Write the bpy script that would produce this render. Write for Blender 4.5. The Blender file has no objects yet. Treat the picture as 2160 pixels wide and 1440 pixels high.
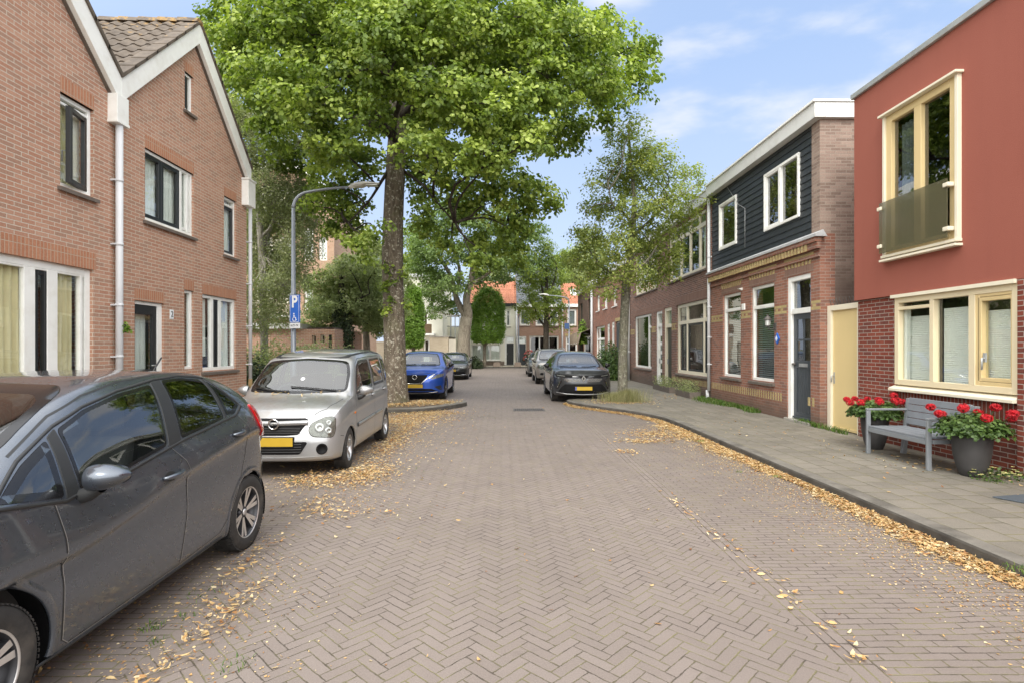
import bpy, bmesh, math, random
import numpy as np
from mathutils import Vector, Matrix
from mathutils.bvhtree import BVHTree
from mathutils.geometry import delaunay_2d_cdt
R = math.radians
PI = math.pi
scene = bpy.context.scene
col = scene.collection

# ------------------------------------------------------------------ camera
CAMH, FPX, HORY = 1.68, 1150.0, 734.0
YAW = math.atan(20 / FPX)
cam = bpy.data.cameras.new('camera')
cam.sensor_width = 36.0
cam.lens = 36.0 * FPX / 2160
cam.shift_y = (HORY - 720) / 2160
cam.clip_start = 0.05
cam.clip_end = 2000
camo = bpy.data.objects.new('camera', cam)
camo.location = (0, 0, CAMH)
camo.rotation_euler = (R(90), 0, -YAW)
col.objects.link(camo)
scene.camera = camo

# ------------------------------------------------------------------ exposure
scene.view_settings.view_transform = 'Standard'
scene.view_settings.look = 'None'
scene.view_settings.exposure = 1.2
scene.view_settings.gamma = 1.0
scene.render.engine = 'CYCLES'
scene.cycles.max_bounces = 8
scene.cycles.transparent_max_bounces = 12

# ------------------------------------------------------------------ sky and sun
SUN_DIR = Vector((-0.16, -0.80, 0.80)).normalized()   # towards the sun: behind the camera
elev = math.asin(SUN_DIR.z)
azim = math.atan2(SUN_DIR.x, SUN_DIR.y)
world = bpy.data.worlds.new("World")
scene.world = world
world.use_nodes = True
wt = world.node_tree
wt.nodes.clear()
def wn(t, **k):
    n = wt.nodes.new(t)
    for a, b in k.items(): setattr(n, a, b)
    return n
sky = wn('ShaderNodeTexSky', sky_type='NISHITA', sun_disc=False)
sky.sun_elevation = elev
sky.sun_rotation = azim
sky.air_density = 1.0; sky.dust_density = 1.2; sky.ozone_density = 1.5
wtc = wn('ShaderNodeTexCoord')
wmap = wn('ShaderNodeMapping')
wmap.inputs['Rotation'].default_value = (R(12), R(-28), R(20))
wmap.inputs['Scale'].default_value = (1.0, 2.2, 3.4)
wt.links.new(wtc.outputs['Generated'], wmap.inputs['Vector'])
wno = wn('ShaderNodeTexNoise'); wno.inputs['Scale'].default_value = 1.55; wno.inputs['Detail'].default_value = 7; wno.inputs['Roughness'].default_value = 0.52
wt.links.new(wmap.outputs['Vector'], wno.inputs['Vector'])
wr = wn('ShaderNodeValToRGB')
wr.color_ramp.elements[0].position = 0.56; wr.color_ramp.elements[0].color = (0.05, 0.05, 0.05, 1)
wr.color_ramp.elements[1].position = 0.80; wr.color_ramp.elements[1].color = (0.10, 0.10, 0.10, 1)
wt.links.new(wno.outputs['Fac'], wr.inputs['Fac'])
# a soft bank of cloud high on the right and thicker haze towards the horizon
wdot = wn('ShaderNodeVectorMath', operation='DOT_PRODUCT')
wnrm = wn('ShaderNodeVectorMath', operation='NORMALIZE')
wt.links.new(wtc.outputs['Generated'], wnrm.inputs[0])
wadd = wn('ShaderNodeVectorMath', operation='ADD')
wno2 = wn('ShaderNodeTexNoise'); wno2.inputs['Scale'].default_value = 4.0; wno2.inputs['Detail'].default_value = 5
wt.links.new(wmap.outputs['Vector'], wno2.inputs['Vector'])
wsc = wn('ShaderNodeVectorMath', operation='SCALE'); wsc.inputs['Scale'].default_value = 0.26
wsub = wn('ShaderNodeVectorMath', operation='SUBTRACT'); wsub.inputs[1].default_value = (0.5, 0.5, 0.5)
wt.links.new(wno2.outputs['Color'], wsub.inputs[0]); wt.links.new(wsub.outputs[0], wsc.inputs[0])
wt.links.new(wnrm.outputs[0], wadd.inputs[0]); wt.links.new(wsc.outputs[0], wadd.inputs[1])
cb = Vector((0.43, 1.0, 0.64)).normalized()
wdot.inputs[1].default_value = cb
wt.links.new(wadd.outputs[0], wdot.inputs[0])
wmr = wn('ShaderNodeMapRange'); wmr.inputs['From Min'].default_value = 0.968; wmr.inputs['From Max'].default_value = 1.04
wmr.interpolation_type = 'SMOOTHSTEP'
wmr.inputs['To Min'].default_value = 0.0; wmr.inputs['To Max'].default_value = 0.9
wt.links.new(wdot.outputs['Value'], wmr.inputs['Value'])
wsep = wn('ShaderNodeSeparateXYZ'); wt.links.new(wnrm.outputs[0], wsep.inputs[0])
wh = wn('ShaderNodeMapRange'); wh.inputs['From Min'].default_value = 0.0; wh.inputs['From Max'].default_value = 0.45
wh.inputs['To Min'].default_value = 0.45; wh.inputs['To Max'].default_value = 0.0
wt.links.new(wsep.outputs['Z'], wh.inputs['Value'])
wa1 = wn('ShaderNodeMath', operation='ADD', use_clamp=True); wt.links.new(wr.outputs['Color'], wa1.inputs[0]); wt.links.new(wmr.outputs[0], wa1.inputs[1])
wa2 = wn('ShaderNodeMath', operation='ADD', use_clamp=True); wt.links.new(wa1.outputs[0], wa2.inputs[0]); wt.links.new(wh.outputs[0], wa2.inputs[1])
wmix = wn('ShaderNodeMixRGB')
wmix.inputs['Color2'].default_value = (6.7, 7.0, 7.5, 1)
wt.links.new(wa2.outputs[0], wmix.inputs['Fac'])
wveil = wn('ShaderNodeMixRGB'); wveil.inputs['Fac'].default_value = 0.62; wveil.inputs['Color2'].default_value = (4.4, 6.1, 9.4, 1)
wt.links.new(sky.outputs['Color'], wveil.inputs['Color1']); wt.links.new(wveil.outputs['Color'], wmix.inputs['Color1'])
# broad unseen glow around the sun, added behind the camera to light both facades
wds = wn('ShaderNodeVectorMath', operation='DOT_PRODUCT'); wds.inputs[1].default_value = SUN_DIR
wt.links.new(wnrm.outputs[0], wds.inputs[0])
wg = wn('ShaderNodeMapRange'); wg.interpolation_type = 'SMOOTHSTEP'
wg.inputs['From Min'].default_value = -0.25; wg.inputs['From Max'].default_value = 0.95; wg.inputs['To Min'].default_value = 0.0; wg.inputs['To Max'].default_value = 0.9
wt.links.new(wds.outputs['Value'], wg.inputs['Value'])
wmix2 = wn('ShaderNodeMixRGB'); wmix2.inputs['Color2'].default_value = (29, 28.6, 27.8, 1)
wt.links.new(wg.outputs[0], wmix2.inputs['Fac']); wt.links.new(wmix.outputs['Color'], wmix2.inputs['Color1'])
bg = wn('ShaderNodeBackground'); bg.inputs['Strength'].default_value = 0.06
wt.links.new(wmix2.outputs['Color'], bg.inputs['Color'])
wo = wn('ShaderNodeOutputWorld'); wt.links.new(bg.outputs[0], wo.inputs['Surface'])

sun = bpy.data.lights.new('sun', 'SUN')
sun.energy = 1.0
sun.angle = R(20)
sun.color = (1.0, 0.95, 0.87)
suno = bpy.data.objects.new('sun', sun)
suno.rotation_euler = SUN_DIR.to_track_quat('Z', 'Y').to_euler()
suno.location = (-10, -10, 30)
col.objects.link(suno)

# ------------------------------------------------------------------ photo measuring helpers
def ray(px, py):
    xc = (px - 1080) / FPX; yc = (HORY - py) / FPX
    return Vector((xc * math.cos(YAW) + math.sin(YAW), -xc * math.sin(YAW) + math.cos(YAW), yc))
def at(px, py, Y):
    d = ray(px, py); return Vector((0, 0, CAMH)) + d * (Y / d.y)
def gp(px, py, z=0.0):
    d = ray(px, py); return Vector((0, 0, CAMH)) + d * ((z - CAMH) / d.z)
class Face:
    """a vertical plane; u runs to the right as one looks at it, z is up"""
    def __init__(s, kind, L, Y0):
        s.kind, s.L, s.Y0 = kind, L, Y0
    def uz(s, px, py=734):
        d = ray(px, py)
        t = {'R': s.L / d.x if d.x else 0, 'L': -s.L / d.x if d.x else 0, 'F': s.L / d.y}[s.kind]
        p = Vector((0, 0, CAMH)) + d * t
        u = {'R': s.Y0 - p.y, 'L': p.y - s.Y0, 'F': p.x - s.Y0}[s.kind]
        return u, p.z
    def u(s, px): return s.uz(px)[0]
    def z(s, px, py): return s.uz(px, py)[1]
    def place(s, o):
        if s.kind == 'R': o.location = (s.L, s.Y0, 0); o.rotation_euler = (0, 0, -PI / 2)
        if s.kind == 'L': o.location = (-s.L, s.Y0, 0); o.rotation_euler = (0, 0, PI / 2)
        if s.kind == 'F': o.location = (s.Y0, s.L, 0)

# ------------------------------------------------------------------ object helpers
def tag(o, label=None, cat=None, group=None, kind=None):
    if label: o['label'] = label
    if cat: o['category'] = cat
    if group: o['group'] = group
    if kind: o['kind'] = kind
    return o
def empty(name, loc=(0, 0, 0), rz=0, label=None, cat=None, group=None):
    o = bpy.data.objects.new(name, None); o.empty_display_size = 0.2
    o.location = loc; o.rotation_euler = (0, 0, rz); col.objects.link(o)
    return tag(o, label, cat, group)
def mesh_obj(name, me, parent=None, mats=()):
    o = bpy.data.objects.new(name, me)
    for m in (mats if isinstance(mats, (list, tuple)) else [mats]): me.materials.append(m)
    if parent: o.parent = parent
    col.objects.link(o); return o
def shade(me, angle=None):
    me.polygons.foreach_set('use_smooth', [True] * len(me.polygons))
    if angle is not None:
        bm = bmesh.new(); bm.from_mesh(me)
        for e in bm.edges:
            if len(e.link_faces) == 2 and e.calc_face_angle(0) > angle: e.smooth = False
        bm.to_mesh(me); bm.free()

class MB:
    """collects shapes, then builds ONE mesh object"""
    def __init__(s): s.v = []; s.f = []; s.m = []; s.sm = []
    def add(s, vs, fs, m=0, sm=False):
        b = len(s.v); s.v += [tuple(v) for v in vs]
        for f in fs: s.f.append(tuple(i + b for i in f)); s.m.append(m); s.sm.append(sm)
        return s
    def box(s, x0, x1, y0, y1, z0, z1, m=0):
        if x0 > x1: x0, x1 = x1, x0
        if y0 > y1: y0, y1 = y1, y0
        if z0 > z1: z0, z1 = z1, z0
        v = [(x0,y0,z0),(x1,y0,z0),(x1,y1,z0),(x0,y1,z0),(x0,y0,z1),(x1,y0,z1),(x1,y1,z1),(x0,y1,z1)]
        return s.add(v, [(0,3,2,1),(4,5,6,7),(0,1,5,4),(1,2,6,5),(2,3,7,6),(3,0,4,7)], m)
    def hexa(s, v, m=0):
        return s.add(v, [(0,3,2,1),(4,5,6,7),(0,1,5,4),(1,2,6,5),(2,3,7,6),(3,0,4,7)], m)
    def prism(s, poly, axis, a0, a1, m=0, sm=False):
        """poly in the two other axes, extruded along axis"""
        n = len(poly); vs = []
        for a in (a0, a1):
            for p in poly:
                vs.append({'x': (a, p[0], p[1]), 'y': (p[0], a, p[1]), 'z': (p[0], p[1], a)}[axis])
        fs = [tuple(range(n))[::-1], tuple(range(n, 2 * n))] + [(i, (i + 1) % n, n + (i + 1) % n, n + i) for i in range(n)]
        b = len(s.v); s.v += vs
        for k, f in enumerate(fs): s.f.append(tuple(i + b for i in f)); s.m.append(m); s.sm.append(sm and k > 1)
        return s
    def tube(s, pts, rad, n=8, m=0, cap=True, sm=True):
        pts = [Vector(p) for p in pts]
        if not hasattr(rad, '__len__'): rad = [rad] * len(pts)
        vs = []; up = None
        for i, p in enumerate(pts):
            d = (pts[min(i + 1, len(pts) - 1)] - pts[max(i - 1, 0)])
            if d.length < 1e-9: d = Vector((0, 0, 1))
            d.normalize()
            if up is None:
                a = Vector((1, 0, 0)) if abs(d.x) < .9 else Vector((0, 1, 0))
                up = (a - d * a.dot(d)).normalized()
            else:
                up = (up - d * up.dot(d)).normalized()
            w = d.cross(up)
            for k in range(n):
                t = 2 * PI * k / n
                vs.append(p + (up * math.cos(t) + w * math.sin(t)) * rad[i])
        fs = []
        for i in range(len(pts) - 1):
            for k in range(n):
                fs.append((i * n + k, i * n + (k + 1) % n, (i + 1) * n + (k + 1) % n, (i + 1) * n + k))
        if cap: fs += [tuple(range(n))[::-1], tuple(range((len(pts) - 1) * n, len(pts) * n))]
        return s.add(vs, fs, m, sm)
    def lathe(s, prof, n=32, center=(0, 0, 0), axis='z', m=0, sm=True, a0=0, a1=2 * PI):
        """prof: (radius, height) pairs"""
        vs = []; full = abs(a1 - a0 - 2 * PI) < 1e-6; nn = n if full else n + 1
        for r, h in prof:
            for k in range(nn):
                t = a0 + (a1 - a0) * k / n; a, b = r * math.cos(t), r * math.sin(t)
                p = {'z': (a, b, h), 'y': (a, h, b), 'x': (h, a, b)}[axis]
                vs.append((p[0] + center[0], p[1] + center[1], p[2] + center[2]))
        fs = []
        for i in range(len(prof) - 1):
            for k in range(n):
                k2 = (k + 1) % nn
                fs.append((i * nn + k, i * nn + k2, (i + 1) * nn + k2, (i + 1) * nn + k))
        return s.add(vs, fs, m, sm)
    def grid(s, P, m=0, sm=True):
        """P[i][j] points"""
        a, b = len(P), len(P[0])
        return s.add([p for r in P for p in r], [(i*b+j, i*b+j+1, (i+1)*b+j+1, (i+1)*b+j) for i in range(a-1) for j in range(b-1)], m, sm)
    def build(s, name, mats, parent=None, bevel=0, recalc=False, seg=2):
        me = bpy.data.meshes.new(name)
        me.from_pydata(s.v, [], s.f)
        me.polygons.foreach_set('material_index', s.m); me.polygons.foreach_set('use_smooth', s.sm)
        if recalc:
            bm = bmesh.new(); bm.from_mesh(me); bmesh.ops.recalc_face_normals(bm, faces=bm.faces); bm.to_mesh(me); bm.free()
        me.update()
        o = mesh_obj(name, me, parent, mats)
        if bevel:
            md = o.modifiers.new('bevel', 'BEVEL'); md.width = bevel; md.segments = seg; md.limit_method = 'ANGLE'; md.angle_limit = R(40)
            md.harden_normals = False
        return o
def loc(o, *p): o.location = p; return o
def copy_tree(o, parent=None):
    c = o.copy(); col.objects.link(c)
    if parent: c.parent = parent
    for ch in list(o.children): copy_tree(ch, c)
    return c
# ------------------------------------------------------------------ materials
class G:
    """a tiny expression layer over shader math nodes"""
    def __init__(s, nt, sock): s.nt, s.s = nt, sock
    def _m(s, op, o=None, o2=None, clamp=False):
        n = s.nt.nodes.new('ShaderNodeMath'); n.operation = op; n.use_clamp = clamp
        s.nt.links.new(s.s, n.inputs[0])
        for i, q in ((1, o), (2, o2)):
            if q is None: continue
            if isinstance(q, G): s.nt.links.new(q.s, n.inputs[i])
            else: n.inputs[i].default_value = q
        return G(s.nt, n.outputs[0])
    def __add__(s, o): return s._m('ADD', o)
    def __sub__(s, o): return s._m('SUBTRACT', o)
    def __mul__(s, o): return s._m('MULTIPLY', o)
    def __truediv__(s, o): return s._m('DIVIDE', o)
    def floor(s): return s._m('FLOOR')
    def fract(s): return s._m('FRACT')
    def mod(s, o): return s._m('FLOORED_MODULO', o)
    def lt(s, o): return s._m('LESS_THAN', o)
    def gt(s, o): return s._m('GREATER_THAN', o)
    def mn(s, o): return s._m('MINIMUM', o)
    def mx(s, o): return s._m('MAXIMUM', o)
    def abs(s): return s._m('ABSOLUTE')
    def rsub(s, c): return (s * -1.0) + c
def lerp(a, b, t): return a + (b - a) * t
class Mat:
    def __init__(s, name):
        s.m = bpy.data.materials.new(name); s.m.use_nodes = True; s.nt = s.m.node_tree; s.nt.nodes.clear()
        s.out = s.nt.nodes.new('ShaderNodeOutputMaterial')
        s.b = s.nt.nodes.new('ShaderNodeBsdfPrincipled'); s.nt.links.new(s.b.outputs[0], s.out.inputs[0])
    def n(s, t, ins=None, **k):
        n = s.nt.nodes.new(t)
        for a, b in k.items(): setattr(n, a, b)
        for a, b in (ins or {}).items(): s.set(n.inputs[a], b)
        return n
    def set(s, sock, v):
        if isinstance(v, G): s.nt.links.new(v.s, sock)
        elif hasattr(v, 'is_output'): s.nt.links.new(v, sock)
        else:
            if hasattr(v, '__len__') and len(v) == 3 and sock.type == 'RGBA': v = (*v, 1)
            sock.default_value = v
    def p(s, **k):
        names = dict(color='Base Color', rough='Roughness', metal='Metallic', spec='Specular IOR Level', coat='Coat Weight', coatr='Coat Roughness', normal='Normal', alpha='Alpha', trans='Transmission Weight', ior='IOR', emis='Emission Color', emis_s='Emission Strength', sheen='Sheen Weight')
        for a, b in k.items(): s.set(s.b.inputs[names[a]], b)
        return s
    def g(s, sock): return G(s.nt, sock)
    def obj(s): return s.n('ShaderNodeTexCoord').outputs['Object']
    def xyz(s, vec=None):
        q = s.n('ShaderNodeSeparateXYZ', {0: vec if vec is not None else s.obj()})
        return [G(s.nt, q.outputs[i]) for i in range(3)]
    def comb(s, x=0., y=0., z=0.):
        return s.n('ShaderNodeCombineXYZ', {0: x, 1: y, 2: z}).outputs[0]
    def noise(s, scale, detail=4, rough=.55, vec=None, out='Fac', dist=0):
        return s.n('ShaderNodeTexNoise', {'Vector': vec if vec is not None else s.obj(), 'Scale': scale, 'Detail': detail, 'Roughness': rough, 'Distortion': dist}).outputs[out]
    def mix(s, f, a, b, mode='MIX'):
        return s.n('ShaderNodeMixRGB', {'Fac': f, 'Color1': a, 'Color2': b}, blend_type=mode).outputs[0]
    def ramp(s, f, *stops):
        n = s.n('ShaderNodeValToRGB', {'Fac': f}); e = n.color_ramp.elements
        while len(e) < len(stops): e.new(.5)
        for i, (p, c) in enumerate(stops):
            e[i].position = p; e[i].color = (*c, 1) if hasattr(c, '__len__') else (c, c, c, 1)
        return n.outputs[0]
    def mr(s, v, a, b, c=0., d=1.):
        return s.n('ShaderNodeMapRange', {'Value': v, 'From Min': a, 'From Max': b, 'To Min': c, 'To Max': d}).outputs[0]
    def bump(s, h, strength=.3, dist=.01, normal=None):
        ins = {'Height': h, 'Strength': strength, 'Distance': dist}
        if normal is not None: ins['Normal'] = normal
        return s.n('ShaderNodeBump', ins).outputs[0]

def simple(name, c, rough=.5, var=.0, vs=3., metal=0., bump=0., bs=60., spec=.5, coat=0., dirt=None, dirts=1.2):
    m = Mat(name)
    colr = (*c, 1)
    if var or dirt:
        f = m.noise(vs, 5, .6)
        d = tuple(x * (1 - var) for x in c); l = tuple(min(1, x * (1 + var * .7)) for x in c)
        colr = m.ramp(f, (.3, d), (.7, l))
    if dirt:
        f2 = m.ramp(m.noise(dirts, 6, .65), (.48, 0.), (.72, .75))
        colr = m.mix(f2, colr, dirt)
    m.p(color=colr, rough=rough, metal=metal, spec=spec, coat=coat)
    if bump: m.p(normal=m.bump(m.noise(bs, 3, .6), bump, .004))
    return m.m

def brick(name, c1, c2, mortar, bw=.21, rh=.0625, ms=.011, vert=False, offs=.5, dark=None, stain=None, stain_z=None, frame='xz', rough=.9, bump=.5, c3=None, c3f=.2):
    m = Mat(name)
    x, y, z = m.xyz()
    u = x + y
    vec = m.comb(z, u) if vert else m.comb(u, z)
    w = m.noise(9, 2, .5, out='Color')
    wv = m.n('ShaderNodeVectorMath', {0: w, 1: (.5, .5, .5)}, operation='SUBTRACT').outputs[0]
    ws = m.n('ShaderNodeVectorMath', {0: wv, 'Scale': .004}, operation='SCALE').outputs[0]
    vec = m.n('ShaderNodeVectorMath', {0: vec, 1: ws}, operation='ADD').outputs[0]
    br = m.n('ShaderNodeTexBrick', {'Vector': vec, 'Color1': (0, 0, 0), 'Color2': (1, 1, 1), 'Mortar': (.5, .5, .5), 'Scale': 1., 'Mortar Size': ms * .5, 'Mortar Smooth': .25, 'Bias': 0., 'Brick Width': bw, 'Row Height': rh}, offset=offs, offset_frequency=2)
    tone = br.outputs['Color']
    base = m.ramp(tone, (.1, c1), (.5, tuple((a + b) / 2 for a, b in zip(c1, c2))), (.9, c2))
    if c3:
        tn = m.n('ShaderNodeSeparateColor', {0: tone}).outputs[0]
        sel = m.g(tn).mod(.1) * 10.
        base = m.mix(sel.lt(c3f), base, c3)
    fine = m.noise(45, 4, .7)
    base = m.mix(.35, base, m.ramp(fine, (.3, tuple(a * .6 for a in c1)), (.7, tuple(min(1, a * 1.35) for a in c2))))
    big = m.noise(.9, 5, .6)
    base = m.mix(m.ramp(big, (.35, .0), (.75, .35)), base, tuple(a * .72 for a in c1))
    mo = m.mix(m.noise(14, 3), tuple(a * .82 for a in mortar), tuple(min(1, a * 1.12) for a in mortar))
    c = m.mix(br.outputs['Fac'], base, mo)
    if stain_z:   # grime that rises from the foot of the wall
        f = m.mr((z + m.g(m.noise(2.2, 5, .7)) * .5), stain_z, stain_z + .45, .75, 0.)
        c = m.mix(f, c, stain or (.09, .075, .062))
    hb = m.g(br.outputs['Fac']).rsub(1.) + m.g(fine) * .25
    m.p(color=c, rough=rough, spec=.25, normal=m.bump(hb, bump, .008))
    return m.m

def herring(name, w, c1, c2, joint, n=3, ang=45):
    m = Mat(name)
    x, y, z = m.xyz()
    wob = m.noise(1.3, 3, .5, out='Color')
    wx, wy, _ = m.xyz(wob)
    x = x + (wx - .5) * .05; y = y + (wy - .5) * .05
    fw = m.noise(30, 2, .5, out='Color'); fx, fy, _ = m.xyz(fw)
    x = x + (fx - .5) * .008; y = y + (fy - .5) * .008
    ca, sa = math.cos(R(ang)), math.sin(R(ang))
    u = (x * ca + y * sa) / w; v = (y * ca - x * sa) / w
    i, j = u.floor(), v.floor(); fu, fv = u - i, v - j
    d = (i - j).mod(2. * n)
    hor = d.lt(n - .5)
    posh = d; posv = d.rsub(2. * n - 1)
    al = lerp(posv + fv, posh + fu, hor); ac = lerp(fu, fv, hor)
    edge = al.mn(al.rsub(float(n))).mn(ac).mn(ac.rsub(1.)) * w
    idx = lerp(i, i - posh, hor); idy = lerp(j - posv, j, hor)
    wn_ = m.n('ShaderNodeTexWhiteNoise', {'Vector': m.comb(idx, idy, hor)}, noise_dimensions='3D')
    rnd = wn_.outputs['Value']
    return paving(m, edge, rnd, c1, c2, joint)

def paving(m, edge, rnd, c1, c2, joint, jw=.0028, moss=.5):
    base = m.ramp(rnd, (0, c1), (.55, tuple((a + b) / 2 for a, b in zip(c1, c2))), (1, c2))
    base = m.mix(.32, base, m.ramp(m.noise(110, 4, .75), (.3, tuple(a * .55 for a in c1)), (.7, tuple(min(1, a * 1.45) for a in c2))))
    sp = m.ramp(m.noise(330, 2, .6), (.60, 0.), (.72, .55))
    base = m.mix(sp, base, tuple(min(1, a * 1.9) for a in c2))
    big = m.noise(.35, 6, .62)
    base = m.mix(m.ramp(big, (.35, .0), (.68, .42)), base, tuple(a * .68 for a in c1))
    wx_, wy_, _w = m.xyz(); trk = m.noise(1., 5, .6, vec=m.comb(wx_ * 1.7, wy_ * .10))
    base = m.mix(m.ramp(trk, (.5, .0), (.72, .30)), base, tuple(min(1, a * 1.12) for a in c2))
    oil = m.ramp(m.noise(1.15, 3, .5), (.70, 0.), (.78, .45)); base = m.mix(oil, base, tuple(a * .38 for a in c1))
    st = m.ramp(m.noise(2.6, 5, .62), (.62, 0.), (.76, .35))
    base = m.mix(st, base, tuple(a * .5 for a in c1))
    jn = m.g(m.noise(26, 4, .65))
    jmask = m.g(m.mr(edge + (jn - .5) * .012 * -1., jw * .4, jw * 1.9, 1., 0.))
    mo = m.mix(m.ramp(m.noise(3.5, 4, .6), (.42, 0.), (.6, 1.)), joint, (.17, .155, .075))
    c = m.mix(jmask, base, mo)
    rn = m.g(rnd)
    h = jmask.rsub(1.) * .8 + m.g(m.noise(120, 3)) * .25 + rn * .25
    m.p(color=c, rough=m.mr(m.noise(8, 3), .3, .7, .62, .85), spec=.35, normal=m.bump(h, .55, .006))
    return m.m

def running(name, bw, rh, c1, c2, joint, rot=0, sq=False, offs=.5, jw=.0035, shift=(0, 0)):
    m = Mat(name)
    x, y, z = m.xyz()
    wob = m.noise(1.1, 3, .5, out='Color'); wx, wy, _ = m.xyz(wob)
    x = x + (wx - .5) * .05 + shift[0]; y = y + (wy - .5) * .05 + shift[1]
    fw = m.noise(30, 2, .5, out='Color'); fx, fy, _ = m.xyz(fw)
    x = x + (fx - .5) * .006; y = y + (fy - .5) * .006
    if rot: x, y = y, x
    rj = (y / rh).floor(); fy_ = (y / rh).fract()
    xs = x / bw + rj.mod(2.) * offs
    ri = xs.floor(); fx_ = xs.fract()
    edge = (fy_.mn(fy_.rsub(1.)) * rh).mn(fx_.mn(fx_.rsub(1.)) * bw)
    rnd = m.n('ShaderNodeTexWhiteNoise', {'Vector': m.comb(ri, rj)}, noise_dimensions='3D').outputs['Value']
    return paving(m, edge, rnd, c1, c2, joint, jw)

def glass(name, tint=(.75, .8, .78), refl=1.7, base=.04, rough=.0):
    m = Mat(name); m.nt.nodes.remove(m.b)
    fr = m.g(m.n('ShaderNodeFresnel', {'IOR': 1.5}).outputs[0]) * refl + base
    fr = fr._m('MINIMUM', .95)
    bf = m.g(m.n('ShaderNodeNewGeometry').outputs['Backfacing'])
    fr = fr * bf.rsub(1.)
    wav = m.bump(m.noise(1.6, 2, .5), .05, .02)
    tr = m.n('ShaderNodeBsdfTransparent', {'Color': (*tint, 1)})
    gl = m.n('ShaderNodeBsdfGlossy', {'Color': (1, 1, 1, 1), 'Roughness': rough, 'Normal': wav})
    mx = m.n('ShaderNodeMixShader', {0: fr, 1: tr.outputs[0], 2: gl.outputs[0]})
    m.nt.links.new(mx.outputs[0], m.out.inputs[0]); return m.m

def leafmat(name, stops, trans=.38, rough=.5, spec=.4):
    m = Mat(name)
    a = m.n('ShaderNodeAttribute', attribute_name='tint').outputs['Fac']
    c = m.ramp(a, *stops)
    m.p(color=c, rough=rough, spec=spec)
    tl = m.n('ShaderNodeBsdfTranslucent', {'Color': m.mix(.5, c, m.mix(1., c, (1.5, 1.7, .5), 'MULTIPLY'))})
    mx = m.n('ShaderNodeMixShader', {0: trans, 1: m.b.outputs[0], 2: tl.outputs[0]})
    m.nt.links.new(mx.outputs[0], m.out.inputs[0]); return m.m

def bark(name, c1, c2, lichen=None, scale=1.):
    m = Mat(name)
    x, y, z = m.xyz()
    v = m.comb(x * 14. * scale, y * 14. * scale, z * 3. * scale)
    f = m.noise(1., 7, .68, vec=v, dist=.6)
    c = m.ramp(f, (.32, tuple(a * .45 for a in c1)), (.5, c1), (.68, c2))
    if lichen:
        lf = m.ramp(m.noise(13, 6, .7), (.55, 0.), (.62, .85))
        c = m.mix(lf, c, lichen)
        gf = m.ramp(m.noise(2.3, 5, .6), (.5, 0.), (.68, .5))
        c = m.mix(gf, c, (.10, .105, .045))
    m.p(color=c, rough=.92, spec=.15, normal=m.bump(f, .9, .03)); return m.m

def paint(name, c, metal=.6, rough=.32, flake=.12, dust=.12, coat=1.0):
    m = Mat(name)
    fl = m.noise(900, 1, .5)
    cc = m.mix(flake, c, m.ramp(fl, (.35, tuple(a * .5 for a in c)), (.65, tuple(min(1, a * 1.8) for a in c))))
    geo = m.n('ShaderNodeNewGeometry')
    nz = m.xyz(geo.outputs['Normal'])[2]
    df = m.g(m.ramp(m.noise(6, 6, .7), (.35, .0), (.75, 1.))) * dust * (nz.mx(0.) * 2.2 + .1)
    cc = m.mix(df, cc, (.32, .30, .27))
    m.p(color=cc, metal=metal, rough=m.g(m.mr(m.noise(30, 4), .3, .7, rough, rough + .1)), coat=coat, coatr=.04)
    return m.m

M = {}
M['brick_left'] = brick('weathered_orange_brick', (.40, .20, .13), (.50, .295, .205), (.56, .48, .39), bw=.205, rh=.0595, c3=(.34, .215, .155), c3f=.25, ms=.012)
M['soldier_left'] = brick('orange_soldier_brick', (.40, .175, .10), (.48, .23, .135), (.46, .35, .26), bw=.25, rh=.057, vert=True, offs=0, ms=.012)
M['brick_red'] = brick('dark_red_brick', (.155, .036, .024), (.25, .068, .044), (.34, .30, .26), ms=.012, c3=(.12, .05, .042), c3f=.18)
M['soldier_red'] = brick('dark_red_soldier_brick', (.155, .036, .024), (.25, .068, .044), (.36, .32, .28), bw=.25, vert=True, offs=0, ms=.012)
M['brick_dutch'] = brick('old_red_brick', (.25, .105, .07), (.36, .175, .125), (.33, .28, .23), ms=.011, c3=(.19, .11, .09), c3f=.25, stain_z=.45, stain=(.12, .09, .07))
M['brick_brown'] = brick('brown_terrace_brick', (.17, .085, .062), (.29, .155, .115), (.36, .32, .27), ms=.012, c3=(.13, .08, .07), c3f=.25, stain_z=.55, stain=(.11, .095, .08))
M['brick_dark'] = brick('dark_brown_brick', (.10, .066, .05), (.17, .11, .085), (.19, .165, .14), ms=.011)
M['brick_side'] = brick('pale_side_brick', (.25, .175, .14), (.36, .27, .22), (.32, .27, .225), ms=.012, c3=(.18, .125, .10), c3f=.3, stain_z=3.2, stain=(.15, .11, .09))
M['soldier_brown'] = brick('brown_soldier_brick', (.20, .11, .085), (.27, .16, .12), (.28, .235, .19), bw=.25, vert=True, offs=0, ms=.01)
M['brick_yellow'] = brick('yellow_glazed_brick', (.42, .325, .15), (.50, .40, .20), (.32, .23, .14), bw=.21, ms=.008)
M['brick_far'] = brick('reddish_far_brick', (.33, .19, .135), (.43, .26, .19), (.42, .35, .28), ms=.012)
M['brick_orange'] = brick('apartment_brick', (.50, .31, .21), (.58, .39, .28), (.52, .42, .33))
M['white'] = simple('white_painted_wood', (.86, .86, .82), .45, .05, 2.5, dirt=(.72, .70, .64), dirts=3.5)
M['white_pvc'] = simple('white_plastic_pipe', (.60, .61, .62), .4, .07, 3)
M['rust_pipe'] = simple('rusty_iron_pipe', (.30, .20, .085), .8, .3, 8)
M['cream'] = simple('cream_painted_wood', (.72, .62, .42), .45, .04, 2)
M['cream_l'] = simple('pale_cream_paint', (.76, .70, .55), .45, .04, 2)
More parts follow.
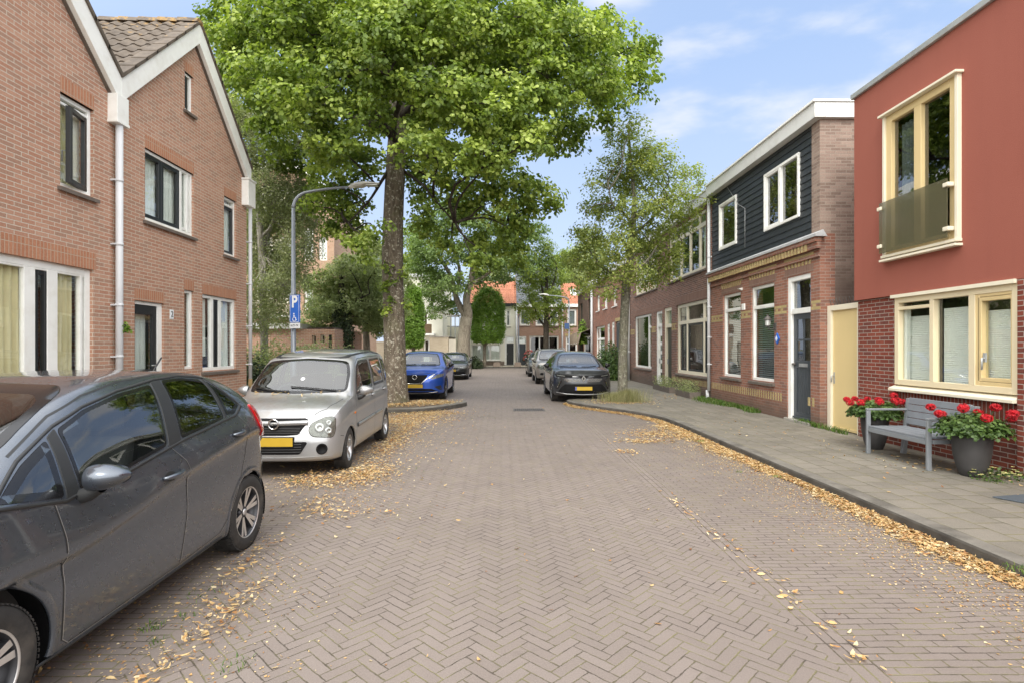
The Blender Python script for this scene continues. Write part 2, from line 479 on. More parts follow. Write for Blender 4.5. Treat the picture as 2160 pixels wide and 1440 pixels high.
M['yellow_door'] = simple('yellow_painted_door', (.70, .55, .27), .5, .03, 1.5)
M['ochre'] = simple('ochre_painted_wood', (.66, .51, .26), .45, .04, 2)
M['black'] = simple('black_painted_wood', (.018, .021, .022), .35, .2, 4)
M['dgrey'] = simple('dark_grey_paint', (.055, .065, .075), .4, .1, 4)
M['dgreen'] = simple('dark_green_paint', (.025, .03, .02), .4)
M['zinc'] = simple('zinc_sheet', (.42, .43, .43), .45, .2, 5, metal=.4)
M['lead'] = simple('lead_flashing', (.50, .51, .52), .5, .18, 6, metal=.2)
M['fascia'] = simple('fascia_panel', (.66, .66, .64), .5, .06, 2, dirt=(.45, .44, .40), dirts=2)
mm = Mat('red_stucco'); sx, sy, sz_ = mm.xyz()
streak = mm.noise(1., 5, .6, vec=mm.comb((sx + sy) * 5., 0., sz_ * .35))
sc = mm.mix(mm.ramp(streak, (.50, 0.), (.74, .38)), (.305, .100, .072), (.255, .085, .063))
sc = mm.mix(mm.ramp(mm.noise(1.1, 5, .6), (.4, 0.), (.7, .25)), sc, (.35, .125, .09))
sc = mm.mix(.22, sc, mm.ramp(mm.noise(120, 3, .7), (.35, (.18, .055, .04)), (.65, (.40, .14, .10))))
M['stucco'] = mm.p(color=sc, rough=.88, spec=.2, normal=mm.bump(mm.noise(110, 4, .65), .8, .006)).m
M['stone'] = simple('sill_stone', (.14, .115, .095), .7, .2, 9)
M['clad'] = simple('charcoal_boards', (.026, .031, .037), .55, .3, 6, bump=.2, bs=25)
M['curtain'] = simple('beige_curtain', (.76, .67, .42), .9, .1, 3)
M['net'] = simple('white_net_curtain', (.80, .82, .78), .9, .06, 3)
M['blind'] = simple('white_blind', (.80, .82, .76), .8, .03, 2)
M['blindg'] = simple('grey_blind', (.30, .33, .34), .8, .05, 2)
M['purple'] = simple('mauve_curtain', (.20, .12, .14), .9, .15, 3)
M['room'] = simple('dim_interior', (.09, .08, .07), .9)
M['glass'] = glass('window_glass', (.93, .95, .94), 1.6, .04)
M['glass_dark'] = glass('dark_window_glass', (.55, .58, .57), 2.0, .06)
M['frost'] = Mat('tinted_glass_panel').p(color=(.13, .12, .07), rough=.12, alpha=.60).m
M['glass_black'] = glass('black_window_glass', (.12, .13, .13), .8, .03)
M['kerb_face'] = simple('dark_kerb_face', (.075, .068, .058), .9, .4, 5, bump=.6, bs=120)  # road-side face of the kerb, darker than its top
M['lamp_metal'] = simple('grey_lamp_post', (.23, .25, .28), .45, .08, 4, metal=.5)
M['lamp_head'] = simple('pale_lamp_housing', (.55, .54, .50), .5, .06, 5)
M['lamp_lens'] = simple('lamp_lens', (.62, .64, .62), .2, .05, 5)
M['blue'] = simple('sign_blue', (.02, .13, .55), .4)
M['signwhite'] = simple('sign_white', (.80, .82, .83), .4)
M['benchw'] = simple('grey_bench_boards', (.19, .205, .225), .55, .10, 6, bump=.15, bs=40)
M['benchf'] = simple('grey_bench_frame', (.26, .28, .30), .45, .08, 6, metal=.3)
M['pot'] = simple('anthracite_pot', (.05, .048, .048), .65, .2, 3, bump=.2, bs=50)
M['soil'] = simple('potting_soil', (.035, .025, .018), .95, .3, 20)
M['kerb'] = simple('concrete_kerb', (.165, .152, .13), .85, .3, 3.5, bump=.6, bs=120, dirt=(.06, .055, .045), dirts=3)
M['concrete'] = simple('concrete', (.33, .31, .27), .85, .2, 3, bump=.4, bs=80)
M['mat'] = simple('rubber_mat', (.07, .085, .10), .8, .1, 10)
M['iron'] = simple('cast_iron', (.12, .11, .10), .6, .3, 30, metal=.5)
PB1, PB2, PJ = (.190, .158, .139), (.226, .190, .169), (.070, .058, .044)
M['herring'] = herring('herringbone_clinker_paving', .070, PB1, PB2, PJ)
M['running'] = running('running_clinker_paving', .205, .066, PB1, tuple(a * .95 for a in PB2), PJ)
M['soldier_p'] = running('edge_clinker_row', .068, .205, PB1, PB2, PJ, offs=0)
M['slabs'] = running('grey_pavement_slabs', .30, .30, (.15, .137, .112), (.245, .222, .185), (.085, .082, .05), rot=1, jw=.006)
M['slabs_far'] = running('yellowish_far_pavement', .30, .30, (.30, .27, .21), (.38, .34, .27), (.2, .18, .13), jw=.005)
M['earth'] = simple('earth', (.12, .09, .06), .95, .35, 6, bump=.6, bs=30)
M['lawn'] = simple('rough_ground', (.09, .10, .045), .95, .35, 1.5)
M['bark'] = bark('lime_bark', (.135, .11, .083), (.225, .19, .148), (.47, .45, .37))
M['bark2'] = bark('young_bark', (.16, .15, .115), (.24, .225, .18), (.33, .33, .26), 2.)
M['bark3'] = bark('locust_bark', (.22, .19, .145), (.31, .275, .215))
M['barkd'] = bark('dark_branch_bark', (.05, .042, .033), (.09, .078, .06))
M['birchbark'] = bark('birch_bark', (.33, .31, .26), (.50, .48, .43))
g0 = lambda *c: tuple(c)
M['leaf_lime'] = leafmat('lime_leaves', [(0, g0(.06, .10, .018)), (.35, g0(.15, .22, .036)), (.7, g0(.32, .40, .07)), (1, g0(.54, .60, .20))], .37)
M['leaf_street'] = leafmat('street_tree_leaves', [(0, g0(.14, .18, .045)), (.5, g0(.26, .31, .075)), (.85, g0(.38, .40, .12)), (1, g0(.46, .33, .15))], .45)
M['leaf_birch'] = leafmat('birch_leaves', [(0, g0(.16, .19, .09)), (.5, g0(.28, .31, .16)), (1, g0(.44, .46, .28))], .45)
M['leaf_ivy'] = leafmat('ivy_leaves', [(0, g0(.02, .035, .012)), (.5, g0(.035, .055, .02)), (1, g0(.07, .10, .035))], .15)
M['leaf_haw'] = leafmat('hawthorn_leaves', [(0, g0(.16, .20, .09)), (.5, g0(.30, .35, .16)), (1, g0(.48, .50, .28))], .45)
M['leaf_clip'] = leafmat('clipped_leaves', [(0, g0(.09, .17, .02)), (.5, g0(.16, .28, .035)), (1, g0(.27, .38, .07))])
M['leaf_locust'] = leafmat('locust_leaves', [(0, g0(.08, .13, .04)), (.5, g0(.15, .22, .065)), (1, g0(.27, .35, .12))], .42)
M['leaf_yel'] = leafmat('yellow_green_leaves', [(0, g0(.11, .16, .022)), (.5, g0(.18, .24, .035)), (1, g0(.27, .32, .07))])
M['leaf_ger'] = leafmat('geranium_leaves', [(0, g0(.03, .06, .014)), (.5, g0(.065, .12, .025)), (1, g0(.13, .20, .05))], .2)
M['leaf_grass'] = leafmat('grass_blades', [(0, g0(.06, .13, .02)), (.5, g0(.10, .20, .03)), (1, g0(.24, .24, .10))])
M['leaf_dry'] = leafmat('dry_grass_blades', [(0, g0(.18, .20, .08)), (.5, g0(.34, .33, .17)), (1, g0(.50, .45, .28))], .4)
M['leaf_litter'] = leafmat('fallen_leaves', [(0, g0(.20, .10, .05)), (.12, g0(.36, .18, .07)), (.35, g0(.52, .32, .13)), (.7, g0(.60, .44, .22)), (1, g0(.66, .56, .37))], .2, .7)
M['petal'] = simple('red_petals', (.46, .005, .013), .6, .25, 30)
M['petalw'] = simple('pale_petals', (.75, .72, .30), .6, .3, 60)
M['petalr'] = simple('pink_petals', (.60, .16, .15), .6, .25, 30)
# ------------------------------------------------------------------ building parts
def wall_panel(name, outline, holes, mat, parent, thick=.28, y0=0.):
    bm = bmesh.new()
    vs = [bm.verts.new((u, y0, z)) for u, z in outline]
    bm.faces.new(vs)
    zs = sorted({h[2] for h in holes} | {h[3] for h in holes}); us = sorted({h[0] for h in holes} | {h[1] for h in holes})
    for q in us: bmesh.ops.bisect_plane(bm, geom=bm.verts[:] + bm.edges[:] + bm.faces[:], plane_co=(q, 0, 0), plane_no=(1, 0, 0))
    for q in zs: bmesh.ops.bisect_plane(bm, geom=bm.verts[:] + bm.edges[:] + bm.faces[:], plane_co=(0, 0, q), plane_no=(0, 0, 1))
    dead = []
    for f in bm.faces:
        c = f.calc_center_median()
        if any(h[0] < c.x < h[1] and h[2] < c.z < h[3] for h in holes): dead.append(f)
    bmesh.ops.delete(bm, geom=dead, context='FACES')
    r = bmesh.ops.extrude_face_region(bm, geom=bm.faces[:])
    for v in [g for g in r['geom'] if isinstance(g, bmesh.types.BMVert)]: v.co.y += thick
    bmesh.ops.recalc_face_normals(bm, faces=bm.faces)
    me = bpy.data.meshes.new(name); bm.to_mesh(me); bm.free()
    return mesh_obj(name, me, parent, mat)

def wavy(u0, u1, z0, z1, y, amp=.035, lam=.11, seed=0):
    rnd = random.Random(seed); n = max(4, int((u1 - u0) / lam * 8)); ph = rnd.random() * 6
    top, bot = [], []
    for i in range(n + 1):
        u = u0 + (u1 - u0) * i / n
        a = math.sin(u / lam * 2 * PI + ph + 1.2 * math.sin(u * 5 + ph)) * amp + math.sin(u * 9 + ph * 2) * amp * .5
        top.append((u, y + a * .7, z1)); bot.append((u + math.sin(u * 31) * .01, y + a, z0))
    return [bot, top]

def window(parent, u0, u1, z0, z1, fm='white', fw=.07, d=.10, vs=(), hs=(), parts_=(), sashes=(), curtain=None, sill=None, glass_='glass', ft=.07, name='window', cz=None, room=True, sillh=.05):
    """frame set d behind the wall face; vs: mullion centres (u, width, z0, z1); hs: transoms (z, width, u0, u1)"""
    b = MB(); y0, y1 = d, d + ft
    b.box(u0, u0 + fw, y0, y1, z0, z1); b.box(u1 - fw, u1, y0, y1, z0, z1)
    b.box(u0 + fw, u1 - fw, y0, y1, z1 - fw, z1); b.box(u0 + fw, u1 - fw, y0, y1, z0, z0 + fw)
    for v in vs:
        u, w = v[0], v[1]; za = v[2] if len(v) > 2 else z0 + fw; zb = v[3] if len(v) > 3 else z1 - fw
        b.box(u - w / 2, u + w / 2, y0, y1 - .004, za, zb)
    for h in hs:
        z, w = h[0], h[1]; ua = h[2] if len(h) > 2 else u0 + fw; ub = h[3] if len(h) > 3 else u1 - fw
        b.box(ua, ub, y0 + .006, y1 - .008, z - w / 2, z + w / 2)
    fr = b.build(name, M[fm], parent, bevel=.004, seg=1)
    p = MB(); p.box(u0 + fw * .6, u1 - fw * .6, y1 - .03, y1 - .022, z0 + fw * .6, z1 - fw * .6)
    p.build('pane', M[glass_], fr)
    for s in sashes:   # (u0,u1,z0,z1,mat,width)
        q = MB(); a0, a1, c0, c1, mt, w = s
        ya, yb = y0 + .012, y1 + .01
        q.box(a0, a0 + w, ya, yb, c0, c1); q.box(a1 - w, a1, ya, yb, c0, c1)
        q.box(a0 + w, a1 - w, ya, yb, c1 - w, c1); q.box(a0 + w, a1 - w, ya, yb, c0, c0 + w)
        q.build('sash', M[mt], fr, bevel=.004, seg=1)
    if curtain:
        for k, c in enumerate(curtain):  # (u0,u1,z0,z1,mat,kind)
            q = MB()
            if c[5] == 'folds': q.grid(wavy(c[0], c[1], c[2], c[3], y1 + .045, seed=k + int(u0 * 10)))
            else:
                n = int((c[3] - c[2]) / (.014 if c[5] == 'pleat' else .05)); P = []
                for i in range(n + 1):
                    z = c[2] + (c[3] - c[2]) * i / n
                    if c[5] == 'pleat': P.append([(c[0], y1 + .04 + (.005 if i % 2 else 0), z), (c[1], y1 + .04 + (.005 if i % 2 else 0), z)])
                if c[5] == 'pleat': q.grid(P, sm=False)
                else:
                    for i in range(n):
                        z = c[2] + .05 * i
                        q.hexa([(c[0], y1 + .05, z), (c[1], y1 + .05, z), (c[1], y1 + .09, z + .025), (c[0], y1 + .09, z + .025),
                                (c[0], y1 + .05, z + .003), (c[1], y1 + .05, z + .003), (c[1], y1 + .09, z + .028), (c[0], y1 + .09, z + .028)])
            q.build('blind' if c[5] != 'folds' else 'curtain', M[c[4]], fr)
    if sill:
        q = MB(); o = .05
        q.hexa([(u0 - o, -.06, z0 - sillh - .03), (u1 + o, -.06, z0 - sillh - .03), (u1 + o, d + .03, z0 - sillh), (u0 - o, d + .03, z0 - sillh),
                (u0 - o, -.06, z0 - .03), (u1 + o, -.06, z0 - .03), (u1 + o, d + .03, z0 - .002), (u0 - o, d + .03, z0 - .002)])
        q.build('sill', M[sill], fr)
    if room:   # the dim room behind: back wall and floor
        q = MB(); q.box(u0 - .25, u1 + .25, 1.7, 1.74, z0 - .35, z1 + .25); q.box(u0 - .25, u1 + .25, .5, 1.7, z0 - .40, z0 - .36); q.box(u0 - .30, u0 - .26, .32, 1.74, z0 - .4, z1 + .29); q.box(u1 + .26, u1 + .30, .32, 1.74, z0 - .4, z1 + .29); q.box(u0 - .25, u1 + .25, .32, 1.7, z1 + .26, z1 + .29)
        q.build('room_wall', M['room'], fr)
    return fr

def lintel(parent, u0, u1, z0, h, mat, proud=.004, ext=0.):
    b = MB(); b.box(u0 - ext, u1 + ext, -proud, .05, z0, z0 + h); return b.build('lintel', M[mat], parent)

def tile_roof(name, parent, p00, p10, p01, mat, tw=.25, th=.29, amp=.028, lift=.02, ridge=None, nx=6):
    """p00 bottom-left, p10 bottom-right, p01 top-left; a wavy stepped sheet of real tiles"""
    p00, p10, p01 = Vector(p00), Vector(p10), Vector(p01)
    ux = p10 - p00; uy = p01 - p00; W, H = ux.length, uy.length; ux.normalize(); uy.normalize(); n = ux.cross(uy).normalized()
    cols = int(W / tw); rows = int(H / th); tw = W / cols; th = H / rows
    b = MB(); rnd = random.Random(3)
    for r in range(rows):
        P = []
        for yy, off in ((0, lift + .022), (.02, lift + .030), (th + .03, lift)):
            row = []
            for i in range(cols * nx + 1):
                t = (i % nx) / nx; c = i / nx * tw
                w = math.sin(t * 2 * PI) * amp if t < .5 else math.sin(t * 2 * PI) * amp * .5
                row.append(p00 + ux * c + uy * (r * th + yy) + n * (off + w))
            P.append(row)
        b.grid(P, sm=True)
        lip = [[p00 + ux * (i / nx * tw) + uy * (r * th) + n * (lift - .02 + (math.sin((i % nx) / nx * 2 * PI) * amp)) for i in range(cols * nx + 1)], P[0]]
        b.grid(lip, sm=False)
    # deck under the tiles
    b.add([p00 - n * .05, p10 - n * .05, p10 + p01 - p00 - n * .05, p01 - n * .05, p00, p10, p10 + p01 - p00, p01], [(0, 3, 2, 1), (4, 5, 6, 7), (0, 1, 5, 4), (1, 2, 6, 5), (2, 3, 7, 6), (3, 0, 4, 7)])
    return b.build(name, mat, parent)

def tilemat(name, c1, c2, lich=None):
    m = Mat(name)
    f = m.noise(6, 5, .65); c = m.ramp(f, (.3, c1), (.7, c2))
    w = m.xyz(m.n('ShaderNodeTexVoronoi', {'Scale': 3.2, 'Vector': m.obj()}).outputs['Color'])[0]
    c = m.mix(w * .5, c, tuple(a * .6 for a in c1))
    if lich:
        z = m.xyz()[2]
        l = m.ramp(m.g(m.noise(5.5, 6, .75)) + (z - 7.2) * .16, (.66, 0.), (.72, .7)); c = m.mix(l, c, lich)
    m.p(color=c, rough=.8, normal=m.bump(f, .4, .01)); return m.m
M['tile_brown'] = tilemat('brown_concrete_tiles', (.085, .066, .050), (.165, .132, .100), (.34, .20, .05))
M['tile_orange'] = tilemat('orange_clay_tiles', (.36, .13, .07), (.50, .23, .14))
M['tile_grey'] = tilemat('glazed_dark_tiles', (.06, .068, .08), (.15, .165, .19)); M['tile_grey'].node_tree.nodes['Principled BSDF'].inputs['Roughness'].default_value = .25

def box_shell(parent, u0, u1, y0, y1, z0, z1, mat, name='side_wall', t=.2, roof=True, roofmat='lead'):
    """the three other outer walls of a house plus its flat roof"""
    b = MB(); b.box(u0, u0 + t, y0, y1, z0, z1); b.box(u1 - t, u1, y0, y1, z0, z1); b.box(u0 + t, u1 - t, y1 - t, y1, z0, z1)
    o = b.build(name, M[mat], parent)
    if roof:
        r = MB(); r.box(u0, u1, y0, y1, z1 + .002, z1 + .10); r.build('roof', M[roofmat], parent)
    return o

def pipe(parent, u, z0, z1, r=.045, y=-.08, mat='white_pvc', brackets=(), low=None, name='downpipe'):
    b = MB(); b.tube([(u, y, z0), (u, y, z1)], r, 16)
    for z in brackets:
        b.tube([(u, y, z - .02), (u, y, z + .02)], r + .006, 16); b.box(u - r - .02, u + r + .02, y + .02, 0.0, z - .012, z + .012)
    o = b.build(name, M[mat], parent)
    if low:
        c = MB(); c.tube([(u, y, low), (u, y, z0)], r + .006, 16); c.build('iron_foot', M['rust_pipe'], o)
    return o

def text_mesh(s, size, mat, parent, loc_, rot, name='lettering', depth=.002, font_align='CENTER', bold=0.):
    cu = bpy.data.curves.new('t', 'FONT'); cu.body = s; cu.size = size; cu.align_x = font_align; cu.align_y = 'CENTER'; cu.extrude = depth; cu.offset = bold
    to = bpy.data.objects.new('t', cu); col.objects.link(to)
    dg = bpy.context.evaluated_depsgraph_get(); me = bpy.data.meshes.new_from_object(to.evaluated_get(dg))
    bpy.data.objects.remove(to); me.materials.clear()
    o = mesh_obj(name, me, parent, mat); o.location = loc_; o.rotation_euler = rot; return o

# ================================================================== ground
def sheet(name, poly, z, mat, kind='structure'):
    me = bpy.data.meshes.new(name)
    me.from_pydata([(x, y, z) for x, y in poly], [], [tuple(range(len(poly)))])
    bm = bmesh.new(); bm.from_mesh(me)
    bmesh.ops.triangulate(bm, faces=bm.faces); bmesh.ops.recalc_face_normals(bm, faces=bm.faces)
    if bm.faces[0].normal.z < 0: bmesh.ops.reverse_faces(bm, faces=bm.faces)
    bm.to_mesh(me); bm.free()
    o = mesh_obj(name, me, None, mat); o['kind'] = kind; return o
SW = .12      # height of the pavement above the road
LR, LL = 6.25, 6.1
sheet('ground', [(-400, -300), (400, -300), (400, 600), (-400, 600)], -.06, M['lawn'])
sheet('road', [(-1.95, -6), (1.78, -6), (1.78, 17.2), (3.74, 17.2), (3.74, 41.6), (16, 41.6), (16, 46.4), (-16, 46.4), (-16, 41.6), (-3.95, 41.6), (-3.95, 16.6), (-1.95, 16.6)], 0, M['herring'])
sheet('road_edge_row', [(1.78, -6), (1.985, -6), (1.985, 17.2), (1.78, 17.2)], 0, M['soldier_p'])
KR = [(3.74, -6), (3.74, 4), (3.72, 9), (3.70, 11.8), (3.55, 12.8), (3.2, 13.7), (2.72, 14.5), (2.25, 15.3), (1.98, 16.0), (1.93, 16.45), (2.1, 16.75), (2.5, 16.9), (3.2, 17.0), (3.74, 17.2), (3.74, 25), (3.74, 38), (3.9, 39.6), (4.6, 40.9), (5.8, 41.6), (16, 41.6)]
sheet('parking_strip_right', [(1.985, -6)] + [(3.74, -6), (3.74, 4), (3.72, 9), (3.70, 11.8), (3.55, 12.8), (3.2, 13.7), (2.72, 14.5), (2.25, 15.3), (1.985, 16.0)], 0, M['running'])
sheet('parking_strip_left', [(-3.95, -6), (-1.95, -6), (-1.95, 16.6), (-3.95, 16.6)], 0, M['running'])
def smooth(P, n=5):
    P = [Vector((*p, 0)) for p in P]; out = []
    for i in range(len(P) - 1):
        a, b, c, d = P[max(i-1, 0)], P[i], P[i+1], P[min(i+2, len(P)-1)]
        if (c - b).length > 3.5: out += [b]; continue
        for k in range(n):
            t = k / n
            out.append(.5 * ((2*b) + (c-a)*t + (2*a-5*b+4*c-d)*t*t + (3*b-a-3*c+d)*t*t*t))
    return out + [P[-1]]
def kerb(name, path, w=.15, z=SW, side=1, mat='kerb', closed=False):
    """sweeps a kerb stone along the path; side=+1 puts the stone to the right of travel"""
    P = smooth(path); out = MB(); rows = []
    for i, p in enumerate(P):
        d = (P[min(i+1, len(P)-1)] - P[max(i-1, 0)]).normalized(); n = Vector((d.y, -d.x, 0)) * side
        rows.append([p + Vector((0, 0, -.05)), p + Vector((0, 0, z - .025)) + n * .004, p + n * .012 + Vector((0, 0, z - .006)), p + n * .03 + Vector((0, 0, z + .004)), p + n * w + Vector((0, 0, z + .004)), p + n * w + Vector((0, 0, -.05))])
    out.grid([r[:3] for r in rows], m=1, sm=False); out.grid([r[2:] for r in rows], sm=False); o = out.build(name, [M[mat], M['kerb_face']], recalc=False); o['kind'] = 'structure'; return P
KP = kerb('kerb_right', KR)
sheet('pavement_right', [(p.x + (.10 if p.y < 16.4 else 0.03), p.y + (.03 if p.x < 3.7 and p.y < 16.5 else -.02 if p.y > 16.3 else 0)) for p in KP] + [(16, 47), (60, 47), (60, -6)], SW, M['slabs'])
KL = [(-3.95, -6), (-3.95, 4), (-3.95, 12.6), (-3.85, 13.3), (-3.3, 13.9), (-2.6, 14.1), (-2.1, 14.3), (-1.55, 14.9), (-1.12, 15.7), (-1.08, 16.2), (-1.5, 16.45), (-2.6, 16.6), (-3.95, 16.7), (-3.95, 25), (-3.95, 38), (-4.3, 40), (-5.6, 41.4), (-7, 41.6), (-16, 41.6)]
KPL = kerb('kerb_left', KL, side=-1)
sheet('pavement_left', [(p.x - .10, p.y) for p in KPL if p.y < 12.7 or p.y > 16.65] [0:0] + [(p.x - (.08 if p.y < 13 or p.y > 16.7 else .05), p.y) for p in KPL] + [(-16, 47), (-60, 47), (-60, -6)], SW, M['slabs'])
sheet('tree_pit', [(-3.9, 14.15), (-2.9, 14.25), (-2.2, 14.55), (-1.75, 15.1), (-1.5, 15.9), (-1.9, 16.3), (-3.9, 16.45)], SW + .006, M['earth'])
sheet('pavement_far', [(-60, 46.4), (60, 46.4), (60, 60), (-60, 60)], SW - .02, M['slabs_far'])
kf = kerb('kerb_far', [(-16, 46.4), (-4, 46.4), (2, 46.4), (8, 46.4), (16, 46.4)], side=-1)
# manhole cover
e = empty('manhole_cover', (.72, 14.9, 0), 0, 'dark cast iron manhole cover set in the road paving', 'manhole cover')
b = MB(); b.box(-.42, .42, -.30, .30, -.02, .006); b.build('frame', M['iron'], e)
b = MB()
for i in range(14):
    for j in range(9):
        b.box(-.38 + i * .055, -.38 + i * .055 + .035, -.26 + j * .058, -.26 + j * .058 + .035, .006, .014)
b.build('lid', M['iron'], e)
# ================================================================== left gabled houses
FL = Face('L', LL, 8.66)
def uz(F, x, y): return F.uz(x, y)
ZV, ZP = 5.55, 7.72       # valley and ridge of the brick gables
HW = 4.44                 # house width
def gable_house(u0, label, holes, end=False):
    h = empty('brick_house', label=label, cat='house', group='gabled brick houses on the left'); FL.place(h)
    u1 = u0 + HW; um = (u0 + u1) / 2
    wall_panel('wall', [(u0, 0), (u1, 0), (u1, ZV), (um, ZP), (u0, ZV)], holes, M['brick_left'], h)
    b = MB(); b.box(u0 + .002, u0 + .2, .28, 9, 0, ZV - .1); b.box(u1 - .2, u1 - .002, .28, 9, 0, ZV - .1); b.box(u0 + .2, u1 - .2, 8.8, 9, 0, ZV - .1)
    b.build('side_wall', M['brick_left'], h)
    # white verge boards
    t = .30; sl = math.atan2(ZP - ZV, um - u0); dz = t / math.cos(sl)
    b = MB()
    for sgn in (-1, 1):
        ua = u0 if sgn < 0 else u1
        b.prism([(ua, ZV - .03), (um, ZP - .03), (um, ZP + dz - .03), (ua, ZV + dz - .03)], 'y', -.12, .03)
    v = b.build('verge_board', M['white'], h, bevel=.006)
    b = MB()
    for sgn in (-1, 1):
        ua = u0 if sgn < 0 else u1
        b.prism([(ua + sgn * -.0, ZV - .055), (um, ZP - .055), (um, ZP - .03), (ua, ZV - .03)], 'y', -.05, .02)
    b.build('trim_strip', M['stone'], v)
    # tiles on both slopes
    zb = ZV + dz - .05; zt = ZP + dz - .05
    r = tile_roof('roof', h, (u0 + .02, 9, zb), (u0 + .02, -.02, zb), (um, 9, zt), M['tile_brown'])
    tile_roof('roof', h, (u1 - .02, -.02, zb), (u1 - .02, 9, zb), (um, -.02, zt), M['tile_brown'])
    b = MB()
    for k in range(24):
        y = -.13 + k * .38
        b.prism([(um - .14, zt - .04), (um - .09, zt + .055), (um, zt + .09), (um + .09, zt + .055), (um + .14, zt - .04)], 'y', y, y + .40, 0)
        b.v[-10:] = [(p[0], p[1], p[2] + (.02 if i >= 5 else 0)) for i, p in enumerate(b.v[-10:])]
    b.build('ridge_tiles', M['tile_brown'], r)
    # verge tiles hanging over the board
    b = MB()
    n = 8
    for sgn in (-1, 1):
        ua = u0 if sgn < 0 else u1
        for k in range(n):
            f0, f1 = k / n, (k + 1.12) / n
            a = (ua + (um - ua) * f0, zb + (zt - zb) * f0); c = (ua + (um - ua) * min(f1, 1), zb + (zt - zb) * min(f1, 1))
            b.prism([(a[0], a[1] + .0), (c[0], c[1] - .0), (c[0], c[1] + .055), (a[0], a[1] + .075)], 'y', -.15, .10)
    b.build('verge_tiles', M['tile_brown'], r)
    return h
def hole(F, x0, x1, t, bt):
    return (F.u(x0), F.u(x1), F.z(*bt), F.z(*t))
# windows measured from the photo
hb = dict(door=(FL.u(284), FL.u(346), SW, FL.z(284, 633)), slit=(FL.u(389), FL.u(408.5), FL.z(408, 777), FL.z(389, 611)),
          gw=(FL.u(427), FL.u(498), FL.z(497, 777), FL.z(427, 620)), up=(FL.u(305.5), FL.u(408.5), FL.z(305.5, 463), FL.z(305.5, 311)),
          us=(FL.u(472.5), FL.u(498), FL.z(473, 536), FL.z(473, 413)), att=(FL.u(389.5), FL.u(407.5), FL.z(390, 230), FL.z(390, 150)))
HB = gable_house(0, 'brick gabled house with the dark framed door and attic window, nearest the street lamp', list(hb.values()))
# --- door
d = hb['door']; w = MB(); fw = .09
w.box(d[0], d[1], .04, .12, d[3] - .06, d[3]); w.box(d[1] - .12, d[1], .04, .12, d[2], d[3] - .06); w.box(d[0], d[0] + .04, .04, .12, d[2], d[3] - .06)
fr = w.build('door_frame', M['white'], HB, bevel=.004)
w = MB(); a0, a1 = d[0] + .04, d[1] - .12; y0, y1 = .06, .11; zt = d[3] - .06
w.box(a0, a0 + .06, y0, y1, d[2], zt); w.box(a1 - .11, a1, y0, y1, d[2], zt); w.box(a0 + .06, a1 - .11, y0, y1, zt - .16, zt); w.box(a0 + .06, a1 - .11, y0, y1, 1.22, 1.32); w.box(a0 + .06, a1 - .11, y0, y1, d[2], .45)
dr = w.build('door', M['black'], HB, bevel=.004)
w = MB(); w.box(a0 + .05, a1 - .10, .08, .09, .4, zt - .1); w.build('pane', M['glass'], dr)
w = MB(); w.grid(wavy(a0 + .05, a1 - .1, .4, zt - .15, .19, .004)); w.build('blind', M['net'], dr)
w = MB(); w.box(a1 - .08, a1 - .045, .085, .11, 1.30, 1.52); w.tube([(a1 - .06, .08, 1.38), (a1 - .06, .04, 1.38), (a1 - .16, .04, 1.38)], .011, 8); w.build('handle', M['zinc'], dr)
lintel(HB, d[0], d[1], d[3], .20, 'soldier_left', ext=.0)
s = hb['slit']; window(HB, *s, d=.04, fw=.055, curtain=[(s[0] + .05, s[1] - .05, s[2] + .05, s[3] - .05, 'net', 'folds')]); lintel(HB, s[0], s[1], s[3], .20, 'soldier_left')
g = hb['gw']; u = FL.u
window(HB, *g, d=.04, fw=.07, vs=[(u(451.5), .10), (u(468), .10)], sashes=[(u(456), u(464), g[2] + .07, g[3] - .07, 'black', .035)], sill='stone',
       curtain=[(g[0] + .07, u(447), g[2] + .3, g[3] - .08, 'net', 'folds'), (u(476), g[1] - .12, g[2] + .07, g[3] - .08, 'net', 'folds')])
lintel(HB, g[0], g[1], g[3], .20, 'soldier_left')
g = hb['up']
window(HB, *g, d=.04, fw=.055, vs=[(u(386), .06), (u(400), .07)], hs=[(g[2] + .10, .05, u(388), u(407))], sashes=[(u(307.5), u(346), g[2] + .06, g[3] - .06, 'black', .065), (u(346.5), u(384), g[2] + .06, g[3] - .06, 'black', .065)],
       sill='stone', curtain=[(g[0] + .03, g[1] - .05, g[2] + .05, g[3] - .06, 'net', 'folds')])
lintel(HB, g[0], g[1], g[3], .22, 'soldier_left')
g = hb['us']
window(HB, *g, d=.04, fw=.05, hs=[(g[3] - .16, .05)], sashes=[(g[0] + .05, g[1] - .05, g[2] + .05, g[3] - .19, 'black', .055)], sill='stone', curtain=[(g[0] + .03, g[1] - .05, g[2] + .05, g[3] - .06, 'net', 'folds')])
lintel(HB, g[0], g[1], g[3], .20, 'soldier_left')
g = hb['att']
window(HB, *g, d=.04, fw=.05, sashes=[(g[0] + .03, u(401), g[2] + .04, g[3] - .04, 'black', .05)], sill='stone', glass_='glass_dark'); lintel(HB, g[0], g[1], g[3], .20, 'soldier_left')
# house number plate
p = FL.uz(361.5, 663.5); w = MB(); w.box(p[0] - .055, p[0] + .055, -.012, .0, p[1] - .085, p[1] + .085)
pl = w.build('house_number_plate', M['signwhite'], HB, bevel=.004)
text_mesh('2', .15, M['black'], pl, (p[0], -.015, p[1]), (R(90), 0, 0), 'number')
pipe(HB, FL.u(521), .95, 5.0, r=.04, brackets=(1.3, 2.2, 3.2, 4.2), low=SW)
w = MB(); uu = FL.u(525); w.box(4.20, 4.56, -.16, .10, 5.02, 5.62); w.box(4.18, 4.58, -.18, .12, 5.62, 5.66); w.build('gutter_box', M['white'], HB, bevel=.006)

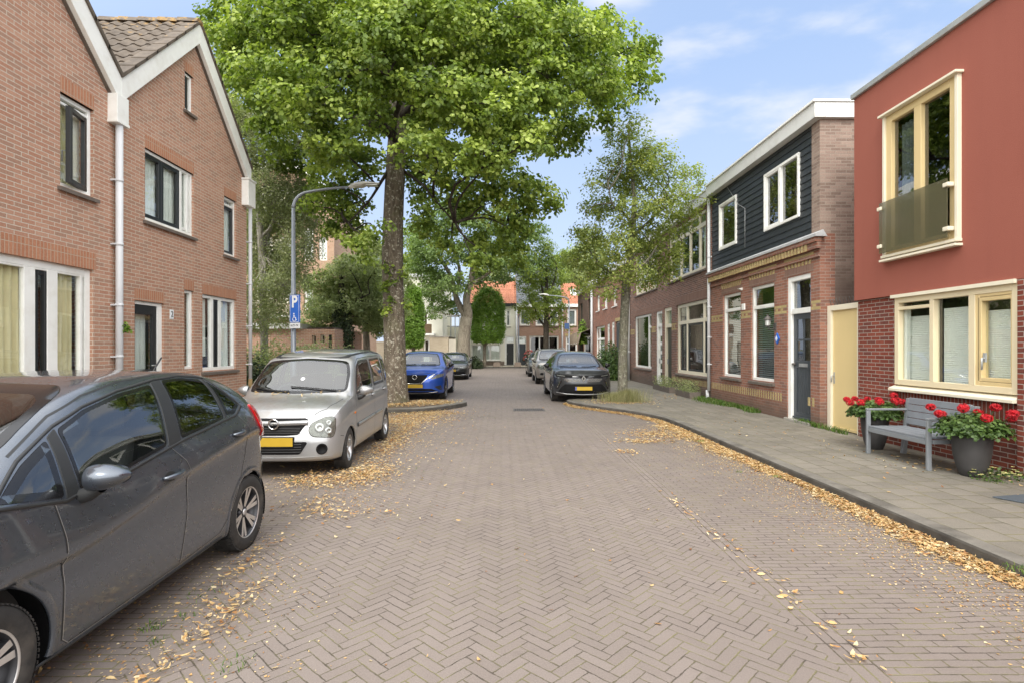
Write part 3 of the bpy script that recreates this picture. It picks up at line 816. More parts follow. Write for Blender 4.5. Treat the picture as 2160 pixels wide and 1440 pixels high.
ha = dict(gw=(-3.55, FL.u(197), .95, FL.z(197, 570)), up=(FL.u(127), FL.u(198), FL.z(127, 391), FL.z(127, 193)))
HA = gable_house(-HW, 'brick gabled house with the open upstairs casement and beige curtains, beside the grey hatchback', list(ha.values()))
g = ha['gw']
window(HA, *g, d=.05, fw=.10, vs=[(u(71), .17), (u(119), .17), (u(179), .05), (-2.6, .17)], hs=[(g[3] - .10, .05)],
       sashes=[(u(83), u(111), g[2] + .1, g[3] - .13, 'black', .055)], sill='stone',
       curtain=[(g[0] + .1, u(66), g[2], g[3] - .1, 'curtain', 'folds'), (u(80), u(104), g[2], g[3] - .1, 'curtain', 'folds'), (u(124), u(177), g[2], g[3] - .1, 'curtain', 'folds')])
lintel(HA, g[0], g[1], g[3] + .002, .25, 'soldier_left', ext=.05)
g = ha['up']
window(HA, *g, d=.05, fw=.06, sill='stone', glass_='glass', room=False,
       curtain=[(g[0] + .03, g[1] - .05, g[2] + .05, g[3] - .06, 'curtain', 'folds')], hs=[(g[3] - .12, .04)])
lintel(HA, g[0], g[1], g[3], .22, 'soldier_left')
# the casement standing open on its right-hand hinges
sw = g[1] - g[0] - .14; zt, zb = g[3] - .16, g[2] + .06
w = MB(); w.box(-sw, -sw + .07, -.03, .03, zb, zt); w.box(-.06, 0, -.03, .03, zb, zt); w.box(-sw + .07, -.06, -.03, .03, zt - .06, zt); w.box(-sw + .07, -.06, -.03, .03, zb, zb + .07)
cs = w.build('open_casement', M['black'], HA, bevel=.004); cs.location = (g[1] - .08, .08, 0); cs.rotation_euler = (0, 0, R(15))
w = MB(); w.box(-sw + .06, -.05, -.004, .004, zb + .05, zt - .05); w.build('pane', M['glass'], cs)
w = MB(); w.tube([(-sw + .03, .04, zb + .45), (-sw + .03, .08, zb + .45), (-sw + .03, .08, zb + .30)], .01, 8); w.build('handle', M['zinc'], cs)
w = MB(); w.box(-.13, .13, -.15, .06, 5.22, 5.62); w.box(-.14, .14, -.16, .07, 5.17, 5.22); w.build('gutter_box', M['white'], HB, bevel=.006)
pipe(HB, .0, SW, 5.18, r=.052, y=-.09, brackets=(1.55, 2.35, 3.3, 4.3))
# next gable towards the camera side, just outside the frame
HC = gable_house(-2 * HW, 'brick gabled house next to the grey hatchback', [(-8.2, -6.8, 1., 2.6), (-5.9, -4.9, SW, 2.5)])
window(HC, -8.2, -6.8, 1., 2.6, vs=[(-7.5, .1)], sill='stone'); window(HC, -5.9, -4.9, SW, 2.5, fm='black')
# fern growing from the pipe is made with the plants

# ================================================================== red stuccoed house on the right
FR = Face('R', LR, 10.63)
yr = FR.Y0; u = FR.u; z = FR.z
uL = u(1803); uR_ = FR.Y0 + 2.4       # left corner in the photo, right end past the camera
ZS = z(1800, 635); ZT = z(1800, 212)
RH = empty('red_house', label='red stuccoed house with cream windows over dark red brick behind the bench', cat='house'); FR.place(RH)
gwin = (u(1884), u(2144), z(2144, 838), z(2144, 597))
pr = u(2145.5)
wall_panel('wall', [(uL, 0), (pr, 0), (pr, ZS), (uL, ZS)], [(gwin[0], gwin[1] - .002, gwin[2], gwin[3])], M['brick_red'], RH, thick=.25, y0=.06)
w = MB(); w.box(pr + .002, uR_, .0, .31, 0, ZS - .002); w.build('wall', M['brick_red'], RH)
upw = (u(1873), u(2022), z(1869, 541), z(1869, 250))
wall_panel('stucco_wall', [(uL - .015, ZS), (uR_, ZS), (uR_, ZT), (uL - .015, ZT)], [upw], M['stucco'], RH, thick=.3, y0=0.)
w = MB(); w.box(uL - .015, uL + .2, .302, 9, ZS, ZT); w.build('stucco_wall', M['stucco'], RH)
w = MB(); w.box(uL, uL + .2, .312, 9, 0, ZS - .002); w.box(uL + .2, uR_, 8.8, 9, 0, ZT); w.build('side_wall', M['brick_red'], RH)
w = MB(); w.box(uL - .05, uR_ + .02, -.05, .12, ZT, ZT + .09); w.build('roof_edge', M['zinc'], RH, bevel=.008)
w = MB(); w.box(uL - .015, uR_, .12, 9, ZT + .0, ZT + .05); w.build('roof', M['lead'], RH)
# ground window
g = gwin
mz = lambda a, x, y: z(x, y)
fr = window(RH, g[0], g[1], g[2] + .03, g[3], fm='cream', fw=.085, d=.02, ft=.10, vs=[(u(1961.5), .075), (u(2046), .10)], hs=[(g[3] - .17, .05, g[0] + .085, u(1957))], glass_='glass',
            sashes=[(u(2050), u(2143), g[2] + .09, g[3] - .05, 'ochre', .075), (u(2058), u(2134), g[2] + .17, g[3] - .13, 'ochre', .05)],
            curtain=[(u(1893), u(1959), g[2] + .08, g[3] - .30, 'blind', 'pleat'), (u(1968), u(2043), g[2] + .08, g[3] - .22, 'blind', 'pleat'), (u(2058), u(2132), g[2] + .18, g[3] - .30, 'blind', 'pleat'),
                     (g[0] + .05, u(1903), g[2] + .05, g[3] - .18, 'net', 'folds')])
w = MB(); w.lathe([(0, -.07), (.05, -.055), (.075, 0), (.05, .055), (0, .07)], 16, center=(u(1924), .28, g[2] + .17)); w.build('vase', M['black'], fr)
w = MB(); w.tube([(u(2071), .05, 1.55), (u(2071), .0, 1.55), (u(2071), .0, 1.40)], .012, 8); w.box(u(2071) - .018, u(2071) + .018, .03, .055, 1.50, 1.62); w.build('handle', M['zinc'], fr)
w = MB(); w.hexa([(g[0] - .05, -.05, g[2] - .07), (g[1] + .0, -.05, g[2] - .07), (g[1] + .0, .10, g[2] - .07), (g[0] - .05, .10, g[2] - .07),
                  (g[0] - .05, -.05, g[2] - .03), (g[1] + .0, -.05, g[2] - .03), (g[1] + .0, .10, g[2] + .028), (g[0] - .05, .10, g[2] + .028)]); w.build('sill', M['cream_l'], fr, bevel=.004)
lintel(RH, g[0], g[1] - .01, g[2] - .30, .22, 'soldier_red', proud=-.054)
w = MB(); w.box(g[0] - .03, g[1], -.03, .055, g[3], g[3] + .05); w.build('head_board', M['cream_l'], fr)
# upstairs french window with its glass panel
g = upw
fr = window(RH, *g, fm='ochre', fw=.115, d=-.03, ft=.09, vs=[((g[0] + g[1]) / 2 - .02, .14)], glass_='glass_dark', curtain=[(g[0] + .18, g[0] + .42, g[2] + .1, g[3] - .2, 'net', 'folds')])
w = MB()
for a, c, e_, f_ in ((g[0] - .05, g[0], g[2] - .02, g[3]), (g[1], g[1] + .05, g[2] - .02, g[3])): w.box(a, c, -.06, .03, e_, f_)
w.box(g[0] - .08, g[1] + .09, -.12, .03, g[3], g[3] + .035); w.build('surround', M['cream_l'], fr, bevel=.004)
w = MB(); w.box(g[0] - .05, g[1] + .06, -.09, .02, g[2] - .04, g[2] - .0); w.box(g[0] - .06, g[1] + .07, -.11, .02, g[2] - .10, g[2] - .065); w.build('sill', M['cream_l'], fr, bevel=.004)
gz0, gz1 = z(1869, 537), z(1869, 431)
w = MB(); w.box(g[0] - .03, g[1] - .05, -.125, -.11, gz0, gz1); w.build('glass_balustrade', M['frost'], RH)
for a in (g[0] - .05, g[1] - .09):
    for q in (gz0 + .09, gz1 - .12): w = MB(); w.box(a - .02, a + .08, -.14, -.05, q, q + .06); w.build('clamp', M['cream_l'], RH, bevel=.01)

# ================================================================== yellow gate in the gap
FG = Face('R', LR + .16, 10.63)
GT = empty('yellow_gate', label='plain pale yellow gate in a cream frame between the red and the dark boarded house', cat='gate'); FG.place(GT)
a0, a1 = FG.u(1747), FG.u(1806) + .10; zt = FG.z(1748, 646)
w = MB(); w.box(a0, a0 + .11, -.02, .10, SW, zt - .10); w.box(a0, a1, -.02, .10, zt - .10, zt); w.box(a1 - .05, a1, -.02, .10, SW, zt - .1); w.build('frame', M['cream_l'], GT, bevel=.004)
w = MB(); w.box(a0 + .11, a1 - .05, .03, .075, SW + .02, zt - .10); dl = w.build('door_leaf', M['yellow_door'], GT)
w = MB(); w.box(a0 + .13, a1 - .06, -.0, .028, SW + .02, SW + .06); w.build('drip_rail', M['ochre'], dl)
w = MB(); w.box(a0 + .14, a0 + .17, .018, .03, 1.0, 1.22); w.tube([(a0 + .155, .02, 1.15), (a0 + .155, -.03, 1.15), (a0 + .155, -.03, 1.03)], .012, 8); w.build('handle', M['zinc'], dl)
w = MB()
for k in range(9): w.tube([(a0 + .04 + k * .1, .04, zt), (a0 + .02 + k * .1, .02, zt + .14)], .006, 5)
w.build('spikes', M['iron'], GT)

# ================================================================== house with charcoal boards
DH = empty('boarded_house', label='narrow brick house with charcoal boarded upper floor and grey door, beside the yellow gate', cat='house'); FR.place(DH)
uA, uB = u(1500), 0.0                      # left end and right corner (u = 0 at the corner)
ZL = z(1727, 493)                          # lead ledge
ZF = z(1725, 255)                          # underside of the roof edge
w1 = (u(1525), u(1562.5), z(1526, 792), z(1526, 624)); w2 = (u(1584), u(1633), z(1585, 800), z(1585, 607)); wd = (u(1660.5), u(1710), SW, z(1661, 587))
wall_panel('wall', [(uA, 0), (uB, 0), (uB, ZL - .0), (uA, ZL - .0)], [w1, w2, wd], M['brick_dutch'], DH, thick=.3)
uw1 = (u(1518), u(1554), z(1518, 530), z(1518, 434)); uw2 = (u(1613), u(1687), z(1613, 490), z(1613, 370))
uc = u(1712)
wall_panel('wall', [(uc, ZL + .002), (uB, ZL + .002), (uB, ZF), (uc, ZF)], [], M['brick_side'], DH, thick=.3)
wall_panel('backing_wall', [(uA, ZL + .002), (uc - .002, ZL + .002), (uc - .002, ZF), (uA, ZF)], [uw1, uw2], M['brick_dutch'], DH, thick=.2, y0=.08)
w = MB(); hh = .142; n = int((ZF - ZL) / hh) + 1
for k in range(n):
    za = ZL + .03 + k * hh; zb = min(za + hh + .012, ZF)
    if za > ZF - .02: break
    cuts = sorted({za, zb} | {v for q in (uw1, uw2) for v in (q[2], q[3]) if za < v < zb})
    for c0, c1 in zip(cuts, cuts[1:]):
        sp = [(uA + .06, uc - .004)]; cm = (c0 + c1) / 2
        for q in (uw1, uw2):
            if q[2] < cm < q[3]: sp = [t for s_ in sp for t in ([s_] if q[1] < s_[0] or q[0] > s_[1] else [(s_[0], q[0] + .01), (q[1] - .01, s_[1])])]
        y0_, y1_ = .018 * (c0 - za) / (zb - za), .018 * (c1 - za) / (zb - za)
        for s_ in sp: w.hexa([(s_[0], y0_, c0), (s_[1], y0_, c0), (s_[1], .078, c0), (s_[0], .078, c0), (s_[0], y1_, c1), (s_[1], y1_, c1), (s_[1], .078, c1), (s_[0], .078, c1)])
w.build('cladding', M['clad'], DH)
def house_win(h, g, **k): return window(h, *g, **k)
fr = house_win(DH, uw1, d=-.03, ft=.09, fw=.06, glass_='glass_dark', sashes=[(uw1[0] + .045, uw1[1] - .04, uw1[2] + .05, uw1[3] - .04, 'white', .05)], curtain=[(uw1[0] + .06, uw1[0] + .35, uw1[2] + .1, uw1[3] - .1, 'purple', 'folds')])
mid = (uw2[0] + uw2[1]) / 2 - .03
fr = house_win(DH, uw2, d=-.03, ft=.09, fw=.06, vs=[(mid, .09)], glass_='glass_dark', sashes=[(uw2[0] + .05, mid - .02, uw2[2] + .05, uw2[3] - .04, 'white', .055)], curtain=[(uw2[1] - .45, uw2[1] - .1, uw2[2] + .1, uw2[3] - .1, 'purple', 'folds')])
blc = lambda g: [(g[0] + .05, g[1] - .05, g[2] + .08, g[3] - .5, 'blindg', 'slats')]
for g, tz in ((w1, (1527, 656)), (w2, (1586, 650))):
    window(DH, *g, fw=.07, d=.045, hs=[(FR.z(*tz), .085)], sill='stone', curtain=blc(g), sillh=.06, glass_='glass')
# door with a two by two light
g = wd; tz = z(1663, 659); w = MB()
w.box(g[0], g[0] + .12, .02, .14, g[2], g[3]); w.box(g[0] + .12, g[1], .02, .14, g[3] - .10, g[3]); w.box(g[0] + .12, g[1], .03, .13, tz - .05, tz + .06); w.box(g[1] - .03, g[1], .02, .14, g[2], g[3] - .1)
fr = w.build('door_frame', M['white'], DH, bevel=.004)
w = MB(); w.box(g[0] + .11, g[1] - .02, .09, .10, tz + .05, g[3] - .09); w.build('pane', M['glass_dark'], fr)
a0, a1 = g[0] + .12, g[1] - .03; zt = tz - .05; zl = 1.42; w = MB(); sw_ = .12; um = (a0 + a1) / 2
w.box(a0, a0 + sw_, .08, .13, g[2] + .05, zt); w.box(a1 - sw_, a1, .08, .13, g[2] + .05, zt); w.box(a0 + sw_, a1 - sw_, .08, .13, zt - .12, zt); w.box(a0 + sw_, a1 - sw_, .08, .13, zl - .16, zl)
w.box(um - .02, um + .02, .085, .125, zl, zt - .12); w.box(a0 + sw_, a1 - sw_, .087, .123, (zl + zt) / 2 - .08, (zl + zt) / 2 - .04)
n = 8
for k in range(n): w.box(a0 + sw_ + (a1 - a0 - 2 * sw_) * k / n + .003, a0 + sw_ + (a1 - a0 - 2 * sw_) * (k + 1) / n - .003, .095, .12, g[2] + .2, zl - .16)
w.box(a0 + sw_, a1 - sw_, .08, .13, g[2] + .05, g[2] + .2); w.box(a0 + .02, a1 - .02, .04, .08, g[2] + .07, g[2] + .11)
dr = w.build('door', M['dgrey'], DH, bevel=.003, seg=1)
w = MB(); w.box(a0 + sw_, a1 - sw_, .10, .108, zl, zt - .12); w.build('pane', M['glass_dark'], dr)
w = MB(); w.box(um - .16, um + .16, .07, .082, zl - .13, zl - .06); w.build('letter_slot', M['zinc'], dr)
w = MB(); w.lathe([(0, .0), (.02, .0), (.022, .03), (.035, .045), (.035, .06), (0, .07)], 14, center=(a0 + .06, .01, zl - .08), axis='y'); w.build('door_knob', M['iron'], dr)
w = MB(); w.box(g[0] - .05, g[1] + .03, -.06, .14, SW - .02, SW + .05); w.build('doorstep', M['concrete'], DH, bevel=.01)
# ledge, cornice of yellow dentils and banding
w = MB(); w.hexa([(uA, -.16, ZL - .08), (.12, -.16, ZL - .08), (.12, .078, ZL - .08), (uA, .078, ZL - .08), (uA, -.16, ZL - .03), (.12, -.16, ZL - .03), (.12, -.004, ZL + .05), (uA, -.004, ZL + .05)]); w.build('lead_ledge', M['lead'], DH)
w = MB(); w.box(uA, .06, -.13, -.003, ZL - .17, ZL - .082); w.box(uA, .05, -.09, -.003, ZL - .30, ZL - .172); w.box(uA, .03, -.05, -.003, ZL - .46, ZL - .40); w.build('cornice', M['brick_dutch'], DH)
w = MB(); k = 0; q = uA + .05
while q < -.25:
    w.box(q, q + .065, -.115, -.091, ZL - .31, ZL - .173); q += .13
w.build('dentils', M['brick_yellow'], DH)
def zigzag(g, zb, h):
    w = MB(); n = int((g[1] - g[0] + .2) / .125); st = (g[1] - g[0] + .24) / n
    for k in range(n):
        a = g[0] - .12 + st * k; e0, e1 = [(q - (g[0] + g[1]) / 2) * .10 for q in (a, a + st)]
        w.hexa([(a - e0, -.010, zb + h * .42), (a + st * .5 - e0, -.010, zb + h * .42), (a + st * .5 - e0, .01, zb + h * .42), (a - e0, .01, zb + h * .42), (a, -.010, zb + h * .72), (a + st * .5, -.010, zb + h * .72), (a + st * .5, .01, zb + h * .72), (a, .01, zb + h * .72)])
    w.box(g[0] - .12, g[1] + .12, -.010, .01, zb + h * .722, zb + h)
    w.build('yellow_lintel', M['brick_yellow'], DH)
    w = MB(); w.box(g[0] - .1, g[1] + .1, -.006, .01, zb, zb + h * .415); w.build('lintel', M['soldier_brown'], DH)
zigzag(w1, w1[3] + .02, .38); zigzag(w2, w2[3] + .02, .38); zigzag(wd, wd[3] + .02, .38)
zb1, zb2 = z(1652, 656), z(1652, 648)
for a, c in ((uA + .02, w1[0] - .02), (w1[1] + .02, w2[0] - .02), (w2[1] + .02, wd[0] - .02), (wd[1] + .02, .003)):
    w = MB()
    for zz in (zb1 - .06, zb1 + .067): w.box(a, c, -.003, .01, zz, zz + .058)
    for k in range(int((c - a) / .22)): w.box(a + .05 + k * .22, a + .16 + k * .22, -.003, .01, zb1 + .0, zb1 + .065)
    w.build('yellow_band', M['brick_yellow'], DH)
w = MB(); q = uA + .05; zz = z(1505, 812)
while q < w2[1] + .35:
    w.box(q, q + .055, -.004, .01, zz - .09, zz + .09); q += .115
for a in (-.42, -.26): w.box(a, a + .07, -.004, .01, zz - .07, zz + .1)
w.build('yellow_header_band', M['brick_yellow'], DH)
# roof edge, side wall
w = MB(); w.box(uA - .0, .10, -.16, .05, ZF, ZF + .30); w.box(-.10, .10, .05, 9, ZF, ZF + .30); w.build('roof_edge', M['fascia'], DH, bevel=.008)
w = MB(); w.box(uA, .13, -.20, .08, ZF + .302, ZF + .34); w.box(-.12, .13, .08, 9, ZF + .302, ZF + .34); w.build('roof_trim', M['white'], DH)
w = MB(); w.box(uA, -.12, .05, 9, ZF + .2, ZF + .24); w.build('roof', M['lead'], DH)
w = MB(); w.box(-.3, -.0, .302, 9, 0, ZF); w.build('side_wall', M['brick_side'], DH)
w = MB(); w.box(uA, uA + .2, .302, 9, 0, ZF); w.box(uA + .2, -.3, 8.8, 9, 0, ZF); w.build('side_wall', M['brick_brown'], DH)
pipe(DH, uA + .0, .42, ZF + .1, r=.045, y=-.07, brackets=(1.2, 2.0, 2.9, 4.4), mat='white_pvc')
# wire from the roof edge
w = MB(); w.tube([(u(1535), -.02, z(1535, 395)), (u(1560), -.03, z(1560, 432)), (u(1573), -.02, z(1573, 440)), (u(1573), -.02, z(1573, 523))], .006, 5); w.build('cable', M['zinc'], DH)
w = MB(); w.box(u(1566.5), u(1572), -.03, 0, z(1569, 654), z(1569, 641)); w.build('meter_box', M['white'], DH)
# wall lantern
p = FR.uz(1634, 677); L = empty('wall_lantern', label='old iron wall lantern beside the grey front door', cat='lantern'); FR.place(L)
lp = L.matrix_basis @ Vector((p[0], -.17, p[1])) if False else None
o = MB(); cx, cz = p[0], p[1]; Y = -.16
o.lathe([(.0, -.12), (.045, -.11), (.055, -.10), (.06, .02), (.085, .03), (.03, .10), (.0, .13)], 6, center=(cx, Y, cz), sm=False); o.build('glass_housing', M['lamp_lens'], L)
o = MB()
for k in range(6):
    t = k * PI / 3; o.tube([(cx + .052 * math.cos(t), Y + .052 * math.sin(t), cz - .11), (cx + .064 * math.cos(t), Y + .064 * math.sin(t), cz + .03)], .006, 5)
o.lathe([(.0, .02), (.092, .02), (.095, .035), (.03, .105), (.012, .12), (.015, .15), (0, .16)], 6, center=(cx, Y, cz), sm=False); o.lathe([(0, -.16), (.02, -.14), (.058, -.12), (.058, -.105), (0, -.105)], 6, center=(cx, Y, cz), sm=False)
o.tube([(cx, Y, cz - .14), (cx + .03, Y + .03, cz - .20), (cx + .04, Y + .10, cz - .19), (cx + .04, 0, cz - .14)], .012, 6); o.box(cx - .01, cx + .09, -.025, 0, cz - .22, cz - .05); o.build('bracket', M['iron'], L)
# blue enamel diamond plate
p = FR.uz(1641, 714); S = empty('enamel_sign', label='small blue and white diamond plate beside the grey front door', cat='sign'); FR.place(S)
o = MB(); r = .10; o.prism([(p[0], p[1] - r * 1.25), (p[0] + r, p[1]), (p[0], p[1] + r * 1.25), (p[0] - r, p[1])], 'y', -.03, -.005); o.build('plate', M['blue'], S)
o = MB(); r = .052; o.prism([(p[0] - .01, p[1] - r * 1.25), (p[0] + r - .01, p[1]), (p[0] - .01, p[1] + r * 1.25), (p[0] - r - .01, p[1])], 'y', -.034, -.031); o.build('emblem', M['signwhite'], S)
# small white floodlight
o = MB(); q = FR.uz(1566, 611); o.hexa([(q[0]-.03,-.02,q[1]-.03),(q[0]+.03,-.02,q[1]-.03),(q[0]+.02,0,q[1]-.02),(q[0]-.02,0,q[1]-.02),(q[0]-.05,-.12,q[1]+.02),(q[0]+.06,-.12,q[1]+.02),(q[0]+.02,0,q[1]+.05),(q[0]-.02,0,q[1]+.05)]); o.build('wall_spotlight', M['white'], DH)
# ================================================================== brown brick terrace
GT_ = 'brown brick terrace houses on the right'
def terr(u0, u1, holes, label, mat='brick_brown', zt=None, D=9):
    h = empty('terrace_house', label=label, cat='house', group=GT_); FR.place(h)
    wall_panel('wall', [(u0, 0), (u1, 0), (u1, zt), (u0, zt)], holes, M[mat], h, thick=.3)
    w = MB(); w.box(u0, u1, -.14, .08, zt, zt + .30); w.build('roof_edge', M['fascia'], h)
    w = MB(); w.box(u0, u1, -.17, .10, zt + .302, zt + .34); w.build('roof_trim', M['white'], h)
    w = MB(); w.box(u0 + .001, u0 + .15, .302, D, 0, zt); w.box(u1 - .15, u1 - .001, .302, D, 0, zt); w.box(u0 + .15, u1 - .15, D - .2, D, 0, zt); w.build('side_wall', M[mat], h)
    w = MB(); w.box(u0, u1, .08, D, zt + .05, zt + .12); w.build('roof', M['lead'], h)
    return h
def ybands(h, spans, z0_, dz=.12):
    for a, c in spans:
        w = MB(); w.box(a, c, -.004, .01, z0_ - dz, z0_ + .06 - dz); w.box(a, c, -.004, .01, z0_ + dz - .06, z0_ + dz); k = a + .03
        while k < c - .1: w.box(k, k + .1, -.004, .01, z0_ - dz + .063, z0_ + dz - .063); k += .22
        w.build('yellow_band', M['brick_yellow'], h)
zc = FR.z(1486, 433)
uS = u(1398)
# --- house with the wide cross-framed window
c1 = (u(1427), u(1494), z(1427, 785), z(1427, 645)); cd = (u(1400.7), u(1416.5), SW, z(1401, 651)); cu = (u(1411), u(1489), z(1411, 596), z(1411, 492))
C1 = terr(uS, uA - .003, [c1, cd, cu], 'brown brick terrace house with wide cross framed window and dark green door', zt=zc)
zt_ = z(1428, 682)
window(C1, *c1, fm='cream_l', d=.05, fw=.11, vs=[(u(1446), .09), (u(1481), .09)], hs=[(zt_, .12)], sill='stone', curtain=[(c1[0] + .1, u(1444), c1[2] + .1, zt_, 'blindg', 'slats'), (u(1484), c1[1] - .1, c1[2] + .1, zt_, 'blindg', 'slats')],
       sashes=[(u(1434), u(1443.5), c1[2] + .11, zt_ - .07, 'black', .05), (u(1448), u(1479), c1[2] + .11, zt_ - .07, 'black', .06), (u(1483.5), c1[1] - .14, c1[2] + .11, zt_ - .07, 'black', .05)])
lintel(C1, c1[0], c1[1], c1[3], .28, 'soldier_brown', ext=.15)
window(C1, *cu, d=.05, fm='cream_l', fw=.10, vs=[(u(1433), .10), (u(1452), .10), (u(1472), .10)], hs=[(z(1416, 513), .13)], sill='stone',
       curtain=[(cu[0] + .1, u(1432), cu[2] + .1, z(1416, 513), 'blindg', 'folds'), (u(1474), cu[1] - .08, cu[2] + .1, z(1416, 513), 'net', 'folds')])
def rowdoor(h, g, fm, dm, tz, lights=False, label=None):
    w = MB(); w.box(g[0], g[0] + .16, .03, .15, g[2], g[3]); w.box(g[0] + .16, g[1], .03, .15, g[3] - .12, g[3]); w.box(g[1] - .05, g[1], .03, .15, g[2], g[3] - .12); w.box(g[0] + .16, g[1] - .05, .04, .15, tz - .05, tz + .08)
    fr = w.build('door_frame', M[fm], h, bevel=.004, seg=1)
    w = MB(); w.box(g[0] + .15, g[1] - .04, .1, .11, tz + .07, g[3] - .11); w.build('pane', M['glass'], fr)
    w = MB(); w.grid(wavy(g[0] + .15, g[1] - .04, tz + .07, g[3] - .11, .18)); w.build('curtain', M['net'], fr)
    w = MB(); w.box(g[0] + .16, g[1] - .05, .11, .15, g[2] + .03, tz - .05)
    a, c = g[0] + .24, g[1] - .13
    w.box(a, c, .10, .112, g[2] + .15, 1.0); w.box(a, c, .10, .112, 1.12, tz - .2)
    d_ = w.build('door', M[dm], h, bevel=.004, seg=1)
    if lights:
        w = MB()
        for k in range(5): w.box(a + .05, c - .05, .09, .099, .5 + k * .36, .72 + k * .36)
        w.build('pane', M['glass_dark'], d_)
    w = MB(); w.box(g[0] + .19, g[0] + .22, .07, .11, 1.08, 1.28); w.build('handle', M['zinc'], d_)
    w = MB(); w.box(g[0] - .05, g[1] + .05, -.1, .15, SW - .02, SW + .04); w.build('doorstep', M['concrete'], h)
    return fr
rowdoor(C1, cd, 'cream_l', 'dgreen', z(1402, 689))
ybands(C1, [(u(1417), c1[0] - .02)], z(1421, 689))
w = MB(); q = u(1417); zz = z(1497, 811)
while q < uA - .1: w.box(q, q + .055, -.004, .01, zz - .09, zz + .09); q += .115
w.build('yellow_header_band', M['brick_yellow'], C1)
pipe(C1, uA - .10, SW, .43, r=.05, y=-.07, name='downpipe_foot')
# --- its neighbour
c2 = (u(1339), u(1374), z(1339, 773), z(1339, 669)); cd2 = (u(1384), u(1396.7), SW, z(1384, 657)); uC2 = u(1329.5)
cu2 = (u(1340), u(1386), z(1340, 625), z(1340, 625) + (cu[3] - cu[2]) * .95)
C2 = terr(uC2, uS - .003, [c2, cd2, cu2], 'brown brick terrace house with white door and tall plain window behind the street tree', zt=zc)
window(C2, *c2, d=.05, fm='white', fw=.09, vs=[(u(1366), .10)], hs=[(z(1366, 690), .09, u(1366), c2[1] - .1)], sill='stone', glass_='glass')
window(C2, *cu2, d=.05, fm='cream_l', fw=.10, vs=[(u(1351), .1), (u(1362), .1), (u(1374), .1)], hs=[(cu2[3] - .5, .12)], sill='stone', curtain=[(cu2[0] + .1, cu2[1] - .1, cu2[2] + .1, cu2[3] - .1, 'net', 'folds')])
rowdoor(C2, cd2, 'white', 'white', z(1384, 688), lights=True)
lintel(C2, c2[0], cd2[1], c2[3], .28, 'soldier_brown', ext=.2)
ybands(C2, [(uC2 + .05, c2[0] - .05), (c2[1] + .02, cd2[0] - .05)], z(1335, 700))
pipe(C2, uC2 + .02, SW, zc, r=.06, y=-.08, brackets=(1.5, 2.8, 4.2))
# --- two more houses, then the one with the awning
uE = u(1289); uF = u(1251); ze = 5.9
e1 = (u(1299), u(1327), z(1327, 765), z(1327, 672)); ed = (u(1290.5), u(1296), SW, z(1291, 680)); eu = (u(1288.5), u(1298.5), z(1289, 648), z(1289, 612))
E1 = terr(uE, uC2 - .003, [e1, ed, (eu[0] + .4, eu[1] + .4, eu[2], eu[3])], 'terrace house with the dark shuttered shop window behind the street tree', mat='brick_dutch', zt=ze)
window(E1, *e1, fm='white', fw=.10, glass_='glass_dark', sill='white', vs=[((e1[0] + e1[1]) / 2, .08)])
w = MB(); w.box(e1[0] + .1, e1[1] - .1, .02, .09, e1[2] + .1, e1[3] - .12)
w.build('shutter', M['dgrey'], E1); lintel(E1, e1[0], e1[1], e1[3], .18, 'brick_yellow', ext=.2)
rowdoor(E1, ed, 'white', 'dgrey', z(1291, 690))
window(E1, eu[0] + .4, eu[1] + .4, eu[2], eu[3], fw=.12, glass_='glass_dark', sill='white')
e2 = (u(1256), u(1275.5), z(1256, 755), z(1256, 690)); e2d = (u(1281), u(1286), SW, z(1281, 684)); e2u = (u(1258), u(1265), z(1258, 657), z(1258, 624)); e2v = (u(1273), u(1281), z(1273, 652), z(1273, 618))
E2 = terr(uF, uE - .003, [e2, e2d, e2u, e2v], 'terrace house with tall white window far down the street, before the awning', mat='brick_dutch', zt=ze)
window(E2, *e2, fm='white', fw=.12, vs=[(u(1261.5), .14)], hs=[(z(1262, 715), .14)], sill='stone', curtain=[(e2[0] + .1, e2[1] - .1, e2[2] + .1, z(1262, 715), 'net', 'folds')])
window(E2, *e2u, fw=.14, sill='white', curtain=[(e2u[0], e2u[1], e2u[2], e2u[3], 'net', 'folds')]); window(E2, *e2v, fw=.14, sill='white', curtain=[(e2v[0], e2v[1], e2v[2], e2v[3], 'net', 'folds')])
rowdoor(E2, e2d, 'white', 'dgrey', z(1281, 694))
pipe(E2, uF + .05, SW, ze, r=.08, y=-.1)
uG = u(1219)
f1 = (uG + 1.2, uF - .7, .7, 2.7); f2 = (uG + 1.2, uG + 2.6, 3.7, 5.2); f3 = (uF - 2.2, uF - .8, 3.7, 5.2)
F1 = terr(uG, uF - .003, [f1, f2, f3], 'dark brown corner house with folded brown awnings at the end of the street', mat='brick_dark', zt=6.0)
for g in (f1, f2, f3): window(F1, *g, fm='dgreen', fw=.12, glass_='glass_dark')
AW = empty('window_awning', label='faded brown cloth awning over the shop window of the dark corner house', cat='awning'); FR.place(AW)
w = MB(); w.grid([[(a, -.02, 3.05), (a, -.75, 2.75), (a + .02, -.95, 1.95 + .15 * math.sin(a * 7))] for a in [f1[0] - .2 + k * (f1[1] - f1[0] + .4) / 24 for k in range(25)]]); w.build('cloth', simple('faded_awning_cloth', (.22, .17, .12), .9, .3, 3), AW)
w = MB(); [w.tube([(a, -.02, 2.6), (a, -.76, 2.74)], .015, 6) for a in (f1[0] - .1, f1[1] + .1)]; w.build('arm', M['iron'], AW)

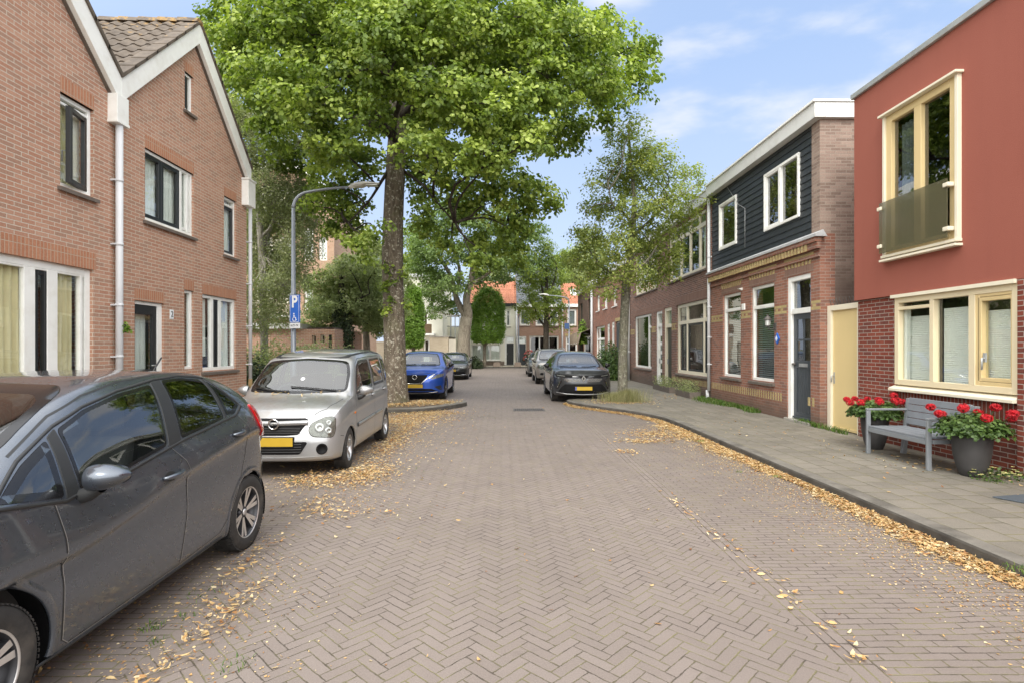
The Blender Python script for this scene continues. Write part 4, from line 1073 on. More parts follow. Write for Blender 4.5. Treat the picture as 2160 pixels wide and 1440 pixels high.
# ================================================================== row of houses closing the street
YE = 50.4
FE = Face('F', YE, 0.0)
def x_(px): return FE.u(px)
def zz_(py, px=1100): return FE.z(px, py)
GE = 'row of houses closing the street'
def endhouse(x0, x1, holes, label, mat, ztop, roofm, ridge, gut='white', rd=3.0):
    h = empty('row_house', label=label, cat='house', group=GE); FE.place(h)
    wall_panel('wall', [(x0, 0), (x1, 0), (x1, ztop), (x0, ztop)], holes, M[mat] if mat in M else mat, h, thick=.3)
    w = MB(); w.box(x0, x1, -.22, .02, ztop, ztop + .28); w.build('gutter', M[gut], h)
    w = MB(); w.box(x0 + .001, x0 + .2, .302, 8, 0, ztop); w.box(x1 - .2, x1 - .001, .302, 8, 0, ztop); w.box(x0 + .2, x1 - .2, 7.8, 8, 0, ztop); w.build('side_wall', M[mat], h)
    r = tile_roof('roof', h, (x0, .0, ztop + .28), (x1, .0, ztop + .28), (x0, rd, ridge), M[roofm], nx=4, amp=.05)
    w = MB(); w.add([(x0, rd, ridge), (x1, rd, ridge), (x1, 8, ztop + .2), (x0, 8, ztop + .2), (x0, rd, ridge - .08), (x1, rd, ridge - .08), (x1, 8, ztop + .12), (x0, 8, ztop + .12)], [(0, 1, 2, 3), (7, 6, 5, 4), (0, 4, 5, 1), (1, 5, 6, 2), (2, 6, 7, 3), (3, 7, 4, 0)]); w.build('rear_roof', M[roofm], h)
    w = MB(); 
    for a in (x0, x1 - .12): w.add([(a, 0, ztop + .02), (a, rd, ridge - .1), (a, 7.9, ztop + .02), (a + .12, 0, ztop + .02), (a + .12, rd, ridge - .1), (a + .12, 7.9, ztop + .02)], [(0, 1, 2), (5, 4, 3), (0, 3, 4, 1), (1, 4, 5, 2)])
    w.build('gable_wall', M[mat], h)
    return h
M['render'] = simple('cream_render', (.84, .82, .71), .85, .06, 1.5, bump=.2, bs=60)
M['plinth'] = simple('brown_plinth', (.20, .155, .12), .8, .15, 5)
g1 = (x_(994), x_(1056), zz_(760), zz_(726)); d1 = (x_(1065), x_(1084.5), SW, zz_(709)); u1_ = (x_(1067), x_(1077), zz_(689), zz_(653))
g1b = (x_(1000), x_(1018), zz_(689), zz_(653)); xc0 = x_(985); xc1 = x_(1089.5)
H1 = endhouse(xc0, xc1 - .003, [g1, d1, u1_, g1b], 'cream rendered end house with black door and low wide window', 'render', zz_(647), 'tile_orange', zz_(598) + .5, gut='black')
window(H1, *g1, fw=.12, vs=[(x_(1034), .18)], sill='stone', curtain=[(g1[0] + .1, x_(1032), g1[2] + .1, g1[3] - .1, 'net', 'folds'), (x_(1036), g1[1] - .1, g1[2] + .1, g1[3] - .1, 'net', 'folds')])
window(H1, *u1_, fw=.14, sill='stone', curtain=[(u1_[0] + .1, u1_[1] - .1, u1_[2] + .1, u1_[3] - .1, 'blindg', 'folds')]); window(H1, *g1b, fw=.14, sill='stone')
w = MB(); w.box(xc0, d1[0] - .05, -.03, 0, 0, .48); w.build('plinth', M['plinth'], H1)
rowdoor(H1, d1, 'white', 'black', zz_(723))
gd = (x_(1091), x_(1110), SW, zz_(709)); gw = (x_(1117), x_(1178.5), .5, zz_(708)); ua_ = (x_(1096), x_(1118), zz_(687), zz_(653)); ub_ = (x_(1130), x_(1150), zz_(687), zz_(653)); uc_ = (x_(1160), x_(1178), zz_(687), zz_(653)); xd1 = x_(1186)
H2 = endhouse(xc1, xd1 - .003, [gd, gw, ua_, ub_, uc_], 'brown brick end house with three dark window panels and grey glazed roof tiles', 'brick_far', zz_(648), 'tile_grey', zz_(577) + .9, rd=3.4)
window(H2, *gw, fw=.14, vs=[(x_(1138), .12), (x_(1157.5), .12)], glass_='glass_black', sill='stone')
for g in (ua_, ub_, uc_): window(H2, *g, fw=.16, sill='stone', curtain=[(g[0] + .1, g[1] - .1, g[2] + .1, g[3] - .1, 'blindg', 'folds')])
rowdoor(H2, gd, 'white', 'dgrey', zz_(724)); pipe(H2, xc1 + .0, SW, zz_(650), r=.09, y=-.12)
p_ = MB(); p_.box(x_(1097), x_(1106), 1.4, 1.5, zz_(616), zz_(608))
i1 = (x_(1193.5), x_(1218), .9, zz_(709)); i2 = (x_(1197), x_(1216), zz_(687), zz_(652)); xd2 = x_(1231)
H3 = endhouse(xd1, xd2, [i1, i2], 'brick end house with orange tiled roof and small skylight', 'brick_far', zz_(648), 'tile_orange', zz_(604) + .6)
window(H3, *i1, fw=.16, hs=[(zz_(724), .14)], sill='stone', glass_='glass_dark'); window(H3, *i2, fw=.16, sill='stone', curtain=[(i2[0] + .1, i2[1] - .1, i2[2] + .1, i2[3] - .1, 'blindg', 'folds')])
lintel(H3, i1[0], i1[1], i1[3] + .02, .22, 'brick_yellow', ext=.1)
pipe(H3, xd1 + .0, SW, zz_(650), r=.07, y=-.1)
zr0 = zz_(648) + .28; zr1 = zz_(604) + .6
def on_roof(y): return zr0 + (zr1 - zr0) * y / 3.0
w = MB(); a, c = x_(1207), x_(1219); w.hexa([(a, 1.1, on_roof(1.1)), (c, 1.1, on_roof(1.1)), (c, 1.9, on_roof(1.9)), (a, 1.9, on_roof(1.9)), (a, 1.0, on_roof(1.1) + .16), (c, 1.0, on_roof(1.1) + .16), (c, 1.8, on_roof(1.9) + .16), (a, 1.8, on_roof(1.9) + .16)]); sk = w.build('skylight', M['white'], H3)
w = MB(); w.hexa([(a + .08, 1.04, on_roof(1.1) + .19), (c - .08, 1.04, on_roof(1.1) + .19), (c - .08, 1.72, on_roof(1.9) + .13), (a + .08, 1.72, on_roof(1.9) + .13), (a + .08, 1.03, on_roof(1.1) + .21), (c - .08, 1.03, on_roof(1.1) + .21), (c - .08, 1.70, on_roof(1.9) + .17), (a + .08, 1.70, on_roof(1.9) + .17)]); w.build('pane', M['glass_dark'], sk)

# ================================================================== buildings behind the trees on the left
# cream flats with balcony
YF = 47.0; FX = Face('F', YF, 0.0); X = FX.u; Z = lambda py: FX.z(900, py)
A = empty('apartment_building', label='pale yellow flats with a wooden balcony behind the clipped tree', cat='building'); FX.place(A)
hl = [(X(893), X(903), Z(688), Z(655)), (X(894), X(906), Z(745), Z(716)), (X(905), X(917), Z(650), Z(620))]
wall_panel('wall', [(X(850), 0), (X(934), 0), (X(934), Z(585)), (X(850), Z(585))], hl, M['render'], A)
w = MB(); w.box(X(850), X(850) + .3, .28, 8, 0, Z(585)); w.box(X(934) - .3, X(934), .28, 8, 0, Z(585)); w.box(X(850), X(934), 8, 8.3, 0, Z(585)); w.build('side_wall', M['render'], A)
w = MB(); w.box(X(850) - .3, X(934) + .3, -.3, 8.6, Z(585), Z(585) + .25); w.build('roof', M['lead'], A)
for k, g in enumerate(hl): window(A, *g, fw=.12, glass_='glass_dark', fm='white')
w = MB(); w.box(X(891), X(919), -1.2, -.0, Z(708), Z(704)); bal = w.build('balcony', M['white'], A)
w = MB(); n = 22
for k in range(n): q = X(891) + (X(914) - X(891)) * k / n; w.box(q, q + .06, -1.2, -1.16, Z(704), Z(686))
w.box(X(891), X(914), -1.22, -1.14, Z(686), Z(685)); w.build('railing', simple('wood_slats', (.28, .19, .11), .8, .2, 5), bal)
# beige garages
YG = 43.5; FY = Face('F', YG, 0.0); X = FY.u; Z = lambda py: FY.z(930, py)
M['beige'] = brick('beige_garage_brick', (.42, .345, .25), (.50, .42, .31), (.38, .32, .24), ms=.008)
Gq = empty('garage', label='flat roofed beige brick garage behind the black and blue cars', cat='garage'); FY.place(Gq)
w = MB(); w.box(X(906), X(946), 0, 6, 0, Z(711)); w.build('wall', M['beige'], Gq)
w = MB(); w.box(X(906) - .05, X(946) + .05, -.06, 6.05, Z(711) + .002, Z(709)); w.build('roof', M['concrete'], Gq)
w = MB(); n = 7
for k in range(n): q = X(947) + (X(962) - X(947)) * k / n; w.box(q, q + (X(962) - X(947)) / n * .8, .0, .06, SW, Z(715))
o = w.build('board_fence', simple('pale_boards', (.55, .50, .41), .8, .1, 4), None); FY.place(o); tag(o, 'pale upright board fence beside the beige garage', 'fence')
w = MB(); w.box(X(760), X(893), .0, .25, 0, Z(722)); w.box(X(760), X(893), -.04, .29, Z(722) + .002, Z(720)); o = w.build('garden_wall', M['beige'], None); FY.place(o); tag(o, 'long low beige wall behind the trees on the left', 'wall')
FY2 = Face('F', 52.0, 0.0)
w = MB(); X = FY2.u; Z = lambda py: FY2.z(950, py)
w.box(X(935), X(986), 0, .3, 0, Z(690)); w.build('wall', M['render'], None)
o = bpy.data.objects['wall'] if False else col.objects[-1]; o.name = 'white_house'; FY2.place(o); tag(o, 'white rendered rear wall glimpsed between the locust tree and the flats', 'house')
w = MB()
for k in range(5): q = X(936) + (X(972) - X(936)) * k / 4; w.tube([(q, -1.5, 0), (q, -1.5, Z(670))], .05, 6)
for zq in (Z(670), Z(690)): w.tube([(X(936), -1.5, zq), (X(972), -1.5, zq)], .05, 6)
o = w.build('trellis_frame', M['zinc'], None); FY2.place(o); tag(o, 'grey steel frame standing above the beige garage', 'frame')
# brick apartment block (facing the street) far behind the birch
YB = 27.0; FB = Face('F', YB, 0.0); X = FB.u; Z = lambda py: FB.z(600, py)
B_ = empty('apartment_block', label='tall orange brick flats with white balconies behind the birch', cat='building'); FB.place(B_)
hl = [(X(640) , X(661), Z(550), Z(480)), (X(641), X(661), Z(655), Z(580)), (X(540), X(575), Z(540), Z(500)), (X(540), X(575), Z(640), Z(590)), (X(588), X(620), Z(540), Z(500)), (X(588), X(620), Z(640), Z(590)), (X(672), X(690), Z(550), Z(500)), (X(540), X(575), Z(440), Z(395)), (X(588), X(620), Z(440), Z(395))]
wall_panel('wall', [(X(440), 0), (X(705), 0), (X(705), Z(440)), (X(640), Z(360)), (X(440), Z(360))], hl, M['brick_orange'], B_)
for g in hl: window(B_, *g, fw=.12, curtain=[(g[0] + .1, g[1] - .1, g[2] + .1, g[3] - .1, 'net', 'folds')])
w = MB(); w.box(X(705) - .3, X(705), .3, 9, 0, Z(440)); w.build('side_wall', M['brick_orange'], B_)
w = MB(); w.add([(X(440) - .2, -.25, Z(360)), (X(640), -.25, Z(360)), (X(707), -.25, Z(440) - .1), (X(440) - .2, 9, Z(360)), (X(640), 9, Z(360)), (X(707), 9, Z(440) - .1)] + [(X(440) - .2, -.25, Z(360) + .3), (X(640), -.25, Z(360) + .3), (X(707), -.25, Z(440) + .2), (X(440) - .2, 9, Z(360) + .3), (X(640), 9, Z(360) + .3), (X(707), 9, Z(440) + .2)],
      [(6, 7, 10, 9), (7, 8, 11, 10), (0, 3, 4, 1), (1, 4, 5, 2), (0, 1, 7, 6), (1, 2, 8, 7), (3, 9, 10, 4), (4, 10, 11, 5), (0, 6, 9, 3), (2, 5, 11, 8)]); w.build('roof', M['white'], B_)
for zq in (Z(560), Z(668), Z(455)):
    w = MB(); w.box(X(532), X(632), -1.3, 0, zq - .12, zq); bal = w.build('balcony', M['white'], B_)
    w = MB()
    for k in range(26): q = X(532) + (X(632) - X(532)) * k / 26; w.box(q, q + .05, -1.3, -1.26, zq, zq + .95)
    w.box(X(532), X(632), -1.33, -1.24, zq + .95, zq + 1.0); w.build('railing', M['cream_l'], bal)
# low brick shed behind the hedge
YS = 21.0; FS = Face('F', YS, 0.0); X = FS.u; Z = lambda py: FS.z(600, py)
S_ = empty('brick_shed', label='low brick shed with pale roof edge behind the hedge', cat='shed'); FS.place(S_)
hl = [(X(658), X(667), Z(727), Z(707)), (X(676), X(685), Z(724), Z(706)), (X(693), X(700), SW, Z(706))]
wall_panel('wall', [(X(500), 0), (X(706), 0), (X(706), Z(694)), (X(500), Z(694))], hl, M['brick_left'], S_)
for g in hl[:2]: window(S_, *g, fw=.04, fm='cream_l', glass_='glass_dark')
w = MB(); g = hl[2]; w.box(g[0], g[1], .05, .1, g[2], g[3]); w.build('door', M['dgreen'], S_)
w = MB(); w.box(X(500) - .1, X(630), -.25, 4, Z(694) + .003, Z(682)); w.build('roof', M['fascia'], S_)
w = MB(); w.box(X(706) - .2, X(706), .3, 4, 0, Z(694)); w.build('side_wall', M['brick_left'], S_)

# ================================================================== street lamps and sign
def street_lamp(px, Y, pyt, side, reach, label, sc=1.0):
    p = at(px, 734, Y); zt = at(px, pyt, Y).z
    e = empty('street_lamp', (p.x, p.y, SW), label=label, cat='street lamp', group='street lamps with a bent arm')
    H = zt - SW; w = MB(); s = side
    pts = [(0, 0, 0), (0, 0, 1.2), (0, 0, 1.22), (0, 0, H * .86)]; rr = [.075, .075, .062, .045]
    w.tube(pts, rr, 20); 
    arc = [(0, 0, H * .86)]; r2 = [.045]
    for k in range(1, 9):
        t = k / 8 * R(78); arc.append((s * .42 * (1 - math.cos(t)), 0, H * .86 + .42 * math.sin(t))); r2.append(.045 - k * .0012)
    ex = arc[-1]
    for k in range(1, 6): f = k / 5; arc.append((ex[0] + s * (reach - .42) * f, 0, ex[2] + .24 * f - .10 * f * f)); r2.append(.036 - .0012 * k)
    w.build('post', M['lamp_metal'], e)
    w = MB(); w.tube(arc, r2, 14); w.build('arm', M['lamp_metal'], e)
    ex = arc[-1]
    w = MB(); Pg = []
    L_ = .72
    for i in range(13):
        f = i / 12; x = ex[0] + s * (-.08 + L_ * f + (.0)); wd = .15 * math.sin(min(1, (f * .85 + .10)) * PI) ** .5 if 0 < f < 1 else .035
        if f < .2: wd = .035 + (wd - .035) * f / .2
        h = .065 * math.sin(min(1, f + .15) * PI * .92) + .02; zc_ = ex[2] + .03 + .05 * f
        Pg.append([(x, wd * math.cos(t), zc_ + (h if math.sin(t) > 0 else h * (.8 if f < .45 else .15)) * math.sin(t)) for t in [2 * PI * j / 20 for j in range(21)]])
    w.grid(Pg); w.v += [Pg[-1][0]]; hd = w.build('lamp_head', M['lamp_head'], e)
    w = MB(); xx = ex[0] + s * (.32); w.box(xx if s > 0 else xx - .28, xx + .28 if s > 0 else xx, -.10, .10, ex[2] + .03, ex[2] + .048); w.build('lens', M['lamp_lens'], hd)
    w = MB(); w.tube([(ex[0] - s * .12, 0, ex[2] - .002), (ex[0] + s * .06, 0, ex[2] + .02)], .045, 14); w.build('collar', M['lamp_head'], e)
    return e, p
SL, sp = street_lamp(619, 14.0, 371, 1, 1.62, 'tall grey street lamp with bent arm carrying the blue parking sign')
SL2, sp2 = street_lamp(1200.5, 41.5, 616, -1, 1.75, 'distant grey street lamp with bent arm in front of the end houses')
SL3, sp3 = street_lamp(1094, 48.2, 655, 1, .9, 'thin dark street lamp between the cream and the brown end house')
# parking sign on the lamp post
sz0, sz1 = at(627, 693, 14).z, at(627, 624, 14).z
e = empty('parking_sign', (sp.x, sp.y - .02, 0), R(-28), 'blue disabled parking sign with a white underplate on the lamp post', 'sign')
wS, hS = .34, sz1 - sz0
def rrect(x0, x1, z0, z1, r, n=5):
    out = []
    for cx, cz, a in ((x1 - r, z1 - r, 0), (x0 + r, z1 - r, 90), (x0 + r, z0 + r, 180), (x1 - r, z0 + r, 270)):
        for k in range(n + 1): t = R(a + 90 * k / n); out.append((cx + r * math.cos(t), cz + r * math.sin(t)))
    return out
cx_ = .16
w = MB(); w.prism(rrect(cx_ - wS/2, cx_ + wS/2, sz0 + .14, sz1, .03), 'y', -.10, -.07); w.build('panel', M['blue'], e)
w = MB(); o_ = rrect(cx_ - wS/2 + .012, cx_ + wS/2 - .012, sz0 + .152, sz1 - .012, .025); i_ = rrect(cx_ - wS/2 + .022, cx_ + wS/2 - .022, sz0 + .162, sz1 - .022, .02); n = len(o_)
w.add([(a, -.1015, c) for a, c in o_] + [(a, -.1015, c) for a, c in i_], [(k, (k + 1) % n, n + (k + 1) % n, n + k) for k in range(n)]); w.build('border', M['signwhite'], e)
text_mesh('P', .40, M['signwhite'], e, (cx_, -.102, sz1 - .185), (R(90), 0, 0), 'letter', bold=.012)
# wheelchair symbol
w = MB(); zc0 = sz0 + .235; c0 = cx_ - .005
arc = [(c0 + .052 * math.cos(t), -.102, zc0 - .01 + .052 * math.sin(t)) for t in [R(100 + k * 14) for k in range(18)]]; w.tube(arc, .008, 6)
w.tube([(c0 - .012, -.102, zc0 + .10), (c0 - .008, -.102, zc0 + .035), (c0 + .045, -.102, zc0 + .03), (c0 + .065, -.102, zc0 - .035), (c0 + .085, -.102, zc0 - .03)], .010, 6)
w.tube([(c0 - .01, -.102, zc0 + .07), (c0 + .03, -.102, zc0 + .065)], .008, 6); w.lathe([(0, -.004), (.018, -.004), (.018, .004), (0, .004)], 12, center=(c0 - .012, -.104, zc0 + .128), axis='y'); w.build('wheelchair_symbol', M['signwhite'], e)
w = MB(); w.box(cx_ - wS/2, cx_ + wS/2, -.10, -.075, sz0, sz0 + .13); up = w.build('underplate', M['signwhite'], e)
text_mesh('8-ZT-7X', .075, M['black'], up, (cx_, -.102, sz0 + .065), (R(90), 0, 0), 'number')
w = MB()
for q in (sz0 + .2, sz1 - .1): w.box(-.08, cx_ + .1, -.068, -.05, q, q + .03); w.tube([(0, .02, q), (0, .02, q + .03)], .078, 16)
w.build('bracket', M['zinc'], e)
# small blue sign on the distant lamp
w = MB(); w.box(sp2.x - .36, sp2.x - .02, sp2.y - .12, sp2.y - .09, at(1197, 694, 41.5).z, at(1197, 682, 41.5).z); w.tube([(sp2.x - .2, sp2.y - .08, 3.25), (sp2.x, sp2.y - .06, 3.25)], .02, 6); tag(w.build('blue_sign', simple('faded_blue_plate', (.04, .09, .22), .6), None), 'small blue sign on the distant lamp post', 'sign')
# concrete blocks at the far kerb
for px, lab in ((1048, 'squat concrete block at the far kerb in front of the cream house'), (1092, 'squat concrete block at the far kerb in front of the two front doors')):
    p = at(px, 734, 47.0); w = MB(); w.hexa([(-.34, -.25, 0), (.34, -.25, 0), (.34, .25, 0), (-.34, .25, 0), (-.26, -.18, .38), (.26, -.18, .38), (.26, .18, .38), (-.26, .18, .38)])
    o = w.build('concrete_block', M['plinth'], None, bevel=.03); o.location = (p.x, p.y, SW - .02); tag(o, lab, 'bollard', 'concrete blocks at the far kerb')
# ================================================================== bench, pots, mat
def gz(px, py): return gp(px, py, SW)
BX = LR - .0
by0, by1 = 6.87, 8.02     # along the street
bench = empty('bench', (0, 0, SW), 0, 'grey slatted bench standing against the red brick wall between two flower pots', 'bench')
bxf, bxb = 5.44, 5.99     # front and back
w = MB()
for y in (by0, by1):
    w.box(bxf - .025, bxf + .03, y - .02, y + .02, 0, .64); w.build('leg', M['benchf'], bench, bevel=.006); w = MB()
    w.hexa([(bxb - .05, y - .03, 0), (bxb + .01, y - .03, 0), (bxb + .01, y + .03, 0), (bxb - .05, y + .03, 0), (bxb + .04, y - .03, .82), (bxb + .10, y - .03, .82), (bxb + .10, y + .03, .82), (bxb + .04, y + .03, .82)]); w.build('leg', M['benchf'], bench, bevel=.006); w = MB()
    w.box(bxf - .028, bxb + .02, y - .024, y + .024, .642, .672); w.build('armrest', M['benchf'], bench, bevel=.008); w = MB()
w.box(bxf + .04, bxb - .05, by0 - .02, by0 + .02, .34, .39); w.box(bxf + .04, bxb - .05, by1 - .02, by1 + .02, .34, .39); w.box(bxf - .02, bxf + .03, by0 + .03, by1 - .03, .33, .39); w.build('seat_frame', M['benchf'], bench, bevel=.004)
w = MB()
for k in range(4): a = bxf - .01 + k * .137; w.box(a, a + .128, by0 + .035, by1 - .035, .392 , .420)
w.build('seat', M['benchw'], bench, bevel=.005)
w = MB()
for k in range(4):
    z0 = .45 + k * .098; sx = bxb - .035 + .10 * (z0 / .82)
    w.hexa([(sx - .025, by0 + .035, z0), (sx, by0 + .035, z0), (sx, by1 - .035, z0), (sx - .025, by1 - .035, z0), (sx - .014, by0 + .035, z0 + .09), (sx + .011, by0 + .035, z0 + .09), (sx + .011, by1 - .035, z0 + .09), (sx - .014, by1 - .035, z0 + .09)])
w.build('backrest', M['benchw'], bench, bevel=.004)

def leafshape(n, c, nrm, up, size, fold=.25, aspect=1.): ...
class Foliage:
    """many folded leaves as one mesh with a tint per leaf"""
    def __init__(s, seed=1): s.r = np.random.default_rng(seed); s.P = []; s.N = []; s.S = []; s.T = []
    def add(s, P, N, S, T): s.P.append(P); s.N.append(N); s.S.append(S); s.T.append(T)
    def build(s, name, mat, parent=None, aspect=.42, fold=.3, droop=0., hexl=False):
        P = np.concatenate(s.P); N = np.concatenate(s.N); S = np.concatenate(s.S); T = np.concatenate(s.T); n = len(P)
        N /= np.linalg.norm(N, axis=1, keepdims=True) + 1e-9
        A = s.r.normal(size=(n, 3)); A[:, 2] -= droop; A -= N * (A * N).sum(1, keepdims=True); A /= np.linalg.norm(A, axis=1, keepdims=True) + 1e-9
        B = np.cross(N, A); S = S[:, None]
        w = aspect * S
        if hexl:  # 6 vertices: base, 2 left, tip, 2 right; folded along the midrib
            V = np.stack([P, P + A*S*.35 - B*w + N*S*fold*.3, P + A*S*.8 - B*w*.62 + N*S*fold*.2, P + A*S - N*S*.08, P + A*S*.8 + B*w*.62 + N*S*fold*.2, P + A*S*.35 + B*w + N*S*fold*.3], 1).reshape(-1, 3)
            k = np.arange(n)[:, None] * 6
            F = np.concatenate([k + [0, 1, 2, 3], k + [0, 3, 4, 5]], 1).reshape(-1, 4); q = 4; per = 2
        else:
            V = np.stack([P, P + A*S*.5 - B*w + N*S*fold*.25, P + A*S, P + A*S*.5 + B*w + N*S*fold*.25], 1).reshape(-1, 3)
            k = np.arange(n)[:, None] * 4
            F = np.concatenate([k + [0, 1, 2], k + [0, 2, 3]], 1).reshape(-1, 3); q = 3; per = 2
        me = bpy.data.meshes.new(name); me.vertices.add(len(V)); me.vertices.foreach_set('co', V.ravel())
        me.loops.add(F.size); me.loops.foreach_set('vertex_index', F.ravel().astype(np.int32))
        me.polygons.add(len(F)); me.polygons.foreach_set('loop_start', np.arange(len(F), dtype=np.int32) * q); me.polygons.foreach_set('loop_total', np.full(len(F), q, np.int32))
        at_ = me.attributes.new('tint', 'FLOAT', 'FACE'); at_.data.foreach_set('value', np.repeat(np.clip(T, 0, 1), per).astype(np.float32))
        me.update(); me.validate()
        return mesh_obj(name, me, parent, mat)
def rdir(r, n):
    v = r.normal(size=(n, 3)); return v / np.linalg.norm(v, axis=1, keepdims=True)

def flowerpot(px, py, label, seed, r0=.235, H=.50):
    c = gz(px, py); r = random.Random(seed)
    e = empty('flower_pot', (c.x, c.y, SW), label=label, cat='flower pot', group='anthracite pots of red geraniums')
    w = MB(); w.lathe([(0, 0), (r0 * .52, 0), (r0 * .60, .012), (r0 * .78, H * .22), (r0 * .92, H * .5), (r0, H * .85), (r0 * 1.0, H), (r0 * .93, H), (r0 * .90, H - .05), (0, H - .05)], 40); w.build('pot', M['pot'], e)
    w = MB(); w.lathe([(0, H - .045), (r0 * .9, H - .045)], 24); w.build('soil', M['soil'], e)
    f = Foliage(seed); n = 2900; g = f.r
    d = rdir(g, n); d[:, 2] = np.abs(d[:, 2]) * 1.0 - .15
    rad = g.uniform(.55, 1.05, n)[:, None]
    P = d * rad * np.array([.37, .37, .24]) + np.array([0, 0, H + .02]); P += g.normal(size=P.shape) * .015
    N = d + np.array([0, 0, .8]) + g.normal(size=d.shape) * .35
    f.add(P, N, g.uniform(.028, .052, n), g.uniform(0, 1, n) * .7 + (d[:, 2] > .3) * .25)
    pl = f.build('leaves', M['leaf_ger'], e, aspect=.55, fold=.35, hexl=True)
    st = MB(); fl = MB()
    for k in range(11):
        a = k * 2.4 + r.random() * .5; q = .06 + .31 * math.sqrt((k + .5) / 11); h = H + .37 - q * .5 + r.uniform(-.04, .08)
        if k < 3: q = .36 + r.random() * .08; h = H + .2 + r.random() * .1
        hc = Vector((q * math.cos(a), q * math.sin(a), h)); st.tube([(hc.x * .4, hc.y * .4, H), hc * .8 + Vector((0, 0, H * .12)), hc], .004, 5)
        R0 = r.uniform(.045, .068)
        for j in range(75):
            d3 = Vector((r.gauss(0, 1), r.gauss(0, 1), r.gauss(0, 1) + .35)).normalized(); s_ = r.uniform(.014, .021)
            c3 = hc + Vector((d3.x, d3.y, d3.z * .8)) * R0 * r.uniform(.75, 1); t1 = d3.orthogonal().normalized(); t1.rotate(Matrix.Rotation(r.random() * 6.3, 3, d3)); t2 = d3.cross(t1)
            ring = [c3 + (t1 * math.cos(t) + t2 * math.sin(t)) * s_ * (1 if m_ % 2 == 0 else .72) + d3 * .006 * (1 if m_ % 2 == 0 else -.3) for m_, t in enumerate([i * PI / 5 for i in range(10)])]
            fl.add([c3 - d3 * .006] + ring, [(0, i + 1, (i + 1) % 10 + 1) for i in range(10)], 0, False)
    st.build('stems', M['leaf_ger'], e); fl.build('flowers', M['petal'], e)
    return e
flowerpot(1845, 945, 'anthracite pot of red geraniums at the far end of the bench, by the yellow gate', 5, r0=.19, H=.52)
flowerpot(2050, 1002, 'anthracite pot of red geraniums at the near end of the bench, under the ochre sash', 9, r0=.205, H=.53)
# rubber mat
p1 = gz(2097, 1050)
w = MB(); me_pts = [(p1.x, p1.y + .02), (p1.x + .95, p1.y + .22), (p1.x + 1.02, p1.y - .36), (p1.x + .25, p1.y - .42)]
w.prism(me_pts, 'z', SW + .004, SW + .016); tag(w.build('rubber_mat', M['mat'], None, bevel=.003), 'dark grey rubber mat lying on the pavement near the bench', 'mat')
# ================================================================== cars
def pchip(xs, ys):
    xs = np.array(xs, float); ys = np.array(ys, float); h = np.diff(xs); d = np.diff(ys) / h; n = len(xs); m = np.zeros(n)
    for i in range(1, n - 1):
        if d[i-1] * d[i] > 0:
            w1, w2 = 2*h[i] + h[i-1], h[i] + 2*h[i-1]; m[i] = (w1 + w2) / (w1 / d[i-1] + w2 / d[i])
    m[0], m[-1] = d[0], d[-1]
    def f(x):
        x = np.clip(x, xs[0], xs[-1]); i = np.clip(np.searchsorted(xs, x) - 1, 0, n - 2); t = (x - xs[i]) / h[i]
        return ys[i]*(2*t**3-3*t**2+1) + h[i]*m[i]*(t**3-2*t**2+t) + ys[i+1]*(-2*t**3+3*t**2) + h[i]*m[i+1]*(t**3-t**2)
    return f
def fn(tab): return pchip([a for a, b in tab], [b for a, b in tab])
def pip(p, poly):
    x, y = p; r = False; n = len(poly)
    for i in range(n):
        x1, y1 = poly[i]; x2, y2 = poly[i-1]
        if (y1 > y) != (y2 > y) and x < (x2-x1)*(y-y1)/(y2-y1)+x1: r = not r
    return r
def pdist(p, poly):
    best = 9
    for i in range(len(poly)):
        a, b = Vector(poly[i-1]), Vector(poly[i]); ab = b - a; t = max(0, min(1, (Vector(p)-a).dot(ab)/max(ab.length_squared, 1e-12)))
        best = min(best, (Vector(p) - a - ab*t).length)
    return best
def roundpoly(poly, r=.03, n=4):
    out = []; N = len(poly)
    for i in range(N):
        p0, p1, p2 = Vector(poly[i-1]), Vector(poly[i]), Vector(poly[(i+1) % N])
        a = (p0-p1); b = (p2-p1); la, lb = a.length, b.length; q = min(r, la*.45, lb*.45)
        A, B = p1 + a/la*q, p1 + b/lb*q
        for k in range(n + 1): t = k/n; out.append(tuple(A*(1-t)**2 + p1*2*t*(1-t) + B*t*t))
    return out
def dens(poly, s):
    out = []
    for i in range(len(poly)):
        a, b = Vector(poly[i]), Vector(poly[(i+1) % len(poly)]); n = max(1, int((b-a).length/s))
        for k in range(n): out.append(tuple(a + (b-a)*k/n))
    return out
def inset(poly, d):
    N = len(poly); area = sum(poly[i-1][0]*poly[i][1]-poly[i][0]*poly[i-1][1] for i in range(N)); sg = 1 if area > 0 else -1; out = []
    for i in range(N):
        p0, p1, p2 = Vector(poly[i-1]), Vector(poly[i]), Vector(poly[(i+1) % N])
        t = ((p1-p0).normalized() + (p2-p1).normalized()).normalized(); out.append(tuple(p1 + Vector((-t.y, t.x))*d*sg))
    return out
M['tyre'] = simple('tyre_rubber', (.028, .027, .026), .75, .25, 20, bump=.25, bs=120, dirt=(.09, .08, .068), dirts=6)
M['rim'] = simple('machined_alloy', (.62, .61, .60), .32, .08, 10, metal=.7)
M['rim_s'] = simple('silver_alloy', (.48, .49, .50), .3, .08, 10, metal=.8)
M['rim_d'] = simple('dark_alloy', (.06, .06, .065), .4, .1, 10, metal=.6)
M['liner'] = simple('black_plastic', (.010, .010, .011), .7, .3, 10, spec=.15)
M['gloss'] = simple('gloss_black_trim', (.012, .012, .013), .12, .1, 10)
M['trim'] = simple('dark_rubber_trim', (.02, .021, .022), .5, .1, 10)
M['chrome'] = simple('chrome', (.72, .73, .74), .1, .05, 10, metal=1.)
M['cabin'] = simple('cabin_cloth', (.05, .048, .046), .9, .3, 10)
M['cabin_l'] = simple('cabin_plastic', (.12, .12, .115), .7, .2, 10)
